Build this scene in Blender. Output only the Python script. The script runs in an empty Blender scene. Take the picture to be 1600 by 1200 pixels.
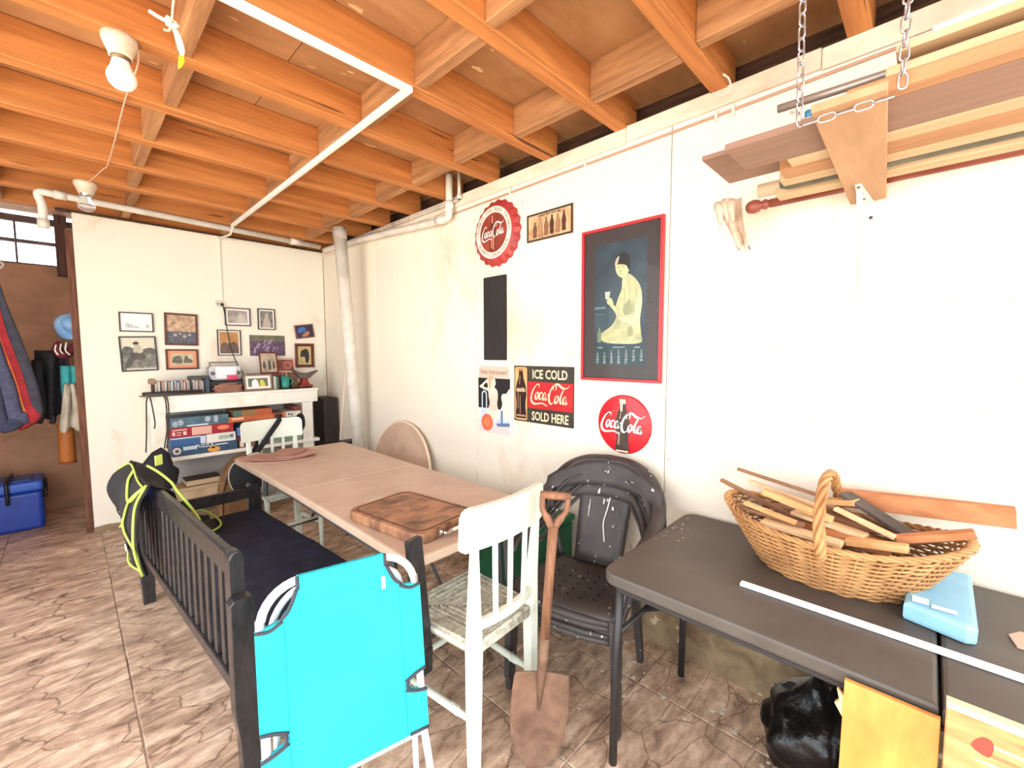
import bpy, bmesh, math, random
from mathutils import Vector, Matrix

# ---------------------------------------------------------------- camera, sky, light, exposure
scene = bpy.context.scene
col = scene.collection
cam_data = bpy.data.cameras.new('camera')
cam_data.sensor_fit = 'HORIZONTAL'
cam_data.sensor_width = 36.0
cam_data.lens = 674.0 * 36.0 / 1600.0
cam_data.clip_start = 0.02
cam = bpy.data.objects.new('camera', cam_data)
col.objects.link(cam)
right = Vector((0.69594, -0.71809, -0.00221)).normalized()
fwd = Vector((0.71613, 0.69426, -0.07184)).normalized()
up = right.cross(fwd).normalized()
fwd = up.cross(right).normalized()
cam.matrix_world = Matrix(((right.x, up.x, -fwd.x, 0), (right.y, up.y, -fwd.y, 0), (right.z, up.z, -fwd.z, 1.5), (0, 0, 0, 1)))
scene.camera = cam

world = bpy.data.worlds.new('sky')
scene.world = world
world.use_nodes = True
bg = world.node_tree.nodes['Background']
bg.inputs['Color'].default_value = (0.86, 0.93, 1.0, 1)
bg.inputs['Strength'].default_value = 3.4

sun_data = bpy.data.lights.new('sun', 'SUN')
sun_data.energy = 15.0
sun_data.angle = math.radians(2.0)
sun_data.color = (1.0, 0.93, 0.82)
sun = bpy.data.objects.new('sun', sun_data)
col.objects.link(sun)
sun.location = (-4, -6, 8)
sun.rotation_euler = Vector((0.30, -0.55, -1.0)).to_track_quat('-Z', 'Y').to_euler()

vs = scene.view_settings
scene.display_settings.display_device = 'sRGB'
vs.view_transform = 'Standard'
vs.look = 'None'
vs.gamma = 1.0
vs.use_curve_mapping = False
vs.exposure = 0.78

# ---------------------------------------------------------------- helpers
R = random.Random(7)
OFF = {}


def lin(c):
    c = c / 255.0
    return c / 12.92 if c <= 0.04045 else ((c + 0.055) / 1.055) ** 2.4


def rgb(t):
    return (lin(t[0]), lin(t[1]), lin(t[2]), 1.0)


MATS = {}


def mat(name, c, rough=0.6, c2=None, scale=8.0, stretch=(1, 1, 1), metal=0.0, bump=0.0, bscale=None, lo=0.35, hi=0.65,
        detail=5.0, spec=0.5, trans=0.0, ior=1.45, rot=0.0, flecks=None, fleck_scale=30.0, fleck_at=0.7, coat=0.0, obj=True, sss=None):
    """principled material; colour runs between c and c2 along a noise, optional flecks of a third colour, optional bump"""
    if name in MATS:
        return MATS[name]
    m = bpy.data.materials.new(name)
    m.use_nodes = True
    nt = m.node_tree
    b = nt.nodes['Principled BSDF']
    b.inputs['Base Color'].default_value = rgb(c)
    b.inputs['Roughness'].default_value = rough
    b.inputs['Metallic'].default_value = metal
    b.inputs['Specular IOR Level'].default_value = spec
    b.inputs['IOR'].default_value = ior
    b.inputs['Transmission Weight'].default_value = trans
    b.inputs['Coat Weight'].default_value = coat
    if c2 or bump or flecks:
        tc = nt.nodes.new('ShaderNodeTexCoord')
        mp = nt.nodes.new('ShaderNodeMapping')
        mp.inputs['Scale'].default_value = stretch
        mp.inputs['Rotation'].default_value = (0, 0, rot)
        nt.links.new(tc.outputs['Object'], mp.inputs['Vector'])
        if obj:
            oi = nt.nodes.new('ShaderNodeObjectInfo')
            mul = nt.nodes.new('ShaderNodeMath'); mul.operation = 'MULTIPLY'; mul.inputs[1].default_value = 37.0
            nt.links.new(oi.outputs['Random'], mul.inputs[0])
            nt.links.new(mul.outputs[0], mp.inputs['Location'])
    last = None
    if c2:
        n = nt.nodes.new('ShaderNodeTexNoise')
        n.inputs['Scale'].default_value = scale
        n.inputs['Detail'].default_value = detail
        n.inputs['Roughness'].default_value = 0.62
        n.inputs['Distortion'].default_value = 0.4
        nt.links.new(mp.outputs[0], n.inputs['Vector'])
        r = nt.nodes.new('ShaderNodeValToRGB')
        r.color_ramp.elements[0].position = lo
        r.color_ramp.elements[1].position = hi
        r.color_ramp.elements[0].color = rgb(c2)
        r.color_ramp.elements[1].color = rgb(c)
        nt.links.new(n.outputs['Fac'], r.inputs['Fac'])
        last = r.outputs['Color']
        nt.links.new(last, b.inputs['Base Color'])
    if flecks:
        n2 = nt.nodes.new('ShaderNodeTexNoise')
        n2.inputs['Scale'].default_value = fleck_scale
        n2.inputs['Detail'].default_value = 2.0
        nt.links.new(mp.outputs[0], n2.inputs['Vector'])
        r2 = nt.nodes.new('ShaderNodeValToRGB')
        r2.color_ramp.elements[0].position = fleck_at
        r2.color_ramp.elements[1].position = fleck_at + 0.03
        r2.color_ramp.elements[0].color = (0, 0, 0, 1)
        r2.color_ramp.elements[1].color = (1, 1, 1, 1)
        nt.links.new(n2.outputs['Fac'], r2.inputs['Fac'])
        mx = nt.nodes.new('ShaderNodeMix'); mx.data_type = 'RGBA'
        nt.links.new(r2.outputs['Color'], mx.inputs['Factor'])
        if last:
            nt.links.new(last, mx.inputs[6])
        else:
            mx.inputs[6].default_value = rgb(c)
        mx.inputs[7].default_value = rgb(flecks)
        nt.links.new(mx.outputs[2], b.inputs['Base Color'])
    if bump:
        n3 = nt.nodes.new('ShaderNodeTexNoise')
        n3.inputs['Scale'].default_value = bscale or scale
        n3.inputs['Detail'].default_value = 4.0
        nt.links.new(mp.outputs[0], n3.inputs['Vector'])
        bp = nt.nodes.new('ShaderNodeBump')
        bp.inputs['Strength'].default_value = bump
        bp.inputs['Distance'].default_value = 0.01
        nt.links.new(n3.outputs['Fac'], bp.inputs['Height'])
        nt.links.new(bp.outputs[0], b.inputs['Normal'])
    MATS[name] = m
    return m


def tag(o, label=None, cat=None, group=None, kind=None):
    if label: o['label'] = label
    if cat: o['category'] = cat
    if group: o['group'] = group
    if kind: o['kind'] = kind
    return o


def thing(name, label, cat, loc=(0, 0, 0), rz=0.0, group=None, world=True, rot=None):
    """an Empty at the thing's base; world=True: its parts are given in world coordinates, else in its own"""
    o = bpy.data.objects.new(name, None)
    o.empty_display_size = 0.1
    col.objects.link(o)
    o.location = loc
    o.rotation_euler = rot if rot else (0, 0, rz)
    OFF[o.name] = Vector(loc) if world else Vector((0, 0, 0))
    return tag(o, label, cat, group)


def mk(name, bm, m, parent=None, smooth=False, recenter=True):
    """one bmesh -> one mesh object"""
    if parent is not None:
        off = OFF.get(parent.name, Vector((0, 0, 0)))
        if off.length > 0:
            bmesh.ops.translate(bm, verts=bm.verts, vec=-off)
    loc = Vector((0, 0, 0))
    if parent is None and recenter and len(bm.verts):
        xs = [v.co for v in bm.verts]
        loc = Vector(((min(v.x for v in xs) + max(v.x for v in xs)) / 2, (min(v.y for v in xs) + max(v.y for v in xs)) / 2, min(v.z for v in xs)))
        bmesh.ops.translate(bm, verts=bm.verts, vec=-loc)
    me = bpy.data.meshes.new(name)
    bm.to_mesh(me)
    bm.free()
    if smooth:
        for p in me.polygons:
            p.use_smooth = True
    if m:
        me.materials.append(m)
    o = bpy.data.objects.new(name, me)
    col.objects.link(o)
    o.location = loc
    if parent is not None:
        o.parent = parent
        OFF[o.name] = OFF.get(parent.name, Vector((0, 0, 0)))
    else:
        OFF[o.name] = loc
    return o


def copy_tree(o, parent=None):
    c = o.copy()
    col.objects.link(c)
    c.parent = parent
    OFF[c.name] = OFF.get(o.name, Vector((0, 0, 0)))
    for ch in [x for x in list(col.objects) if x.parent == o]:
        copy_tree(ch, c)
    return c


def a_box(bm, lo, hi, bev=0.0, M=None, seg=1):
    lo, hi = Vector(lo), Vector(hi)
    mtx = Matrix.Translation((lo + hi) / 2) @ Matrix.Diagonal((abs(hi.x - lo.x), abs(hi.y - lo.y), abs(hi.z - lo.z), 1))
    r = bmesh.ops.create_cube(bm, size=1.0, matrix=mtx)
    vs_ = r['verts']
    if bev > 0:
        es = list({e for v in vs_ for e in v.link_edges})
        r2 = bmesh.ops.bevel(bm, geom=es, offset=bev, segments=seg, affect='EDGES', profile=0.5)
        vs_ = list({v for f in r2['faces'] for v in f.verts} | {v for v in vs_ if v.is_valid})
    if M is not None:
        bmesh.ops.transform(bm, matrix=M, verts=vs_)
    return vs_


def box(name, lo, hi, m, parent=None, bev=0.003, M=None, seg=1):
    bm = bmesh.new()
    a_box(bm, lo, hi, bev, M, seg)
    return mk(name, bm, m, parent)


def a_bar(bm, p, q, w, h, bev=0.0, upv=(0, 0, 1), w2=None, h2=None):
    """rectangular bar from p to q; w across, h along upv; w2/h2 at the far end"""
    p, q = Vector(p), Vector(q)
    d = (q - p).normalized()
    u_ = Vector(upv)
    s = d.cross(u_)
    if s.length < 1e-4:
        u_ = Vector((1, 0, 0)); s = d.cross(u_)
    s.normalize()
    t = s.cross(d).normalized()
    w2 = w if w2 is None else w2
    h2 = h if h2 is None else h2
    vv = []
    for c, ww, hh in ((p, w, h), (q, w2, h2)):
        for a, b in ((-1, -1), (1, -1), (1, 1), (-1, 1)):
            vv.append(bm.verts.new(c + s * a * ww / 2 + t * b * hh / 2))
    fs = [bm.faces.new([vv[i] for i in f]) for f in ((3, 2, 1, 0), (4, 5, 6, 7), (0, 1, 5, 4), (1, 2, 6, 5), (2, 3, 7, 6), (3, 0, 4, 7))]
    if bev > 0:
        es = list({e for f in fs for e in f.edges})
        bmesh.ops.bevel(bm, geom=es, offset=bev, segments=1, affect='EDGES', profile=0.5)
    return vv


def bar(name, p, q, w, h, m, parent=None, bev=0.002, upv=(0, 0, 1), w2=None, h2=None):
    bm = bmesh.new()
    a_bar(bm, p, q, w, h, bev, upv, w2, h2)
    bmesh.ops.recalc_face_normals(bm, faces=bm.faces)
    return mk(name, bm, m, parent)


def spline(pts, n=6, closed=False):
    """Catmull-Rom through the points"""
    P = [Vector(p) for p in pts]
    out = []
    k = len(P)
    rng = range(k) if closed else range(k - 1)
    for i in rng:
        if closed:
            a, b, c, d = P[(i - 1) % k], P[i], P[(i + 1) % k], P[(i + 2) % k]
        else:
            b, c = P[i], P[i + 1]
            a = P[i - 1] if i > 0 else b * 2 - c
            d = P[i + 2] if i + 2 < k else c * 2 - b
        for j in range(n):
            t = j / n
            out.append(0.5 * ((2 * b) + (c - a) * t + (2 * a - 5 * b + 4 * c - d) * t * t + (3 * b - a - 3 * c + d) * t ** 3))
    if not closed:
        out.append(P[-1].copy())
    return out


def a_tube(bm, pts, r, seg=8, closed=False, flat=1.0, caps=True, nrm=None):
    """sweep a circle (or an ellipse flattened by flat along the frame's second axis); r number or list"""
    P = [Vector(p) for p in pts]
    n = len(P)
    rs = r if isinstance(r, (list, tuple)) else [r] * n
    T = []
    for i in range(n):
        if closed:
            t = P[(i + 1) % n] - P[i - 1]
        else:
            t = P[min(i + 1, n - 1)] - P[max(i - 1, 0)]
        T.append(t.normalized() if t.length > 1e-9 else Vector((0, 0, 1)))
    if nrm is None:
        ref = Vector((0, 0, 1)) if abs(T[0].z) < 0.9 else Vector((1, 0, 0))
    else:
        ref = Vector(nrm)
    rings = []
    for i in range(n):
        s = ref - T[i] * ref.dot(T[i])
        if s.length < 1e-5:
            s = T[i].orthogonal()
        s.normalize()
        if nrm is None:
            ref = s
        o_ = T[i].cross(s)
        ring = []
        for k in range(seg):
            a = 2 * math.pi * k / seg
            ring.append(bm.verts.new(P[i] + s * (math.cos(a) * rs[i] * flat) + o_ * (math.sin(a) * rs[i])))
        rings.append(ring)
    m_ = n if closed else n - 1
    for i in range(m_):
        A, B = rings[i], rings[(i + 1) % n]
        for k in range(seg):
            bm.faces.new((A[k], A[(k + 1) % seg], B[(k + 1) % seg], B[k]))
    if caps and not closed:
        bm.faces.new(list(reversed(rings[0])))
        bm.faces.new(rings[-1])


def tube(name, pts, r, m, parent=None, seg=8, closed=False, flat=1.0, smooth=True, nrm=None):
    bm = bmesh.new()
    a_tube(bm, pts, r, seg, closed, flat, True, nrm)
    bmesh.ops.recalc_face_normals(bm, faces=bm.faces)
    return mk(name, bm, m, parent, smooth)


def a_lathe(bm, prof, c=(0, 0, 0), seg=20, M=None):
    """profile [(r, z)...] turned about z through c"""
    vs_, rings = [], []
    for r, z in prof:
        if r < 1e-5:
            v = bm.verts.new((c[0], c[1], c[2] + z)); rings.append([v]); vs_.append(v)
        else:
            ring = [bm.verts.new((c[0] + r * math.cos(2 * math.pi * k / seg), c[1] + r * math.sin(2 * math.pi * k / seg), c[2] + z)) for k in range(seg)]
            rings.append(ring); vs_ += ring
    for A, B in zip(rings, rings[1:]):
        for k in range(seg):
            k2 = (k + 1) % seg
            if len(A) == 1 and len(B) == 1: continue
            if len(A) == 1: bm.faces.new((A[0], B[k2], B[k]))
            elif len(B) == 1: bm.faces.new((A[k], A[k2], B[0]))
            else: bm.faces.new((A[k], A[k2], B[k2], B[k]))
    if M is not None:
        bmesh.ops.transform(bm, matrix=M, verts=vs_)
    bmesh.ops.recalc_face_normals(bm, faces=bm.faces)


def lathe(name, prof, m, parent=None, c=(0, 0, 0), seg=20, M=None, smooth=True):
    bm = bmesh.new()
    a_lathe(bm, prof, c, seg, M)
    return mk(name, bm, m, parent, smooth)


def a_prism(bm, pts, w0, w1, M=None, bev=0.0):
    """2-D outline (u, v) extruded from w0 to w1 along the third axis, then mapped by M"""
    a = [bm.verts.new((p[0], p[1], w0)) for p in pts]
    b = [bm.verts.new((p[0], p[1], w1)) for p in pts]
    n = len(pts)
    fs = [bm.faces.new(list(reversed(a))), bm.faces.new(b)]
    for i in range(n):
        fs.append(bm.faces.new((a[i], a[(i + 1) % n], b[(i + 1) % n], b[i])))
    bmesh.ops.recalc_face_normals(bm, faces=fs)
    if bev > 0:
        es = list({e for f in fs[:2] for e in f.edges})
        bmesh.ops.bevel(bm, geom=es, offset=bev, segments=2, affect='EDGES', profile=0.5)
    if M is not None:
        bmesh.ops.transform(bm, matrix=M, verts=[v for v in bm.verts])


def prism(name, pts, w0, w1, m, parent=None, M=None, bev=0.0, smooth=False):
    bm = bmesh.new()
    a_prism(bm, pts, w0, w1, M, bev)
    return mk(name, bm, m, parent, smooth)


def rrect(w, h, r, n=5, cx=0.0, cy=0.0):
    pts = []
    for sx, sy, a0 in ((1, 1, 0), (-1, 1, 90), (-1, -1, 180), (1, -1, 270)):
        for k in range(n + 1):
            a = math.radians(a0 + 90 * k / n)
            pts.append((cx + sx * (w / 2 - r) + r * math.cos(a), cy + sy * (h / 2 - r) + r * math.sin(a)))
    return pts


def plane_M(o, u, v):
    """maps (u, v, w) of a picture plane to the world: o its centre, u to its right, v up, w towards the viewer"""
    u, v = Vector(u).normalized(), Vector(v).normalized()
    w = u.cross(v)
    return Matrix(((u.x, v.x, w.x, o[0]), (u.y, v.y, w.y, o[1]), (u.z, v.z, w.z, o[2]), (0, 0, 0, 1)))


def a_flat(bm, pts, w=0.0, M=None):
    f = bm.faces.new([bm.verts.new((p[0], p[1], w)) for p in pts])
    if M is not None:
        bmesh.ops.transform(bm, matrix=M, verts=f.verts[:])
    f.normal_update()
    return f


def prints(name, polys, w, m, parent, M):
    """flat print: polygons of one ink, laid w above the face of a sign"""
    bm = bmesh.new()
    for p in polys:
        f = bm.faces.new([bm.verts.new((q[0], q[1], w)) for q in p])
        f.normal_update()
        if f.normal.z < 0:
            f.normal_flip()
    bmesh.ops.transform(bm, matrix=M, verts=bm.verts)
    return mk(name, bm, m, parent)


def rect(x0, y0, x1, y1):
    return [(x0, y0), (x1, y0), (x1, y1), (x0, y1)]


def disc(cx, cy, rx, ry=None, n=28, a0=0.0):
    ry = rx if ry is None else ry
    return [(cx + rx * math.cos(2 * math.pi * k / n + a0), cy + ry * math.sin(2 * math.pi * k / n + a0)) for k in range(n)]


def ring_quads(cx, cy, r0, r1, n=40):
    out = []
    for k in range(n):
        a, b = 2 * math.pi * k / n, 2 * math.pi * (k + 1) / n
        out.append([(cx + r0 * math.cos(a), cy + r0 * math.sin(a)), (cx + r1 * math.cos(a), cy + r1 * math.sin(a)),
                    (cx + r1 * math.cos(b), cy + r1 * math.sin(b)), (cx + r0 * math.cos(b), cy + r0 * math.sin(b))])
    return out


def frame_quads(w, h, t):
    W, H = w / 2, h / 2
    return [rect(-W, -H, W, -H + t), rect(-W, H - t, W, H), rect(-W, -H + t, -W + t, H - t), rect(W - t, -H + t, W, H - t)]


def text_polys(s, size=1.0, bold=0.0):
    """outline polygons of a line of lettering, centred at the origin, with its width"""
    cu = bpy.data.curves.new('lettering', 'FONT')
    cu.body = s
    cu.size = size
    cu.align_x = 'CENTER'
    cu.align_y = 'CENTER'
    cu.offset = bold
    cu.resolution_u = 2
    ob = bpy.data.objects.new('lettering', cu)
    me = ob.to_mesh()
    polys = [[(me.vertices[i].co.x, me.vertices[i].co.y) for i in p.vertices] for p in me.polygons]
    ob.to_mesh_clear()
    bpy.data.objects.remove(ob)
    bpy.data.curves.remove(cu)
    return polys


def xf(polys, sx=1.0, sy=None, dx=0.0, dy=0.0, rot=0.0, shear=0.0):
    sy = sx if sy is None else sy
    c, s = math.cos(rot), math.sin(rot)
    out = []
    for p in polys:
        q = []
        for x, y in p:
            x, y = x * sx + y * shear, y * sy
            q.append((x * c - y * s + dx, x * s + y * c + dy))
        out.append(q)
    return out


def fit_text(s, w, h, cx=0.0, cy=0.0, bold=0.0):
    """lettering stretched to fill w x h"""
    P = text_polys(s, 1.0, bold)
    xs = [x for p in P for x, y in p]; ys = [y for p in P for x, y in p]
    bx, by = (min(xs) + max(xs)) / 2, (min(ys) + max(ys)) / 2
    sx, sy = w / (max(xs) - min(xs)), h / (max(ys) - min(ys))
    return [[((x - bx) * sx + cx, (y - by) * sy + cy) for x, y in p] for p in P]


def arc_text(s, r, a_mid, size, inward=False, step=None):
    """letters around a circle; a_mid the middle angle; inward: read along the bottom"""
    out = []
    n = len(s)
    step = step or size / r * 0.95
    for i, ch in enumerate(s):
        if ch == ' ':
            continue
        t = (i - (n - 1) / 2) * step
        a = a_mid + t if inward else a_mid - t
        rot = a + math.pi / 2 if inward else a - math.pi / 2
        out += xf(text_polys(ch, size, 0.004 * size), 1, 1, r * math.cos(a), r * math.sin(a), rot)
    return out


def stroke(pts, w_thin, w_thick, nib=math.radians(35), n=5):
    """pen stroke: a ribbon whose width follows the direction of the pen"""
    P = spline([(p[0], p[1], 0) for p in pts], n)
    L, Rr = [], []
    for i, p in enumerate(P):
        t = (P[min(i + 1, len(P) - 1)] - P[max(i - 1, 0)]).normalized()
        a = math.atan2(t.y, t.x)
        hw = (w_thin + (w_thick - w_thin) * abs(math.sin(a - nib))) / 2
        e = min(1.0, 0.25 + 2.5 * min(i, len(P) - 1 - i) / len(P))
        hw *= e
        L.append((p.x - t.y * hw, p.y + t.x * hw)); Rr.append((p.x + t.y * hw, p.y - t.x * hw))
    return [[L[i], Rr[i], Rr[i + 1], L[i + 1]] for i in range(len(P) - 1)]


def script_polys(scale=1.0, wt=0.16, wk=0.46):
    """the flowing script word of the signs, about 10 wide and 4 high, centred"""
    S = []
    S.append([(2.55, 2.75), (2.5, 3.25), (2.05, 3.3), (1.35, 2.7), (0.75, 1.75), (0.4, 0.7), (0.55, -0.15), (1.25, -0.55), (2.3, -0.45), (3.2, -0.38), (3.9, -0.6), (4.5, -0.95)])
    def o(x, y=0.0):
        S.append([(x + .62, y + 1.45), (x + .3, y + 1.35), (x + .02, y + .75), (x + .05, y + .18), (x + .32, y + .05), (x + .66, y + .5), (x + .8, y + 1.1), (x + .62, y + 1.45), (x + .5, y + 1.2)])
    def c(x, y=0.0):
        S.append([(x + .8, y + 1.15), (x + .72, y + 1.42), (x + .4, y + 1.35), (x + .08, y + .8), (x + .1, y + .2), (x + .38, y + .06), (x + .8, y + .45)])
    def a(x, y=0.0):
        S.append([(x + .75, y + 1.2), (x + .5, y + 1.42), (x + .15, y + 1.0), (x + .03, y + .35), (x + .25, y + .08), (x + .6, y + .5), (x + .85, y + 1.3)])
        S.append([(x + .88, y + 1.4), (x + .7, y + .8), (x + .68, y + .2), (x + .85, y + .06), (x + 1.15, y + .4)])
    o(1.5, .35); c(2.45, .3); a(3.35, .25)
    S.append([(4.55, 1.25), (4.95, 1.3)])
    S.append([(6.55, 2.2), (6.75, 2.75), (6.5, 3.2), (6.0, 3.0), (5.35, 2.1), (4.95, 1.0), (5.0, 0.0), (5.45, -0.4), (6.1, -0.05), (6.5, 0.5)])
    S.append([(6.0, 2.2), (6.1, 2.9), (6.7, 3.4), (7.4, 3.25), (8.1, 2.75), (8.8, 2.6), (9.4, 2.75), (9.9, 3.2)])
    o(6.35, -.25)
    S.append([(9.2, 2.75), (8.6, 2.5), (8.0, 1.6), (7.6, 0.6), (7.65, -0.1), (7.9, -0.2), (8.2, 0.2)])
    a(8.2, -.35)
    out = []
    for s in S:
        out += stroke(s, wt, wk)
    return xf(out, scale, scale, -5.1 * scale, -1.2 * scale)


def bottle_poly(h, w, cx=0.0, cy=0.0):
    """outline of a waisted soda bottle standing h high, w wide"""
    prof = [(0.42, 0.0), (0.46, 0.03), (0.46, 0.12), (0.40, 0.24), (0.42, 0.36), (0.50, 0.48), (0.48, 0.60), (0.36, 0.72), (0.22, 0.82), (0.18, 0.92), (0.20, 0.94), (0.20, 1.0)]
    return [(cx + p * w, cy + (q - .5) * h) for p, q in prof] + [(cx - p * w, cy + (q - .5) * h) for p, q in reversed(prof)]


def wobble(bm, amp, freq=9.0, seed=0, verts=None):
    from mathutils import noise
    for v in (verts or bm.verts):
        p = v.co * freq + Vector((seed * 13.1, seed * 7.7, seed * 3.3))
        v.co += noise.noise_vector(p) * amp


# ---------------------------------------------------------------- materials of the shell
joist_wood = mat('joist_wood', (212, 138, 74), 0.7, (160, 96, 46), 4.0, (0.4, 7, 7), bump=0.2, bscale=9, lo=0.28, hi=0.74, flecks=(92, 52, 28), fleck_scale=3.0, fleck_at=0.70)
block_wood = mat('blocking_wood', (192, 140, 92), 0.75, (138, 92, 58), 4.0, (6, 0.6, 6), bump=0.25, bscale=9, lo=0.3, hi=0.7)
sheet_wood = mat('sheathing_plywood', (194, 146, 100), 0.75, (158, 112, 72), 3.2, (0.9, 2.0, 1), lo=0.3, hi=0.72, bump=0.1, flecks=(226, 190, 140), fleck_scale=9, fleck_at=0.70)
far_dark_wood = mat('old_dark_wood', (92, 62, 44), 0.8, (48, 32, 24), 6.0, (8, 0.6, 8), bump=0.2)


def plaster(name, c, stain, sc=0.9, at=0.56, wid=0.2, bump=0.25, c3=None):
    m = mat(name, c, 0.85, stain, sc, (1, 1, 0.7), lo=at - wid, hi=at, bump=bump, bscale=60, detail=6, obj=False, flecks=c3, fleck_scale=26, fleck_at=0.735)
    return m


wall_paint = plaster('painted_panel_wall', (238, 228, 208), (224, 192, 168), 1.1, 0.44, 0.16, c3=(196, 170, 150))
back_paint = plaster('painted_partition', (240, 234, 216), (226, 196, 172), 1.4, 0.42, 0.14)
plinth_mat = mat('stained_concrete', (150, 128, 98), 0.9, (112, 90, 66), 7.0, lo=0.35, hi=0.62, bump=0.5, bscale=30, flecks=(196, 180, 150), fleck_scale=14, fleck_at=0.66)
trim_paint = mat('trim_paint', (238, 222, 200), 0.7, (208, 172, 146), 3.0, (1, 0.6, 1), lo=0.3, hi=0.6)
tan_board = mat('brown_wallboard', (182, 136, 106), 0.85, (148, 112, 86), 3.0, lo=0.35, hi=0.7, bump=0.15)
pvc = mat('white_pvc', (226, 220, 208), 0.45, (196, 186, 170), 5.0, lo=0.25, hi=0.6)
pvc_old = mat('dusty_pvc', (196, 186, 172), 0.6, (142, 126, 110), 7.0, lo=0.3, hi=0.6)
conduit_mat = mat('white_conduit', (236, 232, 222), 0.5)

# stone-look floor tile
tile_mat = bpy.data.materials.new('stone_look_tile')
tile_mat.use_nodes = True
nt = tile_mat.node_tree
b = nt.nodes['Principled BSDF']
tc = nt.nodes.new('ShaderNodeTexCoord')
geo = nt.nodes.new('ShaderNodeNewGeometry')
mp = nt.nodes.new('ShaderNodeMapping'); mp.inputs['Rotation'].default_value = (0, 0, 0.12); mp.inputs['Scale'].default_value = (1.3, 3.0, 1)
oi = nt.nodes.new('ShaderNodeObjectInfo')
ml = nt.nodes.new('ShaderNodeMath'); ml.operation = 'MULTIPLY'; ml.inputs[1].default_value = 23.0
nt.links.new(oi.outputs['Random'], ml.inputs[0]); nt.links.new(ml.outputs[0], mp.inputs['Location'])
nt.links.new(tc.outputs['Object'], mp.inputs['Vector'])
n1 = nt.nodes.new('ShaderNodeTexNoise'); n1.inputs['Scale'].default_value = 4.6; n1.inputs['Detail'].default_value = 10; n1.inputs['Roughness'].default_value = 0.7; n1.inputs['Distortion'].default_value = 0.25
nt.links.new(mp.outputs[0], n1.inputs['Vector'])
rp = nt.nodes.new('ShaderNodeValToRGB')
rp.color_ramp.elements[0].position = 0.34; rp.color_ramp.elements[0].color = rgb((132, 106, 88))
rp.color_ramp.elements[1].position = 0.66; rp.color_ramp.elements[1].color = rgb((240, 212, 184))
e = rp.color_ramp.elements.new(0.5); e.color = rgb((194, 162, 136))
nt.links.new(n1.outputs['Fac'], rp.inputs['Fac'])
mp2 = nt.nodes.new('ShaderNodeMapping'); mp2.inputs['Scale'].default_value = (0.9, 1.7, 1); mp2.inputs['Rotation'].default_value = (0, 0, 0.25)
nt.links.new(tc.outputs['Object'], mp2.inputs['Vector']); nt.links.new(ml.outputs[0], mp2.inputs['Location'])
nz = nt.nodes.new('ShaderNodeTexNoise'); nz.inputs['Scale'].default_value = 6
nt.links.new(mp2.outputs[0], nz.inputs['Vector'])
mxv = nt.nodes.new('ShaderNodeMix'); mxv.data_type = 'RGBA'; mxv.inputs['Factor'].default_value = 0.10
nt.links.new(mp2.outputs[0], mxv.inputs[6]); nt.links.new(nz.outputs['Color'], mxv.inputs[7])
vo = nt.nodes.new('ShaderNodeTexVoronoi'); vo.feature = 'DISTANCE_TO_EDGE'; vo.inputs['Scale'].default_value = 4.2
nt.links.new(mxv.outputs[2], vo.inputs['Vector'])
rc = nt.nodes.new('ShaderNodeValToRGB')
rc.color_ramp.elements[0].position = 0.0; rc.color_ramp.elements[0].color = (0.42, 0.38, 0.35, 1)
rc.color_ramp.elements[1].position = 0.022; rc.color_ramp.elements[1].color = (1, 1, 1, 1)
nt.links.new(vo.outputs['Distance'], rc.inputs['Fac'])
mm = nt.nodes.new('ShaderNodeMix'); mm.data_type = 'RGBA'; mm.blend_type = 'MULTIPLY'; mm.inputs['Factor'].default_value = 1.0
nt.links.new(rp.outputs['Color'], mm.inputs[6]); nt.links.new(rc.outputs['Color'], mm.inputs[7])
nt.links.new(mm.outputs[2], b.inputs['Base Color'])
b.inputs['Roughness'].default_value = 0.42
bp = nt.nodes.new('ShaderNodeBump'); bp.inputs['Strength'].default_value = 0.22; bp.inputs['Distance'].default_value = 0.01
nt.links.new(n1.outputs['Fac'], bp.inputs['Height']); nt.links.new(bp.outputs[0], b.inputs['Normal'])
grout = mat('tile_grout', (196, 172, 150), 0.9, (120, 98, 82), 5)
bounce_mat = mat('bounce_concrete', (206, 200, 190), 0.9, (176, 168, 156), 3.0)

# ---------------------------------------------------------------- the room
XW, YB = 2.06, 4.94
X0, Y0, Y1 = -1.5, -1.6, 6.0
floor = box('floor', (X0 - 0.12, Y0, -0.12), (XW + 0.14, Y1 + 0.1, -0.0025), grout, bev=0)
tag(floor, 'stone-look tiled garage floor', kind='structure')
TS, G = 0.535, 0.0028
cache = {}
xs = [0.13 + TS * k for k in range(-6, 6)]
ys = [3.03 + TS * k for k in range(-10, 8)]
fl_loc = Vector(floor.location)
for i in range(len(xs) - 1):
    for j in range(len(ys) - 1):
        ax, bx_ = max(xs[i] + G, X0), min(xs[i + 1] - G, XW)
        ay, by_ = max(ys[j] + G, Y0), min(ys[j + 1] - G, Y1)
        if bx_ - ax < 0.02 or by_ - ay < 0.02:
            continue
        key = (round(bx_ - ax, 3), round(by_ - ay, 3))
        if key not in cache:
            bm = bmesh.new()
            a_box(bm, (-key[0] / 2, -key[1] / 2, -0.009), (key[0] / 2, key[1] / 2, 0.0), 0.0025)
            me = bpy.data.meshes.new('tile'); bm.to_mesh(me); bm.free(); me.materials.append(tile_mat)
            cache[key] = me
        t = bpy.data.objects.new('tile', cache[key])
        col.objects.link(t); t.parent = floor
        t.location = Vector(((ax + bx_) / 2, (ay + by_) / 2, 0.0)) - fl_loc
bounce_ground = box('ground_outside', (-14, -14, -0.16), (10, Y0 - 0.002, -0.03), bounce_mat, bev=0)  # unseen ground, added to bounce sun and sky light up to the ceiling
tag(bounce_ground, 'unseen pale concrete ground added in front of the garage to bounce light in', kind='structure')
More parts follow.
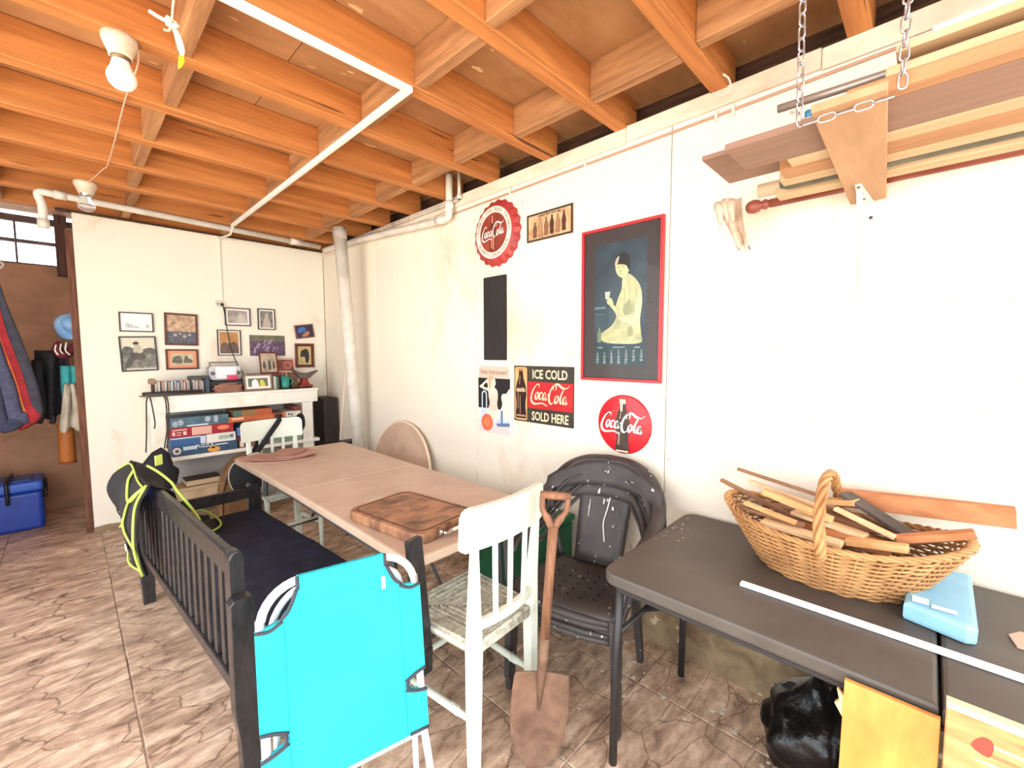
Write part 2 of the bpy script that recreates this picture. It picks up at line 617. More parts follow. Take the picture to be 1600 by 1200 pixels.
bounce_ground_side = box('ground_beside', (-14, Y0, -0.16), (X0 - 0.13, 9, -0.03), bounce_mat, bev=0)  # the added bounce ground carried on along the open side
tag(bounce_ground_side, 'unseen pale concrete ground added beside the garage to bounce light in', kind='structure')

# long panelled wall, each sheet its own piece
wall_r = box('wall_right', (XW + 0.012, Y0, 0), (XW + 0.14, Y1, 2.63), mat('wall_core', (150, 130, 112), 0.9), bev=0)
tag(wall_r, 'long painted wall of upright panels', kind='structure')
seams = [Y0, -0.46, 0.935, 2.36, 3.78, YB]
for a, c in zip(seams, seams[1:]):
    box('panel', (XW, a + 0.002, 0.0), (XW + 0.0118, c - 0.002, 2.63), wall_paint, wall_r, bev=0.003)
plinth = None
bm = bmesh.new()
n = 34
vs0 = []
for k in range(n + 1):
    y = Y0 + 0.02 + (YB - Y0 - 0.06) * k / n
    h = 0.19 + 0.010 * math.sin(k * 1.7) + 0.007 * math.sin(k * 3.1)
    w = 0.016 + 0.006 * math.sin(k * 2.3)
    vs0.append([bm.verts.new(p) for p in ((XW - 0.001, y, 0.0), (XW - w - 0.006, y, 0.0), (XW - w, y, h * 0.8), (XW - 0.001, y, h))])
for A, B in zip(vs0, vs0[1:]):
    for q in range(3):
        bm.faces.new((A[q], A[q + 1], B[q + 1], B[q]))
bm.faces.new(vs0[0]); bm.faces.new(list(reversed(vs0[-1])))
bmesh.ops.recalc_face_normals(bm, faces=bm.faces)
plinth = mk('baseboard_right', bm, plinth_mat, None)
tag(plinth, 'damp stained concrete footing along the long wall', kind='structure')

# partition with the photographs
wall_b = box('wall_back', (0.09, YB, 0), (XW - 0.001, YB + 0.07, 2.62), back_paint, bev=0.004)
tag(wall_b, 'white painted partition hung with photographs', kind='structure')
bm = bmesh.new()
vs0 = []
for k in range(25):
    x = 0.088 + 1.95 * k / 24
    h = 0.055 + 0.02 * math.sin(k * 1.9) + 0.014 * math.sin(k * 4.1)
    vs0.append([bm.verts.new(p) for p in ((x, YB - 0.001, 0), (x, YB - 0.014, 0), (x, YB - 0.01, h * .8), (x, YB - 0.001, h))])
for A, B in zip(vs0, vs0[1:]):
    for q in range(3):
        bm.faces.new((A[q], A[q + 1], B[q + 1], B[q]))
bm.faces.new(vs0[0]); bm.faces.new(list(reversed(vs0[-1])))
bmesh.ops.recalc_face_normals(bm, faces=bm.faces)
tag(mk('baseboard_back', bm, plinth_mat, None), 'crumbling stained foot of the white partition', kind='structure')
edge_board = box('trim_2', (0.045, YB + 0.072, 0), (0.10, YB + 0.10, 2.5), mat('reddish_edge_board', (128, 84, 62), 0.8, (86, 52, 38), 6, (9, 9, 0.6)), bev=0.003)
tag(edge_board, 'brown wooden edge board behind the end of the white partition', kind='structure')

# room beyond, its wall with the strip window
wall_f = box('wall_far', (X0, Y1, 0), (XW + 0.14, Y1 + 0.1, 2.32), tan_board, bev=0)
tag(wall_f, 'brown board wall of the room beyond', kind='structure')
wall_l = box('wall_left', (X0 - 0.12, 3.5, 0), (X0, Y1, 2.8), tan_board, bev=0)  # unseen side wall, added to darken the room beyond; its start sets the opening
tag(wall_l, 'unseen board wall added at the side to darken the room beyond', kind='structure')
win_frame = mat('grey_window_frame', (112, 92, 92), 0.7, (70, 54, 50), 8)
glass = mat('window_glass', (255, 255, 255), 0.03, trans=1.0, ior=1.02, spec=0.2)
window = thing('window_1', 'strip window with grey bars high above the brown wall', None, (0.0, Y1 + 0.03, 2.32))
window['kind'] = 'structure'
for nm, z0, z1 in (('window_sill', 2.32, 2.335), ('window_rail', 2.515, 2.545), ('window_head', 2.70, 2.76)):
    box(nm, (X0, Y1, z0), (XW, Y1 + 0.05, z1), win_frame, window, bev=0.002)
for x in (-0.85, -0.27, 0.35, 0.9):
    box('window_bar', (x, Y1 + 0.005, 2.335), (x + 0.014, Y1 + 0.04, 2.70), win_frame, window, bev=0.001)
for x0_, x1_ in ((-1.5, -0.85), (-0.836, -0.27), (-0.256, 0.35), (0.364, 0.9), (0.914, 2.05)):
    box('pane', (x0_ + 0.003, Y1 + 0.05, 2.335), (x1_ - 0.003, Y1 + 0.054, 2.70), glass, window, bev=0)
stub = box('trim_3', (-0.015, Y1 - 0.09, 2.235), (0.07, Y1 - 0.005, 2.79), mat('stub_post_wood', (96, 66, 58), 0.8, (62, 40, 36), 6, (8, 8, 0.6)), bev=0.004)
tag(stub, 'short brown wooden post crossing the strip window', kind='structure')

# ceiling: sheets, joists, blocking
ceil = box('ceiling', (X0 - 0.15, -1.2, 2.815), (XW + 0.35, Y1 + 0.1, 2.86), mat('roof_deck', (120, 84, 56), 0.8), bev=0)
tag(ceil, 'open timber ceiling of joists, blocking and plywood', kind='structure')
for xa, xb in ((-1.64, -0.45), (-0.45, 0.76), (0.76, XW + 0.3)):
    for ya, yb in ((-1.18, 1.2), (1.2, 3.6), (3.6, 6.05)):
        box('plywood_sheet', (xa + 0.002, ya + 0.002, 2.80), (xb - 0.002, yb - 0.002, 2.8145), sheet_wood, ceil, bev=0.001)
JY = [-0.72, -0.24, 0.24, 0.72, 1.20, 1.68, 2.16, 2.64, 3.12, 3.60, 4.08, 4.56, 5.04]
JT, JB, JH = 0.036, 2.64, 2.80
jrand = random.Random(3)
for k, y in enumerate(JY):
    x1_ = XW + 0.02 + 0.1 * jrand.random()
    box('joist', (X0 - 0.12, y - JT, JB), (x1_, y + JT, JH - 0.0005), joist_wood, ceil, bev=0.004)
for r_, x in enumerate((-0.98, -0.29, 0.39, 1.11, 1.73)):
    for ya, yb in zip(JY, JY[1:]):
        dx = jrand.uniform(-0.02, 0.02)
        z0 = JB + jrand.uniform(0.0, 0.012)
        box('blocking', (x + dx - 0.026, ya + JT + 0.001, z0), (x + dx + 0.026, yb - JT - 0.001, JH - 0.001), block_wood, ceil, bev=0.003)
box('outer_board', (XW + 0.145, -1.18, 2.60), (XW + 0.165, Y1, 2.80), far_dark_wood, ceil, bev=0)

trim = thing('trim_1', 'cream board capping the top of the long wall', None, (XW, 1.5, 2.56)); trim['kind'] = 'structure'
for a, c, dz in ((Y0, 0.35, 0.0), (0.352, 1.17, 0.006), (1.172, 2.7, 0.0), (2.702, YB - 0.02, -0.004)):
    box('trim_board', (XW - 0.016, a, 2.565 + dz), (XW - 0.0005, c, 2.643 + dz), trim_paint, trim, bev=0.003)
tr2 = thing('trim_4', 'dark timber plate over the white partition', None, (1.0, YB, 2.62)); tr2['kind'] = 'structure'
box('plate', (0.0, YB + 0.005, 2.621), (XW, YB + 0.06, 2.639), far_dark_wood, tr2, bev=0.002)
# ---------------------------------------------------------------- pipes, conduits, lamps
def pipe(name, pts, r, m, label, cat='pipe', seg=12, rings=(), parent=None, group=None):
    t = thing(name, label, cat, pts[0], group=group)
    tube('pipe_run', pts, r, m, t, seg)
    for p, q, rr in rings:
        tube('pipe_collar', [p, q], rr, m, t, seg)
    return t


# white conduit under the joists, its corner, its run to the partition
t = thing('ceiling_conduit', 'white square conduit bent at a right angle under the ceiling joists', 'conduit', (1.08, 1.66, 2.62))
box('conduit_run', (-0.45, 1.645, 2.612), (1.095, 1.672, 2.639), conduit_mat, t, bev=0.004)
box('conduit_run', (1.068, 1.6725, 2.612), (1.095, 4.48, 2.639), conduit_mat, t, bev=0.004)
box('conduit_drop', (1.065, YB - 0.016, 2.006), (1.083, YB - 0.0005, 2.618), conduit_mat, t, bev=0.003)
tube('conduit_joint', spline([(1.081, 4.47, 2.612), (1.081, 4.53, 2.573), (1.08, 4.60, 2.566), (1.075, YB - 0.012, 2.60)], 4), 0.009, conduit_mat, t, 8)
black_plastic = mat('black_plastic', (34, 33, 35), 0.4)
outlet = thing('wall_outlet', 'small white double outlet on the partition with a black plug', 'outlet', (1.06, YB, 1.94))
box('outlet_plate', (1.018, YB - 0.024, 1.945), (1.082, YB - 0.0005, 2.004), pvc, outlet, bev=0.004)
tube('socket', [(1.035, YB - 0.0242, 1.975), (1.035, YB - 0.0255, 1.975)], 0.010, pvc_old, outlet, 12)
cord = thing('power_cord', 'thin black power cord hanging from the outlet to the shelf', 'cord', (1.07, 4.9, 1.16))
tube('plug', [(1.066, YB - 0.0245, 1.972), (1.066, YB - 0.055, 1.968)], 0.013, black_plastic, cord, 10)
tube('wire', spline([(1.066, YB - 0.055, 1.968), (1.075, YB - 0.07, 1.9), (1.10, YB - 0.05, 1.7), (1.13, YB - 0.06, 1.5), (1.175, YB - 0.10, 1.36), (1.21, YB - 0.16, 1.262)], 6), 0.0045, black_plastic, cord, 6)

# drain pipe along the top of the partition, elbow at its end
back_pipe = pipe('drain_pipe', spline([(-0.06, 4.45, 2.40), (-0.06, 4.44, 2.52), (-0.075, 4.43, 2.585), (-0.06, 4.425, 2.606), (0.0, 4.43, 2.608), (0.1, 4.44, 2.608)], 5) + [Vector((1.90, 4.625, 2.606))],
                 0.024, pvc, 'long dusty white drain pipe running under the joists above the partition', rings=[((-0.06, 4.452, 2.37), (-0.06, 4.448, 2.43), 0.031), ((0.0, 4.43, 2.608), (0.06, 4.436, 2.608), 0.031), ((1.60, 4.5936, 2.6065), (1.70, 4.604, 2.6065), 0.031)])
pipe('wall_pipe', spline([(1.985, 4.72, 2.60), (1.99, 4.4, 2.59), (1.995, 3.6, 2.55), (2.0, 2.9, 2.50), (2.0, 2.64, 2.488), (2.0, 2.585, 2.496), (2.0, 2.57, 2.56), (2.0, 2.57, 2.66), (2.0, 2.57, 2.79)], 5), 0.026, pvc,
     'white pipe rising through the joists beside the bottle cap sign', rings=[((2.0, 2.72, 2.491), (2.0, 2.64, 2.488), 0.031), ((2.0, 2.57, 2.55), (2.0, 2.57, 2.60), 0.031)])
pipe('wall_pipe', [(2.027, 4.7, 2.61), (2.027, 2.50, 2.60)], 0.013, pvc_old, 'thin pale conduit lying above the white wall pipe', cat='conduit', seg=8)
pipe('wall_pipe', [(2.02, 2.48, 2.79), (2.02, 2.48, 2.60)], 0.012, pvc, 'short thin white riser next to the pipe elbow', seg=8, rings=[((2.02, 2.48, 2.635), (2.02, 2.48, 2.60), 0.017)])
dp = thing('downpipe', 'thick white downpipe leaning in the corner behind the beige table', 'pipe', (1.95, 3.92, 0))
tube('pipe_run', [(1.955, 3.92, 0.005), (1.79, 3.92, 2.64)], 0.055, pvc, dp, 24)
tube('pipe_collar', [(1.797, 3.92, 2.54), (1.791, 3.92, 2.63)], 0.060, pvc_old, dp, 24)

# cable with clips along the long wall
t = thing('wall_cable', 'thin brown cable clipped below the cream board on the long wall', 'cable', (XW, 1.0, 2.53))
tube('cable_run', spline([(XW - 0.008, 3.2, 2.52), (XW - 0.008, 2.2, 2.53), (XW - 0.008, 1.5, 2.535), (XW - 0.008, 0.8, 2.54), (XW - 0.008, 0.1, 2.548), (XW - 0.008, -0.8, 2.55)], 4), 0.0065, mat('cable_brown', (188, 146, 122), 0.7), t, 6)
for y in (1.42, 0.73, 0.66, 2.0):
    box('clip', (XW - 0.018, y - 0.006, 2.515), (XW - 0.0005, y + 0.006, 2.562), pvc, t, bev=0.002)
hook = thing('ceiling_hook', 'bent white wire hook under the joist end above the wall', 'hook', (2.02, 0.70, 2.62))
tube('hook_wire', spline([(1.93, 0.665, 2.634), (1.97, 0.655, 2.628), (2.0, 0.66, 2.60), (1.995, 0.70, 2.59), (1.97, 0.72, 2.60)], 5), 0.004, pvc, hook, 6)

# two bare bulb lamps and their wire
porcelain = mat('porcelain', (228, 214, 190), 0.35, (196, 176, 150), 6)
lamp_white = mat('opal_bulb', (250, 246, 236), 0.25)
clear_glass = mat('clear_bulb_glass', (230, 232, 232), 0.05, trans=0.85, ior=1.3)
brass = mat('dull_brass', (120, 100, 70), 0.4, metal=0.9)
steel = mat('bright_steel', (205, 205, 208), 0.28, metal=0.95)
lamp = thing('ceiling_lamp', 'porcelain lampholder with a white opal bulb on the joist', 'lamp', (0.195, 2.16, 2.64), world=False)
lathe('lampholder', [(0.0, 0.0), (0.052, 0.0), (0.052, -0.018), (0.046, -0.034), (0.035, -0.06), (0.034, -0.07), (0.0, -0.07)], porcelain, lamp)
lathe('bulb_collar', [(0.029, -0.069), (0.029, -0.082), (0.0, -0.083)], brass, lamp)
lathe('bulb', [(0.0, -0.08), (0.026, -0.081), (0.027, -0.092), (0.032, -0.108), (0.041, -0.125), (0.044, -0.143), (0.039, -0.162), (0.026, -0.176), (0.010, -0.182), (0.0, -0.183)], lamp_white, lamp)
lamp2 = thing('ceiling_lamp', 'porcelain lampholder with a clear glass bulb in front of the drain pipe', 'lamp', (0.150, 4.10, 2.639), world=False)
lathe('lampholder', [(0.0, 0.0), (0.06, 0.0), (0.06, -0.02), (0.05, -0.04), (0.038, -0.075), (0.0, -0.075)], porcelain, lamp2)
lathe('bulb_collar', [(0.030, -0.074), (0.030, -0.094), (0.0, -0.095)], steel, lamp2)
lathe('bulb', [(0.024, -0.09), (0.027, -0.105), (0.042, -0.13), (0.046, -0.15), (0.040, -0.172), (0.022, -0.188), (0.0, -0.192)], clear_glass, lamp2)
t = thing('lamp_wire', 'thin pinkish wire sagging from the white bulb lamp to the clear bulb lamp', 'wire', (0.2, 3.0, 2.6))
tube('wire', spline([(0.245, 2.16, 2.62), (0.25, 2.25, 2.60), (0.245, 2.64, 2.632), (0.242, 3.12, 2.632), (0.235, 3.60, 2.630), (0.22, 3.72, 2.635), (0.18, 3.98, 2.636), (0.16, 4.05, 2.63)], 6), 0.0035, mat('pink_wire', (206, 168, 140), 0.6), t, 6)

# cord end with a yellow tip
t = thing('hanging_cord', 'knotted white cord with a yellow tip hanging from a joist', 'cord', (0.30, 1.86, 2.45))
cord_m = mat('white_cord', (238, 228, 212), 0.8)
cx_, cy_ = 0.293, 1.80
tube('cord', spline([(cx_ + 0.01, cy_ - 0.1, 2.64), (cx_, cy_ - 0.05, 2.60), (cx_, cy_, 2.56)], 5), 0.0035, mat('pink_cord', (222, 190, 168), 0.8), t, 6)
tube('knot', spline([(cx_ - 0.012, cy_, 2.57), (cx_ + 0.012, cy_ + 0.006, 2.565), (cx_ + 0.01, cy_ - 0.008, 2.55), (cx_ - 0.012, cy_, 2.548), (cx_ - 0.002, cy_ + 0.01, 2.562)], 5, True), 0.006, cord_m, t, 6, closed=True)
tube('cord_end', spline([(cx_, cy_, 2.556), (cx_ - 0.03, cy_ + 0.012, 2.566), (cx_ - 0.055, cy_ + 0.015, 2.574)], 4), [0.005, .0055, .006, .006, .006, .006, .006, .006, .005], cord_m, t, 6)
tube('cord_end', spline([(cx_, cy_, 2.55), (cx_ - 0.01, cy_, 2.53), (cx_ - 0.022, cy_ - 0.004, 2.525)], 4), 0.004, mat('pink_cord', None), t, 6)
tube('tail', spline([(cx_ + 0.002, cy_, 2.552), (cx_ + 0.014, cy_ + 0.002, 2.525), (cx_ + 0.022, cy_ + 0.003, 2.49), (cx_ + 0.022, cy_ + 0.003, 2.468)], 4), [.004, .006, .008, .0085, .0095, .010, .010, .0105, .010, .009, .008, .006, .005], cord_m, t, 8)
tube('yellow_tip', spline([(cx_ + 0.022, cy_ + 0.003, 2.468), (cx_ + 0.02, cy_ + 0.003, 2.45), (cx_ + 0.012, cy_ + 0.002, 2.425)], 4), [.005, .008, .009, .009, .008, .007, .006, .004, .002], mat('yellow_tape', (226, 214, 40), 0.6), t, 8)

# ---------------------------------------------------------------- signs on the long wall
black_ink = mat('black_ink', (26, 24, 24), 0.55)
white_ink = mat('white_ink', (240, 236, 228), 0.55)
cream_ink = mat('cream_ink', (236, 218, 176), 0.55)
red_ink = mat('red_ink', (200, 36, 40), 0.45, (178, 26, 32), 4)
bottle_ink = mat('bottle_brown_ink', (56, 30, 26), 0.4, (34, 20, 18), 12)
bottle_hi = mat('bottle_shine_ink', (168, 138, 112), 0.4)


def on_wall(y, z):
    return plane_M((XW - 0.0006, y, z), (0, -1, 0), (0, 0, 1))


def sx(parent, name, polys, w, m, M):
    return prints(name, polys, w, m, parent, M)


# bottle cap sign
M_ = on_wall(2.128, 2.298)
sg = thing('bottle_cap_sign', 'round red bottle cap sign with a white lettered ring', 'sign', (XW - 0.001, 2.128, 2.085))
bm = bmesh.new()
N = 84
prof = [(0.215, 0.001, 1), (0.213, 0.012, 1), (0.190, 0.030, 0.55), (0.172, 0.038, 0.0), (0.168, 0.040, 0.0)]
rings = []
for r_, w_, cr in prof:
    rings.append([bm.verts.new(((r_ + cr * 0.0065 * math.cos(21 * 2 * math.pi * k / N)) * math.cos(2 * math.pi * k / N), (r_ + cr * 0.0065 * math.cos(21 * 2 * math.pi * k / N)) * math.sin(2 * math.pi * k / N), w_)) for k in range(N)])
for A, B in zip(rings, rings[1:]):
    for k in range(N):
        bm.faces.new((A[k], A[(k + 1) % N], B[(k + 1) % N], B[k]))
bm.faces.new(rings[-1]); bm.faces.new(list(reversed(rings[0])))
bmesh.ops.transform(bm, matrix=M_, verts=bm.verts)
cap_red = mat('cap_enamel', (176, 62, 58), 0.4, (150, 46, 46), 5)
mk('cap', bm, cap_red, sg)
sx(sg, 'lettered_ring', ring_quads(0, 0, 0.128, 0.169, 60), 0.0405, mat('cap_cream', (236, 214, 200), 0.5), M_)
sx(sg, 'face', [disc(0, 0, 0.1285, n=48)], 0.0407, mat('cap_brown', (150, 64, 46), 0.5, (122, 48, 38), 8), M_)
sx(sg, 'bottle_print', [bottle_poly(0.235, 0.062, -0.008, -0.002)], 0.0411, mat('cap_bottle', (98, 44, 36), 0.5), M_)
sx(sg, 'bottle_shine', [rect(-0.022, -0.10, -0.012, 0.02), rect(-0.014, 0.06, -0.002, 0.112), rect(-0.004, -0.112, 0.008, -0.03)], 0.0413, mat('cap_shine', (206, 132, 108), 0.5), M_)
sx(sg, 'script', xf(script_polys(0.0235), 1, 1, 0, 0.006, 0.13), 0.0417, white_ink, M_)
sx(sg, 'lettering', arc_text('ALWAYS THE REAL THING', 0.1485, math.pi / 2, 0.030, step=0.142) + arc_text('ALWAYS COCA-COLA', 0.1485, -math.pi / 2, 0.030, inward=True, step=0.142)
   + [disc(0.1485, 0.0, 0.004, n=8), disc(-0.1485, 0.0, 0.004, n=8)], 0.0413, mat('cap_lettering', (70, 40, 36), 0.5), M_)

# plate with six bottles
M_ = on_wall(1.677, 2.268)
W_, H_ = 0.35, 0.165
sg = thing('bottle_sign', 'small framed cream plate with six bottle shapes', 'sign', (XW - 0.001, 1.677, 2.185))
prism('plate', rect(-W_ / 2, -H_ / 2, W_ / 2, H_ / 2), 0.0, 0.008, mat('plate_tan', (214, 184, 140), 0.6, (176, 136, 98), 14), sg, M_)
prism('frame_edge', rect(-W_ / 2, H_ / 2 - 0.010, W_ / 2, H_ / 2), 0.0081, 0.012, mat('dark_brown_edge', (62, 46, 38), 0.6), sg, M_)
prism('frame_edge', rect(-W_ / 2, -H_ / 2, W_ / 2, -H_ / 2 + 0.010), 0.0081, 0.012, MATS['dark_brown_edge'], sg, M_)
prism('frame_edge', rect(-W_ / 2, -H_ / 2 + 0.0101, -W_ / 2 + 0.010, H_ / 2 - 0.0101), 0.0081, 0.012, MATS['dark_brown_edge'], sg, M_)
prism('frame_edge', rect(W_ / 2 - 0.012, -H_ / 2 + 0.0101, W_ / 2, H_ / 2 - 0.0101), 0.0081, 0.012, MATS['dark_brown_edge'], sg, M_)
inks = [(112, 76, 52), (176, 134, 96), (138, 96, 62), (72, 44, 34), (160, 114, 78), (86, 46, 36)]
for k in range(6):
    hh = (0.085, 0.098, 0.10, 0.105, 0.098, 0.108)[k]
    x = -0.112 + 0.0445 * k
    sx(sg, 'bottle_print', [bottle_poly(hh + 0.006, 0.033, x, -0.058 + hh / 2 + 0.004 * k / 5)], 0.0084, mat('plate_outline', (66, 44, 34), 0.6), M_)
    sx(sg, 'bottle_print', [bottle_poly(hh, 0.027, x, -0.058 + hh / 2 + 0.004 * k / 5)], 0.0087, mat('bottle_ink_%d' % k, inks[k], 0.6), M_)
sx(sg, 'heading', [rect(-0.085 + 0.0145 * k, 0.056 + 0.003 * math.sin(k * 0.3), -0.085 + 0.0145 * k + (0.011 if k % 3 else 0.007), 0.066 + 0.003 * math.sin(k * 0.3)) for k in range(12)], 0.0085, mat('plate_outline', None), M_)

# narrow black board
sg = thing('chalkboard', 'narrow upright black board on the wall above the bathing poster', 'board', (XW - 0.001, 2.151, 1.45))
prism('board', rrect(0.218, 0.568, 0.006, 2), 0.0, 0.012, mat('blackboard', (30, 28, 27), 0.7, (40, 36, 34), 6), sg, on_wall(2.151, 1.735), bev=0.001)

# poster with bathers
M_ = on_wall(2.17, 1.176)
W_, H_ = 0.325, 0.478
sg = thing('bathing_poster', 'pale poster with bathers, pool rail and an orange ball', 'poster', (XW - 0.001, 2.17, 0.937))
prism('sheet', rrect(W_, H_, 0.016, 4), 0.0, 0.004, mat('poster_pale', (232, 226, 222), 0.5), sg, M_)
skin_ink = mat('poster_skin', (238, 214, 194), 0.5)
sx(sg, 'top_band', [[(-0.15, 0.233), (-0.155, 0.15), (0.157, 0.15), (0.15, 0.233)]], 0.0042, mat('poster_peach', (226, 188, 168), 0.5), M_)
sx(sg, 'heading', fit_text('"Hello Refreshment"', 0.28, 0.034, 0.0, 0.192), 0.0046, mat('poster_heading', (74, 50, 46), 0.5), M_)
sx(sg, 'dark_ground', [rect(-0.16, -0.065, 0.16, 0.149)], 0.0043, black_ink, M_)
sx(sg, 'pool', [rect(-0.16, -0.16, 0.16, -0.0655)], 0.0043, mat('poster_pool', (176, 196, 210), 0.5, (224, 230, 234), 30), M_)
sx(sg, 'deck', [rect(-0.155, -0.236, 0.155, -0.1605)], 0.0043, mat('poster_pink', (232, 206, 200), 0.5), M_)
body1 = spline([(-0.03, 0.155, 0), (0.012, 0.145, 0), (0.02, 0.11, 0), (0.008, 0.088, 0), (0.035, 0.065, 0), (0.042, 0.02, 0), (0.034, -0.03, 0), (0.048, -0.085, 0), (0.03, -0.13, 0), (-0.035, -0.135, 0), (-0.06, -0.08, 0), (-0.04, -0.03, 0), (-0.052, 0.02, 0), (-0.056, 0.055, 0), (-0.10, 0.068, 0), (-0.146, 0.085, 0), (-0.12, 0.105, 0), (-0.06, 0.145, 0)], 3, True)
sx(sg, 'bather', [[(p.x, p.y) for p in body1]], 0.0046, skin_ink, M_)
arm_hole = spline([(-0.105, 0.092, 0), (-0.07, 0.118, 0), (-0.058, 0.085, 0), (-0.08, 0.08, 0)], 3, True)
sx(sg, 'gap', [[(p.x, p.y) for p in arm_hole]], 0.0049, black_ink, M_)
hair1 = spline([(-0.052, 0.155, 0), (-0.02, 0.168, 0), (0.0, 0.15, 0), (-0.02, 0.13, 0), (-0.03, 0.075, 0), (-0.046, 0.09, 0)], 3, True)
sx(sg, 'hair', [[(p.x, p.y) for p in hair1]], 0.0049, mat('poster_hair', (196, 168, 128), 0.5), M_)
suit = spline([(-0.046, 0.035, 0), (0.036, 0.03, 0), (0.03, -0.03, 0), (0.04, -0.075, 0), (-0.05, -0.075, 0), (-0.036, -0.03, 0)], 3, True)
sx(sg, 'swimsuit', [[(p.x, p.y) for p in suit]], 0.0049, mat('poster_suit', (228, 198, 178), 0.5), M_)
body2 = spline([(0.09, 0.045, 0), (0.125, 0.05, 0), (0.159, 0.08, 0), (0.159, -0.06, 0), (0.13, -0.13, 0), (0.10, -0.14, 0), (0.06, -0.09, 0), (0.085, -0.03, 0), (0.075, 0.02, 0)], 3, True)
sx(sg, 'bather', [[(p.x, p.y) for p in body2]], 0.0045, mat('poster_skin2', (232, 216, 200), 0.5), M_)
rail = []
for x in (-0.118, -0.074):
    rail += [rect(x - 0.006, -0.12, x + 0.006, 0.03)]
rail += [[((-0.096) + 0.028 * math.cos(math.pi * k / 8), 0.03 + 0.03 * math.sin(math.pi * k / 8)) for k in range(9)] + [((-0.096) + 0.016 * math.cos(math.pi * k / 8), 0.03 + 0.018 * math.sin(math.pi * k / 8)) for k in range(8, -1, -1)]]
sx(sg, 'pool_rail', rail, 0.0050, mat('poster_rail', (190, 204, 214), 0.4), M_)
sx(sg, 'blue_shade', [rect(0.07, -0.16, 0.09, -0.07), [(0.02, -0.165), (0.155, -0.15), (0.155, -0.175), (0.04, -0.185)]], 0.0047, mat('poster_blue', (96, 122, 160), 0.5), M_)
sx(sg, 'ball', [disc(-0.068, -0.165, 0.06, n=32)], 0.0052, mat('poster_ball', (226, 120, 78), 0.5, (206, 76, 58), 9), M_)
sx(sg, 'ball_mark', ring_quads(-0.068, -0.163, 0.016, 0.021, 16), 0.0054, mat('poster_ball_mark', (238, 160, 110), 0.5), M_)

# ice cold sign
M_ = on_wall(1.73, 1.236)
sg = thing('tin_sign', 'square tin sign with a tall bottle and lettering in three bands', 'sign', (XW - 0.001, 1.73, 1.05))
W_, H_ = 0.482, 0.362
prism('tin_plate', rrect(W_, H_, 0.004, 2), 0.0, 0.005, mat('tin_green', (66, 58, 44), 0.55, (46, 40, 32), 9), sg, M_)
sx(sg, 'bottle_panel', [rrect(0.108, 0.345, 0.014, 3, -0.180, 0.0)], 0.0053, mat('tin_tan', (226, 180, 116), 0.55, (200, 148, 92), 6), M_)
sx(sg, 'red_band', [rect(-0.118, -0.088, 0.236, 0.082)], 0.0053, red_ink, M_)
sx(sg, 'bottle_print', [bottle_poly(0.322, 0.098, -0.180, 0.0)], 0.0057, bottle_ink, M_)
sx(sg, 'bottle_shine', [rect(-0.208, -0.10, -0.203, 0.02), rect(-0.190, -0.13, -0.184, -0.01), [(-0.196, 0.06), (-0.19, 0.06), (-0.184, 0.12), (-0.19, 0.12)], rect(-0.222, 0.012, -0.138, 0.034), rect(-0.218, -0.15, -0.142, -0.138)], 0.0060, bottle_hi, M_)
sx(sg, 'bottle_script', xf(script_polys(0.0068), 1, 1, -0.180, 0.024), 0.0063, cream_ink, M_)
sx(sg, 'bottle_cap', [rect(-0.2, 0.145, -0.16, 0.162)], 0.0060, mat('cap_grey', (150, 110, 84), 0.5), M_)
sx(sg, 'lettering', fit_text('ICE COLD', 0.275, 0.058, 0.058, 0.130, 0.02), 0.0057, cream_ink, M_)
sx(sg, 'lettering', fit_text('SOLD HERE', 0.29, 0.058, 0.060, -0.136, 0.02), 0.0057, cream_ink, M_)
sx(sg, 'script', xf(script_polys(0.0322), 1, 1, 0.060, 0.002, 0.03), 0.0057, cream_ink, M_)

# red button sign
M_ = on_wall(1.161, 1.118)
sg = thing('disc_sign', 'plain red round disc sign with a dark bottle and white script', 'sign', (XW - 0.001, 1.161, 0.96))
bm = bmesh.new()
rings = []
for r_, w_ in ((0.158, 0.0), (0.158, 0.006), (0.153, 0.010), (0.10, 0.0165), (0.04, 0.018)):
    rings.append([bm.verts.new((r_ * math.cos(2 * math.pi * k / 64), r_ * math.sin(2 * math.pi * k / 64), w_)) for k in range(64)])
for A, B in zip(rings, rings[1:]):
    for k in range(64):
        bm.faces.new((A[k], A[(k + 1) % 64], B[(k + 1) % 64], B[k]))
bm.faces.new(rings[-1]); bm.faces.new(list(reversed(rings[0])))
bmesh.ops.transform(bm, matrix=M_, verts=bm.verts)
mk('disc', bm, mat('enamel_red', (206, 30, 40), 0.3), sg)
sx(sg, 'bottle_print', [bottle_poly(0.288, 0.086, 0.0, -0.005)], 0.0186, mat('button_bottle', (46, 34, 30), 0.4, (74, 54, 46), 10), M_)
sx(sg, 'bottle_neck', [[(-0.018, 0.112), (0.018, 0.112), (0.018, 0.136), (-0.018, 0.136)], [(-0.013, 0.07), (-0.002, 0.07), (0.0, 0.111), (-0.015, 0.111)], rect(-0.036, -0.147, 0.036, -0.139)], 0.0190, cream_ink, M_)
sx(sg, 'bottle_shine', [[(-0.026, -0.11), (-0.018, -0.11), (-0.014, -0.04), (-0.022, -0.04)], [(-0.02, 0.03), (-0.014, 0.03), (-0.008, 0.065), (-0.012, 0.065)]], 0.0190, bottle_hi, M_)
sx(sg, 'script', xf(script_polys(0.0272, 0.2, 0.56), 1, 1, 0.0, 0.004, 0.02), 0.0194, white_ink, M_)

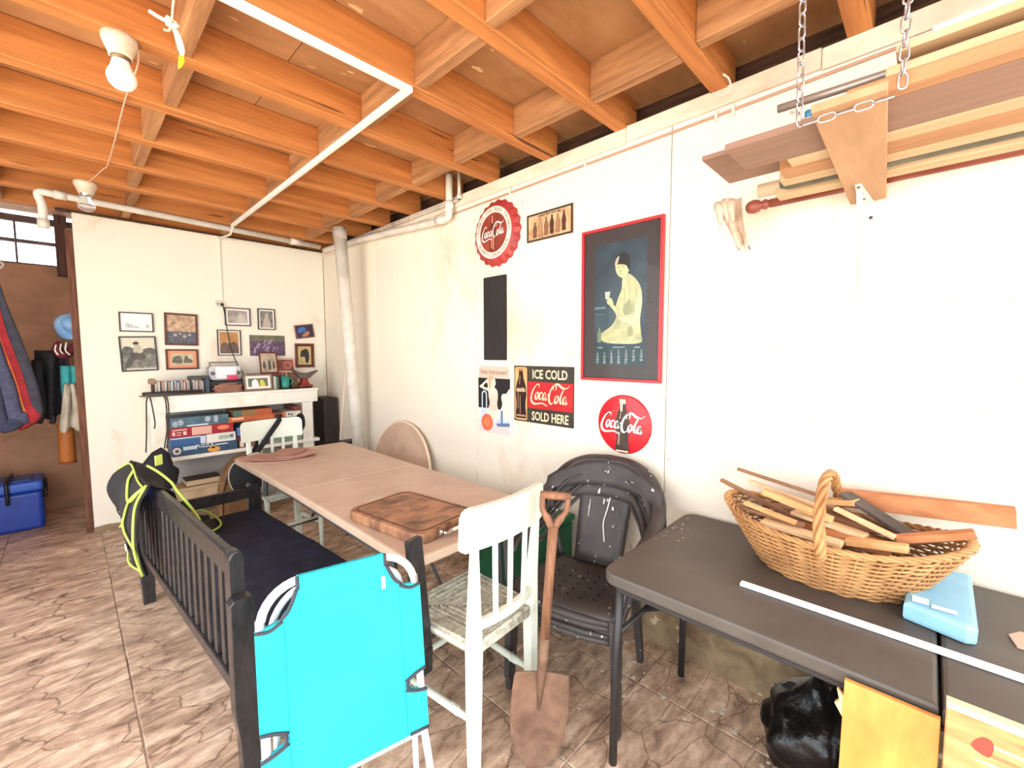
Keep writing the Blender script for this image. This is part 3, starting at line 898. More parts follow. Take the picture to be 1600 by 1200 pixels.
# framed calendar
M_ = on_wall(1.192, 1.757)
W_, H_ = 0.475, 0.82
sg = thing('framed_calendar', 'tall red framed calendar picture of a seated figure holding a glass', 'picture', (XW - 0.001, 1.192, 1.347))
prism('backing', rect(-W_ / 2 + 0.005, -H_ / 2 + 0.005, W_ / 2 - 0.005, H_ / 2 - 0.005), 0.0, 0.012, mat('charcoal_mount', (62, 54, 52), 0.45), sg, M_)
red_frame = mat('red_frame', (196, 44, 50), 0.35)
for q in frame_quads(W_, H_, 0.015):
    prism('frame_side', q, 0.0, 0.024, red_frame, sg, M_, bev=0.002)
cw, ch, ox, oy = 0.305, 0.645, -0.002, 0.0
ink_night = mat('calendar_night', (36, 46, 56), 0.5, (62, 84, 92), 5, lo=0.3, hi=0.7)
sx(sg, 'print', [rect(ox - cw / 2, oy - ch / 2, ox + cw / 2, oy + ch / 2)], 0.0124, ink_night, M_)


def cal(pts, n=4):
    return [[(p.x, p.y) for p in spline([(a, c, 0) for a, c in pts], n, True)]]


pale = mat('calendar_figure', (206, 202, 150), 0.5, (150, 156, 120), 14, lo=0.3, hi=0.6)
sx(sg, 'figure', cal([(0.02, 0.145), (0.05, 0.15), (0.085, 0.125), (0.118, 0.075), (0.128, 0.0), (0.118, -0.09), (0.125, -0.16), (0.12, -0.208), (-0.03, -0.208), (-0.10, -0.195), (-0.122, -0.165), (-0.10, -0.145), (-0.05, -0.115), (-0.02, -0.07), (-0.03, -0.04), (-0.06, -0.005), (-0.078, 0.012), (-0.07, 0.035), (-0.048, 0.03), (-0.028, -0.012), (-0.01, 0.03), (0.01, 0.075), (0.012, 0.115)]), 0.0128, pale, M_)
sx(sg, 'head', cal([(-0.028, 0.20), (-0.02, 0.235), (0.02, 0.25), (0.048, 0.225), (0.05, 0.165), (0.03, 0.14), (0.008, 0.135), (-0.016, 0.155), (-0.026, 0.18)]), 0.0131, mat('calendar_face', (214, 200, 150), 0.5), M_)
sx(sg, 'hair', cal([(-0.03, 0.215), (-0.018, 0.25), (0.018, 0.265), (0.05, 0.245), (0.058, 0.20), (0.05, 0.17), (0.035, 0.195), (0.0, 0.205), (-0.016, 0.205)]), 0.0134, mat('calendar_hair', (40, 42, 46), 0.5), M_)
sx(sg, 'headband', cal([(-0.032, 0.205), (-0.024, 0.235), (-0.006, 0.248), (-0.012, 0.22), (-0.02, 0.20)]), 0.0137, mat('calendar_band', (190, 176, 160), 0.5), M_)
sx(sg, 'arm', cal([(0.108, 0.06), (0.126, 0.0), (0.112, -0.08), (0.085, -0.115), (0.04, -0.10), (0.0, -0.082), (0.0, -0.068), (0.05, -0.078), (0.085, -0.07), (0.09, 0.0)]), 0.0131, mat('calendar_arm', (222, 214, 166), 0.5), M_)
sx(sg, 'shade', cal([(0.05, -0.13), (0.066, -0.12), (0.08, -0.16), (0.05, -0.17)]) + cal([(0.02, -0.02), (0.06, 0.02), (0.065, -0.05), (0.03, -0.06)]), 0.0132, mat('calendar_shade', (150, 152, 116), 0.5), M_)
face_ink = mat('calendar_features', (120, 92, 70), 0.5)
sx(sg, 'features', [rect(-0.016, 0.188, -0.004, 0.192), rect(0.008, 0.190, 0.020, 0.194), [(-0.002, 0.165), (0.006, 0.166), (0.002, 0.18)], rect(-0.004, 0.154, 0.008, 0.158)], 0.0135, face_ink, M_)
fold_ink = mat('calendar_folds', (166, 166, 122), 0.5)
folds = []
for p in ([(0.02, 0.09), (0.03, 0.03), (0.02, -0.03)], [(0.08, 0.09), (0.10, 0.03), (0.095, -0.02)], [(-0.08, -0.15), (-0.02, -0.13), (0.03, -0.12)], [(-0.03, -0.20), (0.0, -0.16), (0.03, -0.14)], [(0.04, -0.20), (0.06, -0.175), (0.10, -0.16)], [(0.055, 0.11), (0.06, 0.06), (0.055, 0.0)]):
    folds += stroke(p, 0.003, 0.007)
sx(sg, 'folds', folds, 0.01335, fold_ink, M_)
sx(sg, 'glass', [[(-0.086, 0.03), (-0.066, 0.03), (-0.056, 0.07), (-0.09, 0.07)]], 0.0134, mat('calendar_glass', (186, 192, 176), 0.4), M_)
sx(sg, 'sea', [rect(-0.154, -0.02, -0.085, -0.008), rect(-0.15, -0.05, -0.09, -0.047)], 0.0128, mat('calendar_sea', (104, 130, 132), 0.5), M_)
sx(sg, 'small_bottle', [bottle_poly(0.082, 0.026, -0.122, -0.16)], 0.0136, mat('calendar_bottle', (112, 130, 104), 0.5), M_)
sx(sg, 'date_panel', [rect(ox - cw / 2 + 0.003, -0.318, ox + cw / 2 - 0.003, -0.215)], 0.0138, mat('calendar_dates', (38, 66, 72), 0.5), M_)
dates = fit_text('1924', 0.032, 0.008, -0.115, -0.229) + fit_text('JANUARY', 0.075, 0.009, 0.0, -0.229) + fit_text('1924', 0.032, 0.008, 0.105, -0.229)
day = 1
for row in range(5):
    for c_ in range(7):
        if row == 0 and c_ < 2: continue
        if day > 31: break
        dates += xf(text_polys(str(day), 0.0165, 0.0), 1, 1, -0.132 + 0.0435 * c_, -0.2475 - 0.0155 * row)
        day += 1
sx(sg, 'date_lettering', dates, 0.0141, mat('calendar_numbers', (214, 218, 206), 0.5), M_)
prism('glazing', rect(-W_ / 2 + 0.015, -H_ / 2 + 0.015, W_ / 2 - 0.015, H_ / 2 - 0.015), 0.0170, 0.0185, mat('picture_glass', (255, 255, 255), 0.04, trans=1.0, ior=1.12), sg, M_)
# ---------------------------------------------------------------- photographs on the partition
def photo_art(sg, M, w, h, kind, z):
    """a loosely drawn print made of a few inks"""
    g = lambda n_, c_, c2_=None, s_=18: mat('photo_' + n_, c_, 0.5, c2_, s_)
    P = lambda n_, polys, dz, m_: prints(n_, polys, z + dz, m_, sg, M)
    S = lambda pts: [[(max(-.5, min(.5, p.x)) * w, max(-.5, min(.5, p.y)) * h) for p in spline([(a, c, 0) for a, c in pts], 3, True)]]
    full = [rect(-w / 2, -h / 2, w / 2, h / 2)]
    if kind == 'sketch':
        P('print', full, 0, g('paper', (240, 238, 234)))
        P('drawing', S([(-.35, -.3), (-.3, -.05), (-.1, -.2), (.1, -.28), (.0, -.34)]) + [rect(.3 * w, -.35 * h, .4 * w, -.12 * h), rect(-.22 * w, .2 * h, -.19 * w, .24 * h)], .0003, g('pencil', (176, 172, 168), (206, 204, 200), 60))
    elif kind == 'rider':
        P('print', full, 0, g('sepia_sky', (214, 208, 184)))
        P('ground', [rect(-w / 2, -h / 2, w / 2, .1 * h)], .0003, g('grey_bush', (150, 146, 134), (84, 84, 76), 34))
        P('bush', S([(-.5, -.05), (-.42, .22), (-.2, .2), (-.1, .08), (.1, .12), (.3, .18), (.49, .14), (.49, .02), (.1, .0)]), .0004, g('dark_bush', (74, 74, 66), (110, 106, 96), 40))
        P('horse', S([(-.46, -.42), (-.3, -.1), (-.16, .06), (.06, .04), (.2, -.1), (.1, -.2), (-.1, -.18), (-.3, -.4)]), .0006, g('rider_horse', (66, 64, 60), (96, 92, 84), 20))
        P('rider', S([(-.16, .05), (-.14, .24), (-.06, .3), (.04, .26), (.14, .1), (.06, .02), (-.06, .04)]), .0009, g('rider_shirt', (206, 200, 176), (168, 162, 142), 20))
        P('hat', S([(-.16, .3), (-.1, .38), (.0, .37), (.02, .3), (-.07, .28)]), .0011, g('rider_hat', (70, 66, 60)))
        P('foreground', [rect(-.4 * w, -h / 2, w / 2, -.44 * h)], .0011, g('pale_strip', (196, 190, 176)))
    elif kind == 'crowd':
        P('print', full, 0, g('sepia_crowd', (214, 184, 150), (150, 118, 96), 22))
        P('lower', [rect(-w / 2, -h / 2, w / 2, -.08 * h)], .0003, g('dark_blue_crowd', (62, 66, 82), (108, 108, 116), 40))
        P('heads', [disc(-.22 * w, -.2 * h, .07 * w, n=10), disc(.1 * w, -.24 * h, .07 * w, n=10), disc(.28 * w, -.18 * h, .06 * w, n=10), disc(-.05 * w, -.15 * h, .05 * w, n=10)], .0006, g('pale_head', (176, 158, 140)))
    elif kind == 'oxen':
        P('print', full, 0, g('oxen_ground', (206, 194, 156), (168, 156, 126), 10))
        P('animals', S([(-.45, -.28), (-.4, .18), (-.2, .34), (-.05, .22), (-.02, -.3)]) + S([(.08, -.3), (.1, .12), (.2, .36), (.28, .1), (.44, -.05), (.46, -.3)]), .0003, g('oxen', (84, 80, 72), (116, 110, 98), 30))
    elif kind == 'grey':
        P('print', full, 0, g('grey_picture', (132, 124, 120), (186, 176, 168), 16))
        P('slope', [[(-.05 * w, -.5 * h), (.5 * w, -.5 * h), (.42 * w, -.2 * h), (.15 * w, .35 * h), (.02 * w, .1 * h)]], .0003, g('pale_slope', (198, 188, 178)))
    elif kind == 'portrait':
        P('print', full, 0, g('portrait_ground', (96, 98, 94), (140, 138, 130), 22))
        P('figure', S([(-.3, -.5), (-.2, 0), (0, .2), (.22, 0), (.32, -.5)]), .0003, g('portrait_pale', (184, 170, 158)))
        P('head', S([(-.1, .12), (-.1, .3), (.05, .36), (.14, .24), (.06, .1)]), .0006, g('portrait_head', (196, 170, 152)))
    elif kind == 'tan':
        P('print', full, 0, g('tan_ground', (196, 146, 92), (172, 120, 74), 12))
        P('crowd', S([(-.5, -.5), (-.44, -.1), (-.25, .02), (0, -.05), (.25, .05), (.45, -.12), (.5, -.5)]), .0003, g('brown_crowd', (120, 96, 82), (92, 74, 66), 40))
    elif kind == 'flowers':
        P('print', full, 0, g('flower_field', (116, 84, 112), (70, 60, 76), 30))
        P('leaves', [rect(-w / 2, .22 * h, w / 2, h / 2)], .0003, g('flower_leaves', (84, 92, 70), (124, 116, 92), 50))
        lv = []
        for k in range(16):
            a = R.uniform(.5, 1.2); x, y = R.uniform(-.45, .35) * w, R.uniform(-.42, .1) * h
            lv.append([(x, y), (x + .03 * w, y), (x + .03 * w + .12 * h * a, y + .2 * h), (x + .12 * h * a, y + .22 * h)])
        P('petals', lv, .0006, g('flower_petal', (176, 150, 178)))
    elif kind == 'blue':
        P('print', full, 0, g('blue_ground', (44, 46, 72), (70, 44, 58), 16))
        P('blue', S([(-.35, -.1), (-.3, .3), (.0, .36), (.12, .1), (-.1, -.05)]), .0003, g('blue_patch', (66, 112, 186)))
        P('hands', S([(-.2, -.4), (.0, -.1), (.22, .0), (.3, -.2), (.1, -.42)]), .0006, g('hand_tone', (176, 122, 96)))
    elif kind == 'horse':
        P('print', full, 0, g('straw_ground', (206, 184, 132), (178, 150, 100), 14))
        P('horse', S([(-.3, -.1), (-.28, .22), (-.1, .3), (.12, .36), (.3, .2), (.32, -.2), (.2, -.42), (.05, -.36), (.02, -.1), (-.12, -.06)]), .0003, g('dark_horse', (48, 40, 38)))
    elif kind == 'group':
        P('print', full, 0, g('group_ground', (200, 188, 166), (160, 146, 124), 14))
        P('people', S([(-.42, -.3), (-.38, .05), (-.26, .08), (-.2, -.3)]) + S([(-.05, -.36), (-.02, .1), (.12, .12), (.16, -.34)]) + S([(.26, -.3), (.3, .06), (.42, .05), (.44, -.3)]), .0003, g('group_people', (92, 84, 74)))
    elif kind == 'red':
        P('print', full, 0, g('red_ground', (168, 96, 84), (120, 70, 64), 10))
        P('ring', [[(q[0] * 1.0, q[1]) for q in p] for p in ring_quads(.14 * w, .02 * h, .22 * h, .34 * h, 16)], .0003, g('ring_tone', (196, 120, 98)))
    elif kind == 'wedding':
        P('print', full, 0, g('garden_ground', (88, 108, 92), (128, 124, 66), 12))
        P('couple', S([(-.3, -.5), (-.3, .1), (-.16, .38), (-.04, .2), (.02, -.5)]), .0003, g('white_dress', (238, 238, 240)))
        P('man', S([(.1, -.5), (.1, .1), (.2, .3), (.3, .1), (.34, -.5)]), .0006, g('yellow_coat', (206, 196, 84)))


def frame_pic(cx, cz, w, h, ft, fm, mount, mm, art, label, tilt=0.0, depth=0.018, y=YB, lean=None, name='photo_frame'):
    if lean is None:
        Mx = plane_M((cx, y - 0.0006, cz), (1, 0, 0), (0, 0, 1)) @ Matrix.Rotation(tilt, 4, 'Z')
    else:
        Mx = lean
    base = Mx @ Vector((0, -h / 2, 0))
    sg = thing(name, label, 'photo', base, group='photographs by the white shelf')
    prism('backing', rect(-w / 2 + .002, -h / 2 + .002, w / 2 - .002, h / 2 - .002), 0.0, depth * 0.45, mm, sg, Mx)
    for q in frame_quads(w, h, ft):
        prism('frame_side', q, 0.0, depth, fm, sg, Mx, bev=0.0015)
    iw, ih = w - 2 * ft - 2 * mount, h - 2 * ft - 2 * mount
    photo_art(sg, Mx, iw, ih, art, depth * 0.45 + 0.0004)
    return sg


fr_dark = mat('frame_dark', (62, 52, 46), 0.45, (44, 36, 32), 12)
fr_brown = mat('frame_brown', (104, 54, 36), 0.45, (78, 38, 26), 12)
fr_wood = mat('frame_wood', (132, 74, 42), 0.45, (104, 54, 30), 12)
fr_black = mat('frame_black', (44, 40, 38), 0.4)
mount_w = mat('mount_white', (238, 232, 222), 0.6)
mount_p = mat('mount_peach', (222, 152, 116), 0.6)
mount_b = mat('mount_black', (40, 34, 32), 0.6)
frame_pic(0.438, 1.771, 0.225, 0.165, 0.009, fr_dark, 0.0, mount_w, 'sketch', 'thin framed white drawing at the top corner of the photographs')
frame_pic(0.441, 1.5, 0.245, 0.30, 0.011, fr_black, 0.0, mount_w, 'rider', 'large black framed picture of a rider on horseback', 0.03)
frame_pic(0.747, 1.72, 0.245, 0.29, 0.017, fr_brown, 0.0, mount_b, 'crowd', 'brown framed picture of a pale sky above a dark crowd', -0.02)
frame_pic(0.742, 1.448, 0.242, 0.185, 0.015, fr_brown, 0.026, mount_p, 'oxen', 'brown frame with a peach mount around two animals')
frame_pic(1.20, 1.86, 0.22, 0.175, 0.009, fr_dark, 0.018, mount_w, 'grey', 'dark framed grey landscape below the outlet')
frame_pic(1.457, 1.85, 0.163, 0.214, 0.009, fr_dark, 0.014, mount_w, 'portrait', 'narrow dark framed portrait high on the partition')
frame_pic(1.118, 1.605, 0.198, 0.248, 0.008, fr_dark, 0.012, mount_w, 'tan', 'thin framed tan picture crossed by the power cord')
sg = thing('flower_print', 'unframed print of purple flowers on the partition', 'print', (1.46, YB, 1.475))
Mx = plane_M((1.46, YB - 0.0006, 1.581), (1, 0, 0), (0, 0, 1))
prism('sheet', rect(-0.165, -0.105, 0.165, 0.105), 0, 0.004, mount_b, sg, Mx)
photo_art(sg, Mx, 0.33, 0.21, 'flowers', 0.0044)
frame_pic(1.828, 1.74, 0.20, 0.15, 0.010, mat('frame_mauve', (150, 110, 106), 0.5), 0.0, mount_b, 'blue', 'tilted frame with a blue picture near the corner', 0.14)
frame_pic(1.822, 1.477, 0.20, 0.262, 0.018, fr_wood, 0.012, mount_b, 'horse', 'thick wooden frame with a dark horse near the corner')

# ---------------------------------------------------------------- white shelf unit
shelf_white = mat('shelf_white', (244, 240, 226), 0.55, (226, 214, 192), 3, lo=0.25, hi=0.5)
su = thing('shelf_unit', 'white wooden shelf unit against the partition', 'shelf', (1.12, 4.7, 0))
SF, SB = 4.55, 4.93
box('shelf_top', (0.43, SF - 0.02, 1.122), (1.80, SB, 1.146), shelf_white, su)
box('apron', (0.44, SF - 0.012, 1.008), (1.79, SF + 0.008, 1.1218), shelf_white, su)
for x0_, x1_ in ((0.452, 0.552), (1.645, 1.745)):
    for y0_ in (SF + 0.0085, SB - 0.05):
        box('leg', (x0_, y0_, 0), (x1_, y0_ + 0.04, 1.1215), shelf_white, su)
box('shelf_board', (0.50, SF - 0.004, 0.592), (1.80, SB - 0.06, 0.624), shelf_white, su)
box('shelf_board', (0.555, SF + 0.055, 0.17), (1.64, SB - 0.06, 0.195), mat('shelf_raw', (214, 196, 170), 0.7), su)
box('back_panel', (0.556, SB - 0.045, 0.20), (1.64, SB - 0.035, 1.0), mat('shelf_back', (176, 172, 168), 0.7), su)
ST = 1.147

# boxed games on the middle shelf
def game(x0, x1, z0, z1, c, label, c2=None, deco=(), y=SF + 0.012, d=0.27):
    g_ = thing('game_box', label, 'game box', ((x0 + x1) / 2, y + d / 2, z0), group='boxed games and puzzles on the white shelf')
    m_ = mat('card_%d_%d_%d' % c, c, 0.45, c2, 22) if c2 else mat('card_%d_%d_%d' % c, c, 0.45)
    box('carton', (x0, y, z0), (x1, y + d, z1), m_, g_, bev=0.002)
    Mx = plane_M(((x0 + x1) / 2, y - 0.0008, (z0 + z1) / 2), (1, 0, 0), (0, 0, 1))
    w, h = x1 - x0, z1 - z0
    for i, (nm, polys, cc) in enumerate(deco):
        prints(nm, [[(px_ * w, py_ * h) for px_, py_ in p] for p in polys], 0.0003 * i, mat('ink_%d_%d_%d' % cc, cc, 0.5), g_, Mx)
    return g_


def word(s, w, h, x=0, y=0):
    return fit_text(s, w, h, x, y, 0.01)


Z0 = 0.6245
game(0.58, 1.06, Z0, Z0 + 0.085, (66, 96, 124), 'blue puzzle carton with white lettering at the bottom of the stack', (50, 70, 92),
     [('badge', [disc(-.43, .05, .06, .36, 18)], (226, 222, 214)), ('badge_mark', [disc(-.43, .05, .03, .18, 12)], (110, 90, 84)), ('sky', [rect(-.34, .05, -.14, .42)], (190, 208, 220)),
      ('lettering', word('PUZZLE', .26, .34, -.02, .3) + [rect(.14, .2, .34, .3)], (238, 240, 242)), ('pumpkin', [disc(.12, -.2, .1, .28, 16), rect(.09, -.1, .13, .25)], (226, 160, 76))])
game(1.075, 1.36, Z0, Z0 + 0.07, (150, 112, 96), 'brown game box at the foot of the second stack', (110, 80, 70), [('label', [rect(-.48, -.35, -.38, .4)], (232, 212, 206)), ('picture', [rect(.2, -.3, .45, .35)], (92, 84, 80))])
game(0.575, 0.82, Z0 + 0.0855, Z0 + 0.16, (60, 100, 150), 'small blue carton with a white edge under the red game', None, [('white_edge', [rect(.34, -.45, .5, .45), rect(-.5, .35, .34, .5)], (206, 214, 228))])
game(0.825, 1.045, Z0 + 0.0855, Z0 + 0.163, (234, 232, 222), 'white carton with a faint green print', None, [('print', [rect(-.1, -.2, .42, .25)], (172, 188, 168)), ('spot', [disc(.36, .1, .06, .2, 10)], (120, 104, 130))], y=SF - 0.0035)
game(1.05, 1.36, Z0 + 0.0705, Z0 + 0.115, (64, 42, 46), 'slim dark red game box in the second stack', (110, 44, 50), [('print', [rect(.15, -.3, .45, .4)], (186, 70, 76))])
game(0.57, 1.035, Z0 + 0.1635, Z0 + 0.245, (176, 46, 52), 'red game box with cream lettering and a central picture', (150, 34, 44),
     [('picture', [rect(-.17, -.42, .14, .42)], (226, 176, 156)), ('faded_print', [rect(-.46, -.3, -.42, .1), rect(-.40, -.3, -.33, -.22), rect(-.40, -.05, -.33, .03), rect(-.30, -.28, -.25, .08), rect(-.46, .22, -.24, .32)], (236, 206, 196)), ('swirl', ring_quads(0, 0, .0, .0, 3)[:0] + [disc(.33, .1, .1, .25, 14)], (236, 136, 96))])
game(1.06, 1.36, Z0 + 0.1155, Z0 + 0.19, (104, 140, 196), 'pale blue game box in the second stack', (80, 112, 172), [('print', [rect(-.3, -.3, .3, .2)], (146, 172, 214))])
game(1.0, 1.48, Z0 + 0.2455, Z0 + 0.295, (206, 116, 70), 'orange game box lying across the second stack', (176, 86, 54), [('patch', [rect(.3, -.4, .42, .4)], (60, 46, 40)), ('print', [rect(-.45, -.1, -.25, .3)], (230, 186, 150))])
game(0.56, 1.0, Z0 + 0.2455, Z0 + 0.33, (92, 122, 136), 'grey blue game box on top of the red one', (70, 92, 104), [('figures', [disc(-.38, -.1, .05, .3, 10), disc(-.3, 0, .05, .3, 10), disc(.14, .15, .05, .3, 10), disc(.28, .1, .04, .4, 10)], (166, 176, 186)), ('base_line', [rect(-.2, -.45, .15, -.3)], (206, 216, 222))])
game(1.04, 1.36, Z0 + 0.2955, Z0 + 0.35, (120, 122, 76), 'green and orange game box under the apron', (176, 96, 60), [('patch', [rect(-.5, -.5, -.3, .5)], (70, 104, 92)), ('patch', [rect(.1, -.5, .5, .5)], (190, 92, 58))])
game(1.365, 1.63, Z0, Z0 + 0.19, (150, 168, 150), 'plain grey green carton behind the far chair', (120, 140, 124))
game(1.49, 1.63, Z0 + 0.1905, Z0 + 0.245, (66, 88, 128), 'dark blue game box behind the far chair', (48, 64, 96))
game(1.385, 1.47, Z0 + 0.1905, Z0 + 0.244, (86, 104, 140), 'short slate blue carton under the orange game box')
game(1.485, 1.63, Z0 + 0.2455, Z0 + 0.30, (214, 208, 198), 'cream box with dark spots near the shelf leg', None, [('spots', [disc(-.3, .0, .06, .2, 8), disc(-.12, -.1, .06, .2, 8)], (60, 58, 60)), ('label', [rect(.1, -.3, .4, .3)], (240, 226, 204))])
game(1.56, 1.63, Z0 + 0.3005, Z0 + 0.35, (122, 66, 60), 'small dark red box on top near the shelf leg')

# compact discs in a row on the shelf top
crack = [(206, 190, 172), (92, 66, 56), (168, 116, 92), (190, 120, 100), (216, 206, 190), (110, 106, 96), (134, 140, 130), (66, 74, 76), (214, 214, 214), (84, 96, 104), (186, 190, 196), (58, 64, 74), (88, 104, 120), (70, 84, 104)]
x = 0.53
ORD = ['first', 'second', 'third', 'fourth', 'fifth', 'sixth', 'seventh', 'eighth', 'ninth', 'tenth', 'eleventh', 'twelfth', 'thirteenth', 'fourteenth', 'fifteenth', 'sixteenth', 'seventeenth', 'eighteenth', 'nineteenth', 'twentieth']
CN = ['beige', 'dark brown', 'tan', 'salmon', 'cream', 'grey', 'grey green', 'charcoal', 'white', 'slate', 'silver', 'navy grey', 'steel blue', 'dark blue']
for k in range(20):
    c_ = crack[k % len(crack)]
    w_ = 0.0105
    cd = thing('disc_case', '%s disc case, %s from the wooden ornament in the long row' % (CN[k % len(CN)], ORD[k]), 'disc case', (x, 4.72, ST), group='disc cases in the long row')
    box('case', (x, 4.68, ST), (x + w_, 4.81, ST + 0.118), mat('case_%d_%d_%d' % c_, c_, 0.3), cd, bev=0.001)
    box('spine_label', (x + 0.002, 4.6788, ST + 0.012), (x + w_ - 0.002, 4.6799, ST + 0.105), mat('spine_%d' % (k % 4), ((222, 216, 206), (60, 58, 64), (190, 150, 120), (150, 160, 170))[k % 4], 0.5), cd, bev=0)
    x += w_ + 0.0004
rack = thing('disc_rack', 'dark disc rack on the shelf top beside the radio', 'rack', (0.83, 4.75, ST))
rk = mat('rack_grey', (66, 66, 64), 0.5)
xr0, xr1 = 0.752, 0.892
box('rack_top', (xr0, 4.67, ST + 0.130), (xr1, 4.83, ST + 0.152), rk, rack)
box('rack_side', (xr0, 4.67, ST), (xr0 + 0.006, 4.83, ST + 0.1298), rk, rack)
box('rack_side', (xr1 - 0.034, 4.67, ST), (xr1, 4.83, ST + 0.1298), mat('rack_blue', (62, 76, 88), 0.5), rack)
crack2 = [(150, 176, 190), (206, 214, 214), (170, 130, 104), (128, 110, 96), (196, 166, 140), (110, 84, 72), (186, 170, 154), (66, 50, 48), (50, 44, 46)]
x = xr0 + 0.0075
for k in range(9):
    c_ = crack2[k]
    cd = thing('disc_case', '%s disc case, %s in the dark rack counted from the long row' % (('pale blue', 'white', 'tan', 'brown', 'sand', 'dark tan', 'stone', 'dark red brown', 'black brown')[k], ORD[k]), 'disc case', (x, 4.74, ST), group='disc cases in the rack')
    box('case', (x, 4.685, ST + 0.0005), (x + 0.0104, 4.815, ST + 0.118), mat('case_%d_%d_%d' % c_, c_, 0.3), cd, bev=0.001)
    box('spine_label', (x + 0.002, 4.6838, ST + 0.012), (x + 0.0084, 4.6849, ST + 0.105), mat('spine_%d' % ((k + 1) % 4), None), cd, bev=0)
    x += 0.0108
cb = thing('wooden_ornament', 'small brown rounded wooden ornament at the end of the disc row', 'ornament', (0.495, 4.74, ST))
prism('rounded_block', rrect(0.05, 0.05, 0.018, 4), -0.04, 0.04, mat('block_brown', (158, 130, 104), 0.6, (118, 94, 72), 10), cb, plane_M((0.497, 4.74, ST + 0.117), (1, 0, 0), (0, 0, 1)), bev=0.006)
box('ornament_stem', (0.488, 4.72, ST), (0.512, 4.76, ST + 0.0925), mat('block_dark', (74, 56, 46), 0.6), cb)

# tray and flat things hanging over the shelf end
tr = thing('oval_tray', 'thin grey oval tray jutting over the end of the shelf', 'tray', (0.62, 4.62, ST))
prism('tray_plate', disc(0.62, 4.62, 0.225, 0.085, 36), ST + 0.0005, ST + 0.008, mat('tray_grey', (132, 120, 108), 0.6, (98, 88, 78), 12), tr, bev=0.002)
tr2_ = thing('dark_tray', 'long dark wooden tray lying on the oval tray', 'tray', (0.62, 4.62, ST + 0.009))
bm = bmesh.new()
a_prism(bm, [(p.x, p.y) for p in spline([(0.43, 4.60, 0), (0.52, 4.575, 0), (0.68, 4.57, 0), (0.80, 4.60, 0), (0.82, 4.63, 0), (0.7, 4.655, 0), (0.52, 4.655, 0), (0.43, 4.64, 0)], 4, True)], ST + 0.0085, ST + 0.028)
mk('tray_body', bm, mat('tray_dark', (58, 44, 38), 0.45, (40, 30, 26), 12), tr2_)
bm = bmesh.new()
a_tube(bm, spline([(0.43, 4.60, ST + .03), (0.52, 4.575, ST + .03), (0.68, 4.57, ST + .03), (0.80, 4.60, ST + .03), (0.82, 4.63, ST + .03), (0.7, 4.655, ST + .03), (0.52, 4.655, ST + .03), (0.43, 4.64, ST + .03)], 4, True), 0.005, 6, True)
mk('tray_rim', bm, MATS['tray_dark'], tr2_, True)

# radio on a black box, red box, folded cloth bag, framed photos, books, mug, anvil
bb = thing('black_player', 'low black audio player on the shelf under the silver radio', 'player', (1.06, 4.80, ST))
box('body', (0.895, 4.70, ST), (1.235, 4.92, ST + 0.105), black_plastic, bb, bev=0.006)
box('display', (1.04, 4.6985, ST + 0.055), (1.16, 4.6999, ST + 0.085), mat('player_grey', (86, 84, 84), 0.3), bb, bev=0)
tube('dial', [(1.19, 4.699, ST + 0.06), (1.19, 4.690, ST + 0.06)], 0.02, mat('player_dial', (60, 60, 62), 0.3), bb, 16)
rd = thing('radio', 'silver portable radio with a handle on top of the black player', 'radio', (1.035, 4.80, ST + 0.1055))
silver = mat('radio_silver', (186, 184, 184), 0.35, metal=0.4)
prism('case', rrect(0.255, 0.135, 0.03, 5), -0.06, 0.06, silver, rd, plane_M((1.035, 4.81, ST + 0.1735), (1, 0, 0), (0, 0, 1)), bev=0.004)
prism('front_panel', rrect(0.165, 0.105, 0.008, 3), 0.0602, 0.064, mat('radio_front', (238, 238, 240), 0.35), rd, plane_M((1.04, 4.81, ST + 0.1735), (1, 0, 0), (0, 0, 1)))
for sx_ in (-1, 1):
    tube('speaker', [(1.035 + sx_ * 0.102, 4.7499, ST + 0.172), (1.035 + sx_ * 0.102, 4.7460, ST + 0.172)], 0.019, mat('radio_grille', (120, 118, 118), 0.5), rd, 16)
tube('handle', spline([(0.925, 4.81, ST + 0.235), (0.925, 4.81, ST + 0.262), (0.94, 4.81, ST + 0.27), (1.13, 4.81, ST + 0.27), (1.145, 4.81, ST + 0.262), (1.145, 4.81, ST + 0.235)], 4), 0.006, mat('radio_handle', (110, 108, 106), 0.4), rd, 8)
rbx = thing('red_box', 'small pinkish red box in front of the silver radio', 'box', (1.083, 4.72, ST + 0.1055))
box('carton', (1.042, 4.702, ST + 0.1056), (1.122, 4.7455, ST + 0.143), mat('pink_red', (206, 44, 84), 0.45, (226, 96, 120), 14), rbx, bev=0.003)
box('lid', (1.040, 4.7005, ST + 0.1432), (1.124, 4.7458, ST + 0.152), mat('pink_lid', (224, 110, 130), 0.45), rbx, bev=0.002)
cb2 = thing('folded_leather', 'folded pile of pinkish brown leather on the shelf top', 'leather', (1.01, 4.62, ST))
lea = mat('leather_pink', (176, 128, 106), 0.75, (140, 96, 78), 10)
for k in range(5):
    dx = 0.008 * math.sin(k * 2.2)
    prism('fold', [(p.x, p.y) for p in spline([(0.92 + dx, 4.575, 0), (1.02, 4.565, 0), (1.115 + dx, 4.57, 0), (1.12, 4.65, 0), (1.06, 4.685, 0), (0.95, 4.68, 0), (0.915 + dx, 4.64, 0)], 3, True)], ST + 0.0006 + 0.0135 * k, ST + 0.0132 + 0.0135 * k, lea, cb2, bev=0.003)
prism('fold', [(p.x, p.y) for p in spline([(0.95, 4.60, 0), (1.03, 4.585, 0), (1.09, 4.60, 0), (1.08, 4.67, 0), (0.97, 4.67, 0)], 3, True)], ST + 0.068, ST + 0.082, lea, cb2, bev=0.004)


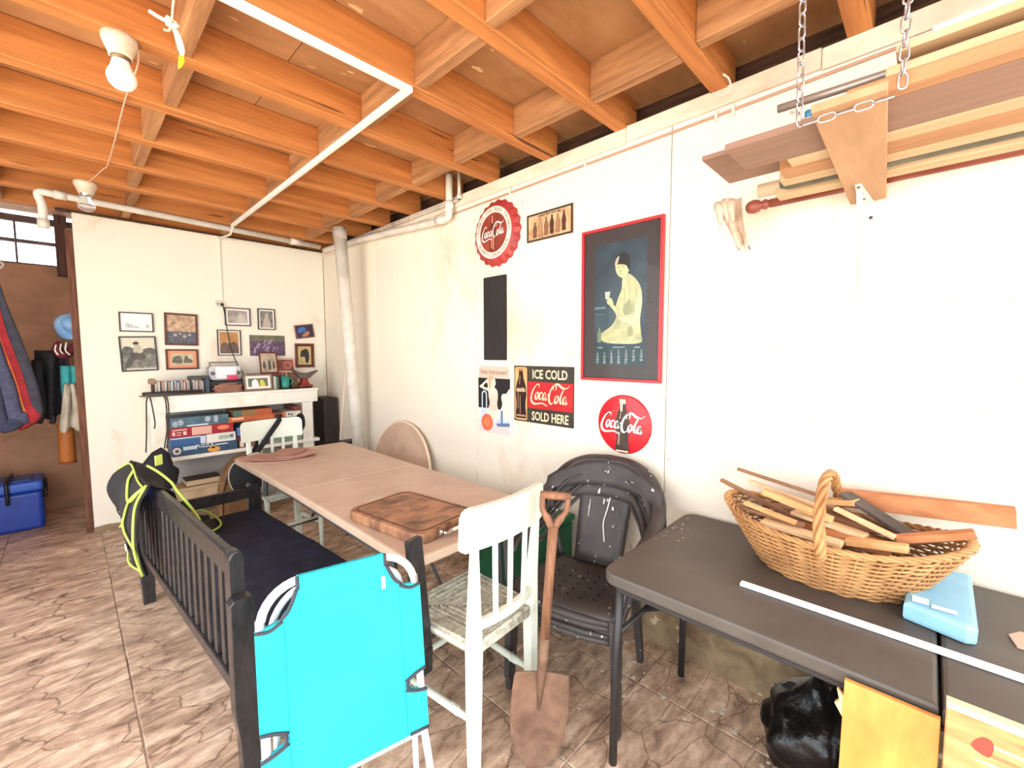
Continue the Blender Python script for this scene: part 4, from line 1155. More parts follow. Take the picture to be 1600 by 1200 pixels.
def leaning(cx, y_foot, z_foot, h, deg=10):
    a = math.radians(deg)
    v = Vector((0, math.sin(a), math.cos(a)))
    c = Vector((cx, y_foot, z_foot)) + v * h / 2
    return plane_M(c, (1, 0, 0), v)


frame_pic(0, 0, 0.245, 0.155, 0.016, mat('frame_taupe', (132, 110, 98), 0.5), 0.022, mount_w, 'wedding', 'taupe framed colour photo standing at the front of the shelf', lean=leaning(1.265, 4.60, ST + 0.001, 0.155), depth=0.016)
bk = thing('wooden_box', 'flat brown box carrying the leaning group photo', 'box', (1.40, 4.78, ST))
box('body', (1.255, 4.74, ST), (1.53, 4.90, ST + 0.128), mat('box_brown', (92, 66, 54), 0.6, (70, 48, 40), 8), bk, bev=0.004)
box('lid', (1.25, 4.735, ST + 0.1282), (1.535, 4.905, ST + 0.15), mat('box_red_brown', (132, 72, 58), 0.6), bk, bev=0.003)
tube('handle', spline([(1.275, 4.7345, ST + .10), (1.275, 4.722, ST + .11), (1.31, 4.72, ST + .125), (1.35, 4.722, ST + .11), (1.35, 4.7345, ST + .10)], 4), 0.004, black_plastic, bk, 6)
frame_pic(0, 0, 0.165, 0.215, 0.010, fr_brown, 0.008, mount_p, 'group', 'brown framed group photo leaning on the brown box', lean=leaning(1.425, 4.80, ST + 0.1512, 0.215, 12), depth=0.014)
frame_pic(0, 0, 0.20, 0.155, 0.016, mat('frame_pale_pink', (214, 178, 166), 0.5), 0.0, mount_p, 'red', 'pale pink framed red picture leaning behind the green mug', lean=leaning(1.60, 4.86, ST + 0.1512, 0.155, 18), depth=0.014)
bk2 = thing('wooden_box', 'plain wooden box under the pale pink frame', 'box', (1.6, 4.86, ST))
box('body', (1.54, 4.83, ST), (1.70, 4.925, ST + 0.15), mat('box_tan', (150, 112, 84), 0.6), bk2, bev=0.003)
for k, (w_, c_) in enumerate(((0.016, (206, 204, 188)), (0.014, (120, 136, 116)), (0.012, (76, 84, 74)))):
    x = 1.402 + 0.018 * k
    b_ = thing('small_book', ('thin cream', 'thin green', 'thin dark green')[k] + ' book standing beside the taupe frame', 'book', (x, 4.66, ST), group='small books on the shelf top')
    box('pages', (x + 0.002, 4.612, ST + 0.003), (x + w_ - 0.002, 4.718, ST + 0.125), mat('paper_edge', (226, 216, 196), 0.8), b_, bev=0)
    box('cover', (x, 4.608, ST), (x + 0.0018, 4.72, ST + 0.128), mat('book_%d' % k, c_, 0.5), b_, bev=0)
    box('cover', (x + w_ - 0.0018, 4.608, ST), (x + w_, 4.72, ST + 0.128), mat('book_%d' % k, c_, 0.5), b_, bev=0)
    box('spine', (x, 4.6055, ST), (x + w_, 4.6078, ST + 0.128), mat('book_%d' % k, c_, 0.5), b_, bev=0)
tt = thing('pen_tray', 'thin black tray under the green mug', 'tray', (1.60, 4.64, ST))
prism('tray_plate', rrect(0.30, 0.15, 0.03, 4, 1.61, 4.635), ST + 0.0005, ST + 0.008, black_plastic, tt, bev=0.002)
mg = thing('green_mug', 'green mug holding pens on the shelf', 'mug', (1.515, 4.63, ST + 0.0085), world=False)
lathe('cup', [(0.0, 0.0), (0.034, 0.0), (0.038, 0.01), (0.040, 0.115), (0.037, 0.115), (0.035, 0.02), (0.0, 0.018)], mat('mug_green', (46, 140, 124), 0.35, (110, 190, 96), 9, lo=0.3, hi=0.42), mg)
tube('handle', spline([(0.036, 0.0, 0.09), (0.06, -0.01, 0.085), (0.064, -0.012, 0.055), (0.037, 0.0, 0.03)], 4), 0.006, MATS['mug_green'], mg, 8)
for k, (dx, dy, c_) in enumerate(((-0.012, 0.0, (190, 110, 90)), (0.015, 0.008, (60, 60, 64)), (0.004, -0.012, (206, 170, 120)))):
    pn = tag(tube('pen', [(1.515 + dx, 4.63 + dy, ST + 0.03), (1.515 + dx * 2.2, 4.63 + dy * 2, ST + 0.165)], 0.004, mat('pen_%d' % k, c_, 0.4), None, 8), ('reddish', 'dark', 'tan')[k] + ' pen standing in the green mug', 'pen', 'pens in the mug')
an = thing('toy_anvil', 'small red based grey anvil at the shelf corner', 'anvil', (1.70, 4.66, ST + 0.001))
anr = mat('anvil_red', (146, 46, 46), 0.5, (110, 60, 34), 9)
ang = mat('anvil_grey', (110, 92, 88), 0.55, (84, 70, 66), 12)
bm = bmesh.new(); a_box(bm, (1.635, 4.60, ST + 0.0085), (1.775, 4.72, ST + 0.03), 0.006); mk('base', bm, anr, an)
prism('waist', [(1.655, 0.0305), (1.755, 0.0305), (1.735, 0.06), (1.73, 0.095), (1.68, 0.095), (1.675, 0.06)], -0.045, 0.045, anr, an, Matrix(((1, 0, 0, 0), (0, 0, -1, 4.66), (0, 1, 0, ST), (0, 0, 0, 1))), bev=0.004)
prism('horn_block', [(1.60, 0.17), (1.62, 0.15), (1.66, 0.0955), (1.75, 0.0955), (1.79, 0.13), (1.835, 0.165), (1.84, 0.175), (1.76, 0.152), (1.70, 0.148), (1.64, 0.165), (1.61, 0.185)], -0.04, 0.04, ang, an, Matrix(((1, 0, 0, 0), (0, 0, -1, 4.66), (0, 1, 0, ST), (0, 0, 0, 1))), bev=0.005)
bx3 = thing('brown_carton', 'small brown carton between the mug and the anvil', 'carton', (1.60, 4.66, ST + 0.0085))
box('carton', (1.568, 4.62, ST + 0.0085), (1.632, 4.70, ST + 0.085), mat('carton_olive', (110, 78, 44), 0.6, (78, 50, 34), 10), bx3, bev=0.003)
box('flap', (1.570, 4.622, ST + 0.0852), (1.630, 4.698, ST + 0.089), mat('carton_dark', (60, 44, 38), 0.6), bx3, bev=0.001)

# lower shelf: boxed set and a dark book
LS = 0.1955
lb = thing('storage_box', 'cream carton with a dark lid on the low shelf', 'box', (0.80, 4.72, LS))
box('carton', (0.62, 4.62, LS), (0.98, 4.84, LS + 0.10), mat('carton_cream', (216, 192, 154), 0.7, (190, 162, 124), 4), lb, bev=0.004)
box('lid', (0.615, 4.615, LS + 0.1005), (0.985, 4.845, LS + 0.135), mat('carton_cream2', (200, 174, 136), 0.7), lb, bev=0.004)
bkk = thing('dark_book', 'thick dark brown book lying on the cream carton', 'book', (0.80, 4.72, LS + 0.1355))
box('cover', (0.67, 4.625, LS + 0.1358), (0.93, 4.80, LS + 0.140), mat('book_dark', (70, 58, 54), 0.6), bkk, bev=0.001)
box('pages', (0.675, 4.63, LS + 0.1402), (0.925, 4.795, LS + 0.185), mat('book_pages', (214, 186, 150), 0.8), bkk, bev=0.001)
box('cover', (0.67, 4.625, LS + 0.1852), (0.93, 4.80, LS + 0.192), MATS['book_dark'], bkk, bev=0.001)
# dark plank, batten and odds in the corner
pk = box('dark_plank', (1.885, 4.62, 0.001), (2.03, 4.90, 1.02), mat('plank_black', (38, 30, 28), 0.6, (54, 42, 38), 6, (6, 6, 0.6)), None, bev=0.004)
tag(pk, 'broad dark brown plank standing in the corner by the shelf', 'plank')
st_ = tag(tube('white_stick', [(1.90, 4.42, 0.004), (2.035, 4.30, 1.76)], 0.011, mat('stick_white', (232, 214, 194), 0.6), None, 8), 'slim white stick leaning on the wall next to the downpipe', 'stick')
gb = thing('grey_crate', 'grey green crate on the floor behind the downpipe', 'crate', (1.93, 4.32, 0))
box('crate_body', (1.86, 4.12, 0.001), (2.02, 4.24, 0.60), mat('crate_green', (126, 138, 124), 0.6, (90, 98, 90), 6), gb, bev=0.006)
box('crate_rim', (1.855, 4.115, 0.601), (2.025, 4.245, 0.625), mat('crate_dark', (70, 62, 58), 0.6), gb, bev=0.004)
# ---------------------------------------------------------------- bench with slatted back
black_paint = mat('black_gloss_paint', (58, 56, 57), 0.24, (42, 39, 40), 9, (3, 3, 1), bump=0.15, bscale=20, flecks=(120, 104, 86), fleck_scale=22, fleck_at=0.76)
navy = mat('navy_canvas', (46, 52, 74), 0.85, (34, 40, 58), 14, flecks=(150, 150, 160), fleck_scale=60, fleck_at=0.80, bump=0.1)
bench = thing('slatted_bench', 'long black wooden bench with a slatted back and navy cushion', 'bench', (0.375, 1.63, 0), math.radians(3.7), world=False)
BL = 1.70


def post(name, x, y, h, w=0.078, t=0.05, foot_dx=0.0):
    """upright with a stepped taper towards the foot"""
    bm = bmesh.new()
    pr = [(-w / 2 + 0.018 + foot_dx, 0), (w / 2 - 0.004 + foot_dx, 0), (w / 2 + foot_dx * 0.55, h * 0.26), (w / 2 + foot_dx * 0.3, h * 0.40), (w / 2, h - 0.012), (w / 2 - 0.012, h), (-w / 2 + 0.012, h), (-w / 2, h - 0.012), (-w / 2 + foot_dx * 0.3, h * 0.40), (-w / 2 + 0.012 + foot_dx * 0.55, h * 0.26)]
    a_prism(bm, pr, -t / 2, t / 2, Matrix(((1, 0, 0, x), (0, 0, -1, y), (0, 1, 0, 0), (0, 0, 0, 1))), 0.004)
    return mk(name, bm, black_paint, bench)


post('post', 0.0, 0.03, 0.67)
post('post', 0.60, 0.0, 0.36)
bm = bmesh.new()
a_bar(bm, (0.476, -0.359, 0.305), (0.472, -0.359, 0.40), 0.050, 0.030, 0.004, (0, 1, 0), w2=0.068)
mk('arm_foot', bm, black_paint, bench)
bm = bmesh.new()
a_bar(bm, (0.472, -0.359, 0.4005), (0.433, -0.359, 0.838), 0.068, 0.030, 0.006, (0, 1, 0), w2=0.064)
mk('arm_post', bm, black_paint, bench)
bar('arm_extension', (0.48, -0.343, 0.36), (0.585, -0.032, 0.315), 0.03, 0.085, black_paint, bench)
post('post', 0.0, BL, 0.67)
post('post', 0.60, BL, 0.60)
bm = bmesh.new()
pr = [(0, 0.30), (0.045, 0.30), (0.045, 0.79)] + [(0.0225 + 0.0225 * math.cos(math.pi * k / 8), 0.79 + 0.03 * math.sin(math.pi * k / 8)) for k in range(9)] + [(0, 0.79)]
for y in (0.075, BL - 0.04):
    bm = bmesh.new()
    a_prism(bm, pr, -0.02, 0.04, Matrix(((1, 0, 0, -0.022), (0, 0, -1, y + 0.02), (0, 1, 0, 0), (0, 0, 0, 1))), 0.005)
    mk('end_stile', bm, black_paint, bench)
box('top_rail', (-0.016, 0.097, 0.715), (0.018, BL - 0.062, 0.808), black_paint, bench, bev=0.008)
box('bottom_rail', (-0.016, 0.097, 0.285), (0.018, BL - 0.062, 0.335), black_paint, bench, bev=0.004)
ns = 17
for k in range(ns):
    y = 0.135 + (BL - 0.24) * k / (ns - 1)
    box('slat', (-0.008, y - 0.017, 0.3352), (0.010, y + 0.017, 0.7148), black_paint, bench, bev=0.003)
box('front_rail', (0.575, -0.03, 0.27), (0.605, BL - 0.026, 0.36), black_paint, bench, bev=0.004)
bar('side_rail', (0.04, 0.015, 0.315), (0.565, 0.0, 0.315), 0.03, 0.09, black_paint, bench)
box('side_rail', (0.04, BL - 0.055, 0.27), (0.574, BL - 0.02, 0.36), black_paint, bench, bev=0.004)
box('arm_rail', (0.04, BL - 0.02, 0.50), (0.565, BL + 0.015, 0.575), black_paint, bench, bev=0.006)
for k in range(9):
    y = 0.12 + (BL - 0.24) * k / 8
    box('seat_slat', (0.02, y - 0.035, 0.3605), (0.604, y + 0.035, 0.375), black_paint, bench, bev=0.002)
bm = bmesh.new()
vs_ = a_box(bm, (0.03, 0.055, 0.376), (0.618, BL - 0.03, 0.432), 0.018, seg=3)
bmesh.ops.subdivide_edges(bm, edges=[e for e in bm.edges if e.calc_length() > 0.3], cuts=14, use_grid_fill=True)
wobble(bm, 0.006, 6.0, 2)
for v in bm.verts:
    v.co.z = max(v.co.z, 0.3755)
mk('seat_cushion', bm, navy, bench, True)

# ---------------------------------------------------------------- cyan folding camp bed leaning on the bench end
cyan = mat('cyan_canvas', (38, 196, 214), 0.75, (30, 184, 204), 3, bump=0.08, bscale=200)
cot_tube = mat('cot_white_tube', (226, 226, 226), 0.35)
binding = mat('dark_binding', (64, 66, 74), 0.8)
cw_, ch_ = 0.4527, 0.5845
cu_ = Vector((math.cos(0.211), -math.sin(0.211), 0)).normalized()
cv_ = Vector((math.sin(0.211) * math.sin(0.129), math.cos(0.211) * math.sin(0.129), math.cos(0.129))); cv_ = (cv_ - cu_ * cv_.dot(cu_)).normalized()
cn_ = cu_.cross(cv_)
CO = Vector((0.3257, 1.2573, 0.2547))
CM = Matrix(((cu_.x, cv_.x, cn_.x, CO.x), (cu_.y, cv_.y, cn_.y, CO.y), (cu_.z, cv_.z, cn_.z, CO.z), (0, 0, 0, 1)))
cot = thing('folding_cot', 'bright cyan canvas camp bed folded and leaning on the bench end', 'camp bed', (0.62, 1.30, 0))


def cp(u, v, w=0.0):
    return CM @ Vector((u, v, w))


tr_ = 0.0125
frame_pts = [cp(0, -0.252)] + [cp(0, 0.1), cp(0, 0.3), cp(0, 0.5)]
rc_ = 0.11
frame_pts += [cp(rc_ - rc_ * math.cos(a), ch_ - rc_ + rc_ * math.sin(a)) for a in [math.pi / 2 * k / 8 for k in range(9)]]
frame_pts += [cp(cw_ - rc_ + rc_ * math.sin(a), ch_ - rc_ + rc_ * math.cos(a)) for a in [math.pi / 2 * k / 8 for k in range(9)]]
frame_pts += [cp(cw_, 0.5), cp(cw_, 0.3), cp(cw_, 0.1), cp(cw_, 0.0), cp(cw_ + 0.004, -0.06, 0.010), cp(cw_ + 0.020, -0.252, 0.014)]
tube('frame_tube', frame_pts, tr_, cot_tube, cot, 12)
tube('cross_tube', [cp(0.012, -0.012), cp(cw_ - 0.012, -0.012)], 0.010, cot_tube, cot, 10)
tube('leg_tube', [cp(cw_ - 0.022, 0.055, -0.026), cp(cw_ - 0.022, -0.03, -0.026), cp(cw_ - 0.025, -0.25, -0.03)], 0.010, cot_tube, cot, 10)
tube('leg_tube', spline([cp(0.03, -0.245, -0.04), cp(0.03, 0.3, -0.045), cp(0.03, 0.45, -0.045), cp(0.08, 0.53, -0.045), cp(0.16, 0.55, -0.045), cp(cw_ - 0.16, 0.55, -0.045), cp(cw_ - 0.08, 0.53, -0.045), cp(cw_ - 0.03, 0.45, -0.045), cp(cw_ - 0.03, 0.1, -0.045)], 4), 0.010, cot_tube, cot, 10)
f_ = 0.0142
z_n0, z_n1, z_c = 0.124, 0.196, 0.473
out = [(-f_, 0.0), (-f_, z_n0), (0.045, z_n0 + 0.02), (0.05, (z_n0 + z_n1) / 2), (0.045, z_n1 - 0.02), (-f_, z_n1), (-f_, z_c)]
arcp = [(0.048, z_c + 0.012), (0.07, z_c + 0.035), (0.085, z_c + 0.065), (0.094, z_c + 0.088)]
out += arcp + [(0.098, ch_ + f_)]
right_side = [(cw_ - a, c) for a, c in reversed(out)]
out = out + right_side
bm = bmesh.new()
a_prism(bm, out, -0.002, 0.0145, CM)
mk('canvas', bm, cyan, cot)
hem = prism('hem_flap', rect(0.10, ch_ - 0.048, cw_ - 0.10, ch_ + f_ - 0.001), 0.0147, 0.0162, cyan, cot, CM)
for s in (0, 1):
    m_ = (lambda u: u) if s == 0 else (lambda u: cw_ - u)
    for seq in ([(-f_, z_c), (0.02, z_c - 0.005), (0.055, z_c + 0.012)], [(0.050, z_c + 0.016), (0.07, z_c + 0.035), (0.085, z_c + 0.065), (0.094, z_c + 0.088)], [(0.098, z_c + 0.092), (0.098, ch_ - 0.02), (0.098, ch_ + f_)],
                [(-f_, z_n0), (0.02, z_n0 + 0.008), (0.055, z_n0 + 0.022)], [(-f_, z_n1), (0.02, z_n1 - 0.008), (0.055, z_n1 - 0.022)], [(0.045, z_n0 + 0.02), (0.05, (z_n0 + z_n1) / 2), (0.045, z_n1 - 0.02)]):
        tube('binding', spline([cp(m_(a), c, 0.0165) for a, c in seq], 4), 0.0055, binding, cot, 6)
    tube('binding', [cp(m_(-f_), 0.002, 0.0165), cp(m_(0.05), 0.004, 0.0165)], 0.005, binding, cot, 6)
    tube('stitch_line', [cp(m_(0.058), 0.01, 0.0152), cp(m_(0.058), z_c, 0.0152)], 0.0010, mat('cyan_stitch', (30, 164, 182), 0.8), cot, 5)
prism('white_tag', rect(0.340, ch_ - 0.095, 0.352, ch_ - 0.056), 0.0147, 0.0156, mat('tag_white', (240, 240, 240), 0.6), cot, CM)

# ---------------------------------------------------------------- mint white chairs with rush seats
mint = mat('mint_white_paint', (226, 232, 216), 0.45, (206, 210, 192), 7, lo=0.25, hi=0.5)
rush = mat('painted_rush', (206, 204, 186), 0.8, (150, 146, 128), 40, (1, 1, 1))


def make_chair(label, loc, rz):
    t = thing('rush_chair', label, 'chair', loc, rz, 'white chairs at the beige table', world=False)
    # y forwards; posts at y = 0
    for s in (-1, 1):
        bm = bmesh.new()
        prof = [(-0.165, 0.0, 0.0, .040, .034), (-0.163, 0.0, 0.25, .050, .038), (-0.16, 0.0, 0.47, .056, .040), (-0.163, -0.004, 0.62, .044, .034), (-0.172, -0.018, 0.86, .026, .024), (-0.176, -0.024, 0.955, .022, .020)]
        rg = []
        for x, y, z, w, d in prof:
            x *= -s
            rg.append([bm.verts.new((x + a * w / 2, y + c * d / 2, z)) for a, c in ((-1, -1), (1, -1), (1, 1), (-1, 1))])
        for A, B in zip(rg, rg[1:]):
            for k in range(4):
                bm.faces.new((A[k], A[(k + 1) % 4], B[(k + 1) % 4], B[k]))
        bm.faces.new(rg[0]); bm.faces.new(rg[-1])
        bmesh.ops.recalc_face_normals(bm, faces=bm.faces)
        bmesh.ops.bevel(bm, geom=bm.edges[:], offset=0.004, segments=1, affect='EDGES')
        mk('back_leg', bm, mint, t)
        tube('front_leg', [(s * 0.19, 0.36, 0), (s * 0.188, 0.358, 0.2), (s * 0.185, 0.355, 0.475)], [0.014, 0.018, 0.019], mint, t, 10)
        tube('side_stretcher', [(s * 0.166, 0.022, 0.205), (s * 0.17, 0.10, 0.205), (s * 0.18, 0.28, 0.205), (s * 0.186, 0.345, 0.205)], [0.011, 0.015, 0.015, 0.010], mint, t, 10)
        for k in range(4):
            tube('turned_ring', [(s * 0.168, 0.075 + 0.010 * k, 0.205), (s * 0.168, 0.081 + 0.010 * k, 0.205)], 0.0165, mint, t, 10)
    tube('front_stretcher', [(-0.17, 0.357, 0.255), (0, 0.357, 0.255), (0.17, 0.357, 0.255)], [0.010, 0.014, 0.010], mint, t, 10)
    # curved top rail
    bm = bmesh.new()
    n = 12
    Wt, z0, z1 = 0.44, 0.835, 0.985
    pts = rrect(Wt, z1 - z0, 0.035, 5, 0, (z0 + z1) / 2)
    def bend(x, z, d):
        return (x, 0.0 - (z - 0.83) * 0.06 - 0.034 * (1 - (x / 0.22) ** 2) + d, z)
    cols_ = [-0.22 + 0.44 * k / n for k in range(n + 1)]
    def half(x):
        e = 0.22 - abs(x)
        if e >= 0.035: return z1, z0
        q = math.sqrt(max(0, 0.035 ** 2 - (0.035 - e) ** 2))
        return z1 - 0.035 + q, z0 + 0.012 - min(0.012, q)
    cols_ = [-0.2199, -0.212, -0.20, -0.185] + [-0.16 + 0.04 * k for k in range(9)] + [0.185, 0.20, 0.212, 0.2199]
    rg = []
    for x in cols_:
        zt_, zb_ = half(x)
        rg.append([bm.verts.new(bend(x, zb_, -0.012)), bm.verts.new(bend(x, zt_, -0.012)), bm.verts.new(bend(x, zt_, 0.012)), bm.verts.new(bend(x, zb_, 0.012))])
    for A, B in zip(rg, rg[1:]):
        for k in range(4):
            bm.faces.new((A[k], A[(k + 1) % 4], B[(k + 1) % 4], B[k]))
    bm.faces.new(rg[0]); bm.faces.new(rg[-1])
    bmesh.ops.recalc_face_normals(bm, faces=bm.faces)
    mk('top_rail', bm, mint, t)
    # lower back rail
    bm = bmesh.new()
    rg = []
    for k in range(9):
        x = -0.15 + 0.30 * k / 8
        y = -0.008 - 0.022 * (1 - (x / 0.15) ** 2)
        rg.append([bm.verts.new((x, y + a * 0.010, z)) for a, z in ((-1, 0.54), (1, 0.54), (1, 0.575), (-1, 0.575))])
    for A, B in zip(rg, rg[1:]):
        for k in range(4):
            bm.faces.new((A[k], A[(k + 1) % 4], B[(k + 1) % 4], B[k]))
    bm.faces.new(rg[0]); bm.faces.new(rg[-1])
    bmesh.ops.recalc_face_normals(bm, faces=bm.faces)
    mk('lower_rail', bm, mint, t)
    for k in range(3):
        x = -0.085 + 0.085 * k
        bar('spindle', (x * 0.92, -0.028, 0.5755), (x, -0.033, 0.838), 0.021, 0.012, mint, t, upv=(0, 1, 0))
    # rush seat: frame plus strands wound in four fields
    for a, c in (((-0.145, 0.0, 0.475), (0.145, 0.0, 0.475)), ((-0.185, 0.355, 0.475), (0.185, 0.355, 0.475)), ((-0.163, 0.015, 0.475), (-0.187, 0.345, 0.475)), ((0.163, 0.015, 0.475), (0.187, 0.345, 0.475))):
        tube('seat_rod', [a, c], 0.015, mint, t, 8)
    bm = bmesh.new()
    cxr, cyr = 0.0, 0.178
    ns_ = 15
    for k in range(ns_):
        f = 1.0 - k / ns_
        for lev, zz in ((0, 0.493 - 0.010 * (1 - f)), (1, 0.459 + 0.004 * (1 - f))):
            c4 = [(-0.165 * f, -0.19 * f), (0.165 * f, -0.19 * f), (0.19 * f, 0.19 * f), (-0.19 * f, 0.19 * f)]
            ptsr = []
            for i in range(4):
                p, q = c4[i], c4[(i + 1) % 4]
                for m2 in (0.04, 0.5, 0.96):
                    ptsr.append((cxr + p[0] + (q[0] - p[0]) * m2, cyr + p[1] + (q[1] - p[1]) * m2, zz + 0.0015 * math.sin(3 * k + i)))
            a_tube(bm, ptsr, 0.0072, 5, True)
    for s4 in range(4):
        c4 = [(-0.17, -0.192), (0.17, -0.192), (0.193, 0.192), (-0.193, 0.192)]
        p, q = c4[s4], c4[(s4 + 1) % 4]
        for j in range(3):
            a_tube(bm, [(cxr + p[0], cyr + p[1], 0.465 + 0.011 * j), (cxr + q[0], cyr + q[1], 0.465 + 0.011 * j)], 0.0068, 5)
    bmesh.ops.recalc_face_normals(bm, faces=bm.faces)
    w_ = mk('rush_weave', bm, rush, t, True)
    w_['kind'] = 'stuff'
    return t


make_chair('mint white chair with its back towards the shovel, at the cutting board end', (1.095, 1.105, 0), math.radians(4))
make_chair('mint white chair at the far end of the beige table by the white shelf', (1.095, 3.665, 0), math.radians(183))

# ---------------------------------------------------------------- beige folding table
beige = mat('beige_plastic', (204, 180, 158), 0.5, (190, 164, 142), 5, lo=0.3, hi=0.6, bump=0.05, bscale=120)
bt = thing('folding_table', 'beige plastic folding table covered with offcuts and a cutting board', 'table', (1.235, 2.47, 0))


def table_half(name, x0, x1, y0, y1, z0, z1, m_, parent, rnd_low, rnd_high, r=0.07, flare=0.0):
    pts = []
    def corner(cx, cy, a0, on):
        if on:
            for k in range(7):
                a = math.radians(a0 + 15 * k)
                pts.append((cx + r * math.cos(a), cy + r * math.sin(a)))
        else:
            a = math.radians(a0 + 45)
            pts.append((cx + r * (1 if math.cos(a) > 0 else -1), cy + r * (1 if math.sin(a) > 0 else -1)))
    corner(x1 - r, y1 - r, 0, rnd_high); corner(x0 + r, y1 - r, 90, rnd_high); corner(x0 + r, y0 + r, 180, rnd_low); corner(x1 - r, y0 + r, 270, rnd_low)
    pts = [(p[0] - (flare if p[0] < (x0 + x1) / 2 and p[1] > (y0 + y1) / 2 else 0.0), p[1]) for p in pts]
    return prism(name, pts, z0, z1, m_, parent, bev=0.010)


TZ = 0.74
table_half('top_half', 0.835, 1.632, 1.33, 2.519, TZ - 0.042, TZ, beige, bt, True, False)
table_half('top_half', 0.835, 1.632, 2.523, 3.61, TZ - 0.042, TZ, beige, bt, False, True, 0.035, 0.025)
leg_grey = mat('table_leg_grey', (70, 70, 74), 0.45)
for y, d in ((1.62, 1), (3.30, -1)):
    for x in (0.93, 1.545):
        tube('leg', [(x, y - 0.1 * d, 0.0), (x, y - 0.04 * d, 0.30), (x, y, TZ - 0.043)], 0.0135, leg_grey, bt, 10)
    tube('leg_bar', [(0.9435, y - 0.06 * d, 0.22), (1.5315, y - 0.06 * d, 0.22)], 0.010, leg_grey, bt, 8)
    tube('leg_brace', [(1.235, y - 0.045 * d, 0.232), (1.235, y + 0.40 * d, TZ - 0.043)], 0.008, leg_grey, bt, 8)
for x in (0.86, 1.60):
    box('frame_bar', (x - 0.01, 1.5, TZ - 0.065), (x + 0.01, 3.4, TZ - 0.0425), leg_grey, bt)

# leather offcuts at the far corner of the table
off = [[(0.83, 3.36), (1.06, 3.20), (1.25, 3.24), (1.20, 3.42), (1.0, 3.56), (0.835, 3.58)], [(0.86, 3.38), (1.04, 3.22), (1.19, 3.24), (1.14, 3.40), (0.94, 3.54)], [(1.0, 3.28), (1.18, 3.20), (1.27, 3.26), (1.2, 3.42), (1.06, 3.45)], [(1.03, 3.34), (1.15, 3.28), (1.24, 3.36), (1.14, 3.46), (1.05, 3.44)]]
off_l = ['largest flat brown leather offcut under the other offcuts', 'leather offcut overlapping the middle of the pile on the beige table', 'curled leather offcut near the top of the pile', 'topmost small leather offcut']
zc_ = TZ + 0.0006
for k, o_ in enumerate(off):
    bm = bmesh.new()
    pts = [(p.x, p.y) for p in spline([(a, c, 0) for a, c in o_], 4, True)]
    a_prism(bm, pts, 0, 0.006)
    bmesh.ops.triangulate(bm, faces=[f for f in bm.faces if len(f.verts) > 4])
    bmesh.ops.subdivide_edges(bm, edges=bm.edges[:], cuts=2)
    for v in bm.verts:
        d = max(0.0, ((v.co.x - 1.06) ** 2 + (v.co.y - 3.32) ** 2) ** 0.5 - 0.03)
        v.co.z += zc_ + (0.0 if k == 0 else d * 0.05 * k) * (0.5 + 0.5 * math.sin(9 * v.co.x + 7 * v.co.y + k) ** 2)
    tag(mk('leather_offcut', bm, mat('offcut_%d' % k, ((200, 160, 142), (186, 144, 126), (192, 150, 132), (178, 134, 116))[k], 0.8, ((182, 140, 122), (166, 122, 106), (174, 128, 110), (160, 116, 100))[k], 14), None), off_l[k], 'leather', 'leather offcuts on the table')
    zc_ += 0.009

# cutting board with chrome handles
cbm = mat('walnut_board', (176, 126, 92), 0.5, (88, 60, 46), 3.4, (2.4, 4, 2), lo=0.34, hi=0.6, rot=0.35, bump=0.1)
Mb = Matrix.Translation((1.065, 1.672, TZ + 0.0008)) @ Matrix.Rotation(math.radians(8), 4, 'Z')
cb_ = thing('cutting_board', 'thick wooden cutting board with a groove and clear handles', 'cutting board', (1.065, 1.672, TZ))
bm = bmesh.new(); a_prism(bm, rrect(0.36, 0.50, 0.06, 6), 0.0, 0.046, None, 0.008); bmesh.ops.transform(bm, matrix=Mb, verts=bm.verts); mk('board', bm, cbm, cb_)
bm = bmesh.new(); a_tube(bm, [(p[0], p[1], 0.0455) for p in rrect(0.31, 0.45, 0.05, 6)], 0.005, 6, True, flat=0.5, nrm=(0, 0, 1)); bmesh.ops.transform(bm, matrix=Mb, verts=bm.verts); mk('juice_groove', bm, mat('groove_dark', (92, 58, 40), 0.6), cb_, True)
for e_ in (-1, 1):
    hb = thing
    bm = bmesh.new()
    for s in (-1, 1):
        a_box(bm, (s * 0.06 - 0.016, e_ * 0.2505 - (0 if e_ > 0 else 0.006), 0.014), (s * 0.06 + 0.016, e_ * 0.2505 + (0.006 if e_ > 0 else 0), 0.036), 0.002)
    a_tube(bm, spline([(-0.06, e_ * 0.2565, 0.025), (-0.058, e_ * 0.276, 0.025), (-0.03, e_ * 0.282, 0.027), (0.03, e_ * 0.282, 0.027), (0.058, e_ * 0.276, 0.025), (0.06, e_ * 0.2565, 0.025)], 4), 0.009, 8)
    bmesh.ops.transform(bm, matrix=Mb, verts=bm.verts)
    mk('handle', bm, mat('chrome', (214, 214, 216), 0.12, metal=1.0), cb_, False)

# round table top leaning on the wall
Md = plane_M((1.965, 3.27, 0.452), (0, -1, 0), Vector((0.14, 0, 1)))
rt = thing('round_top', 'round cream table top leaning on the wall behind the beige table', 'table top', (1.9, 3.27, 0))
bm = bmesh.new(); a_prism(bm, disc(0, 0, 0.447, n=64), -0.012, 0.012, Md, 0.004); mk('disc', bm, mat('disc_cream', (206, 176, 150), 0.6, (186, 152, 126), 4), rt)
bm = bmesh.new(); a_tube(bm, [Md @ Vector((p[0], p[1], 0)) for p in disc(0, 0, 0.450, n=64)], 0.013, 8, True); mk('edge_band', bm, mat('disc_edge', (226, 202, 172), 0.5), rt, True)

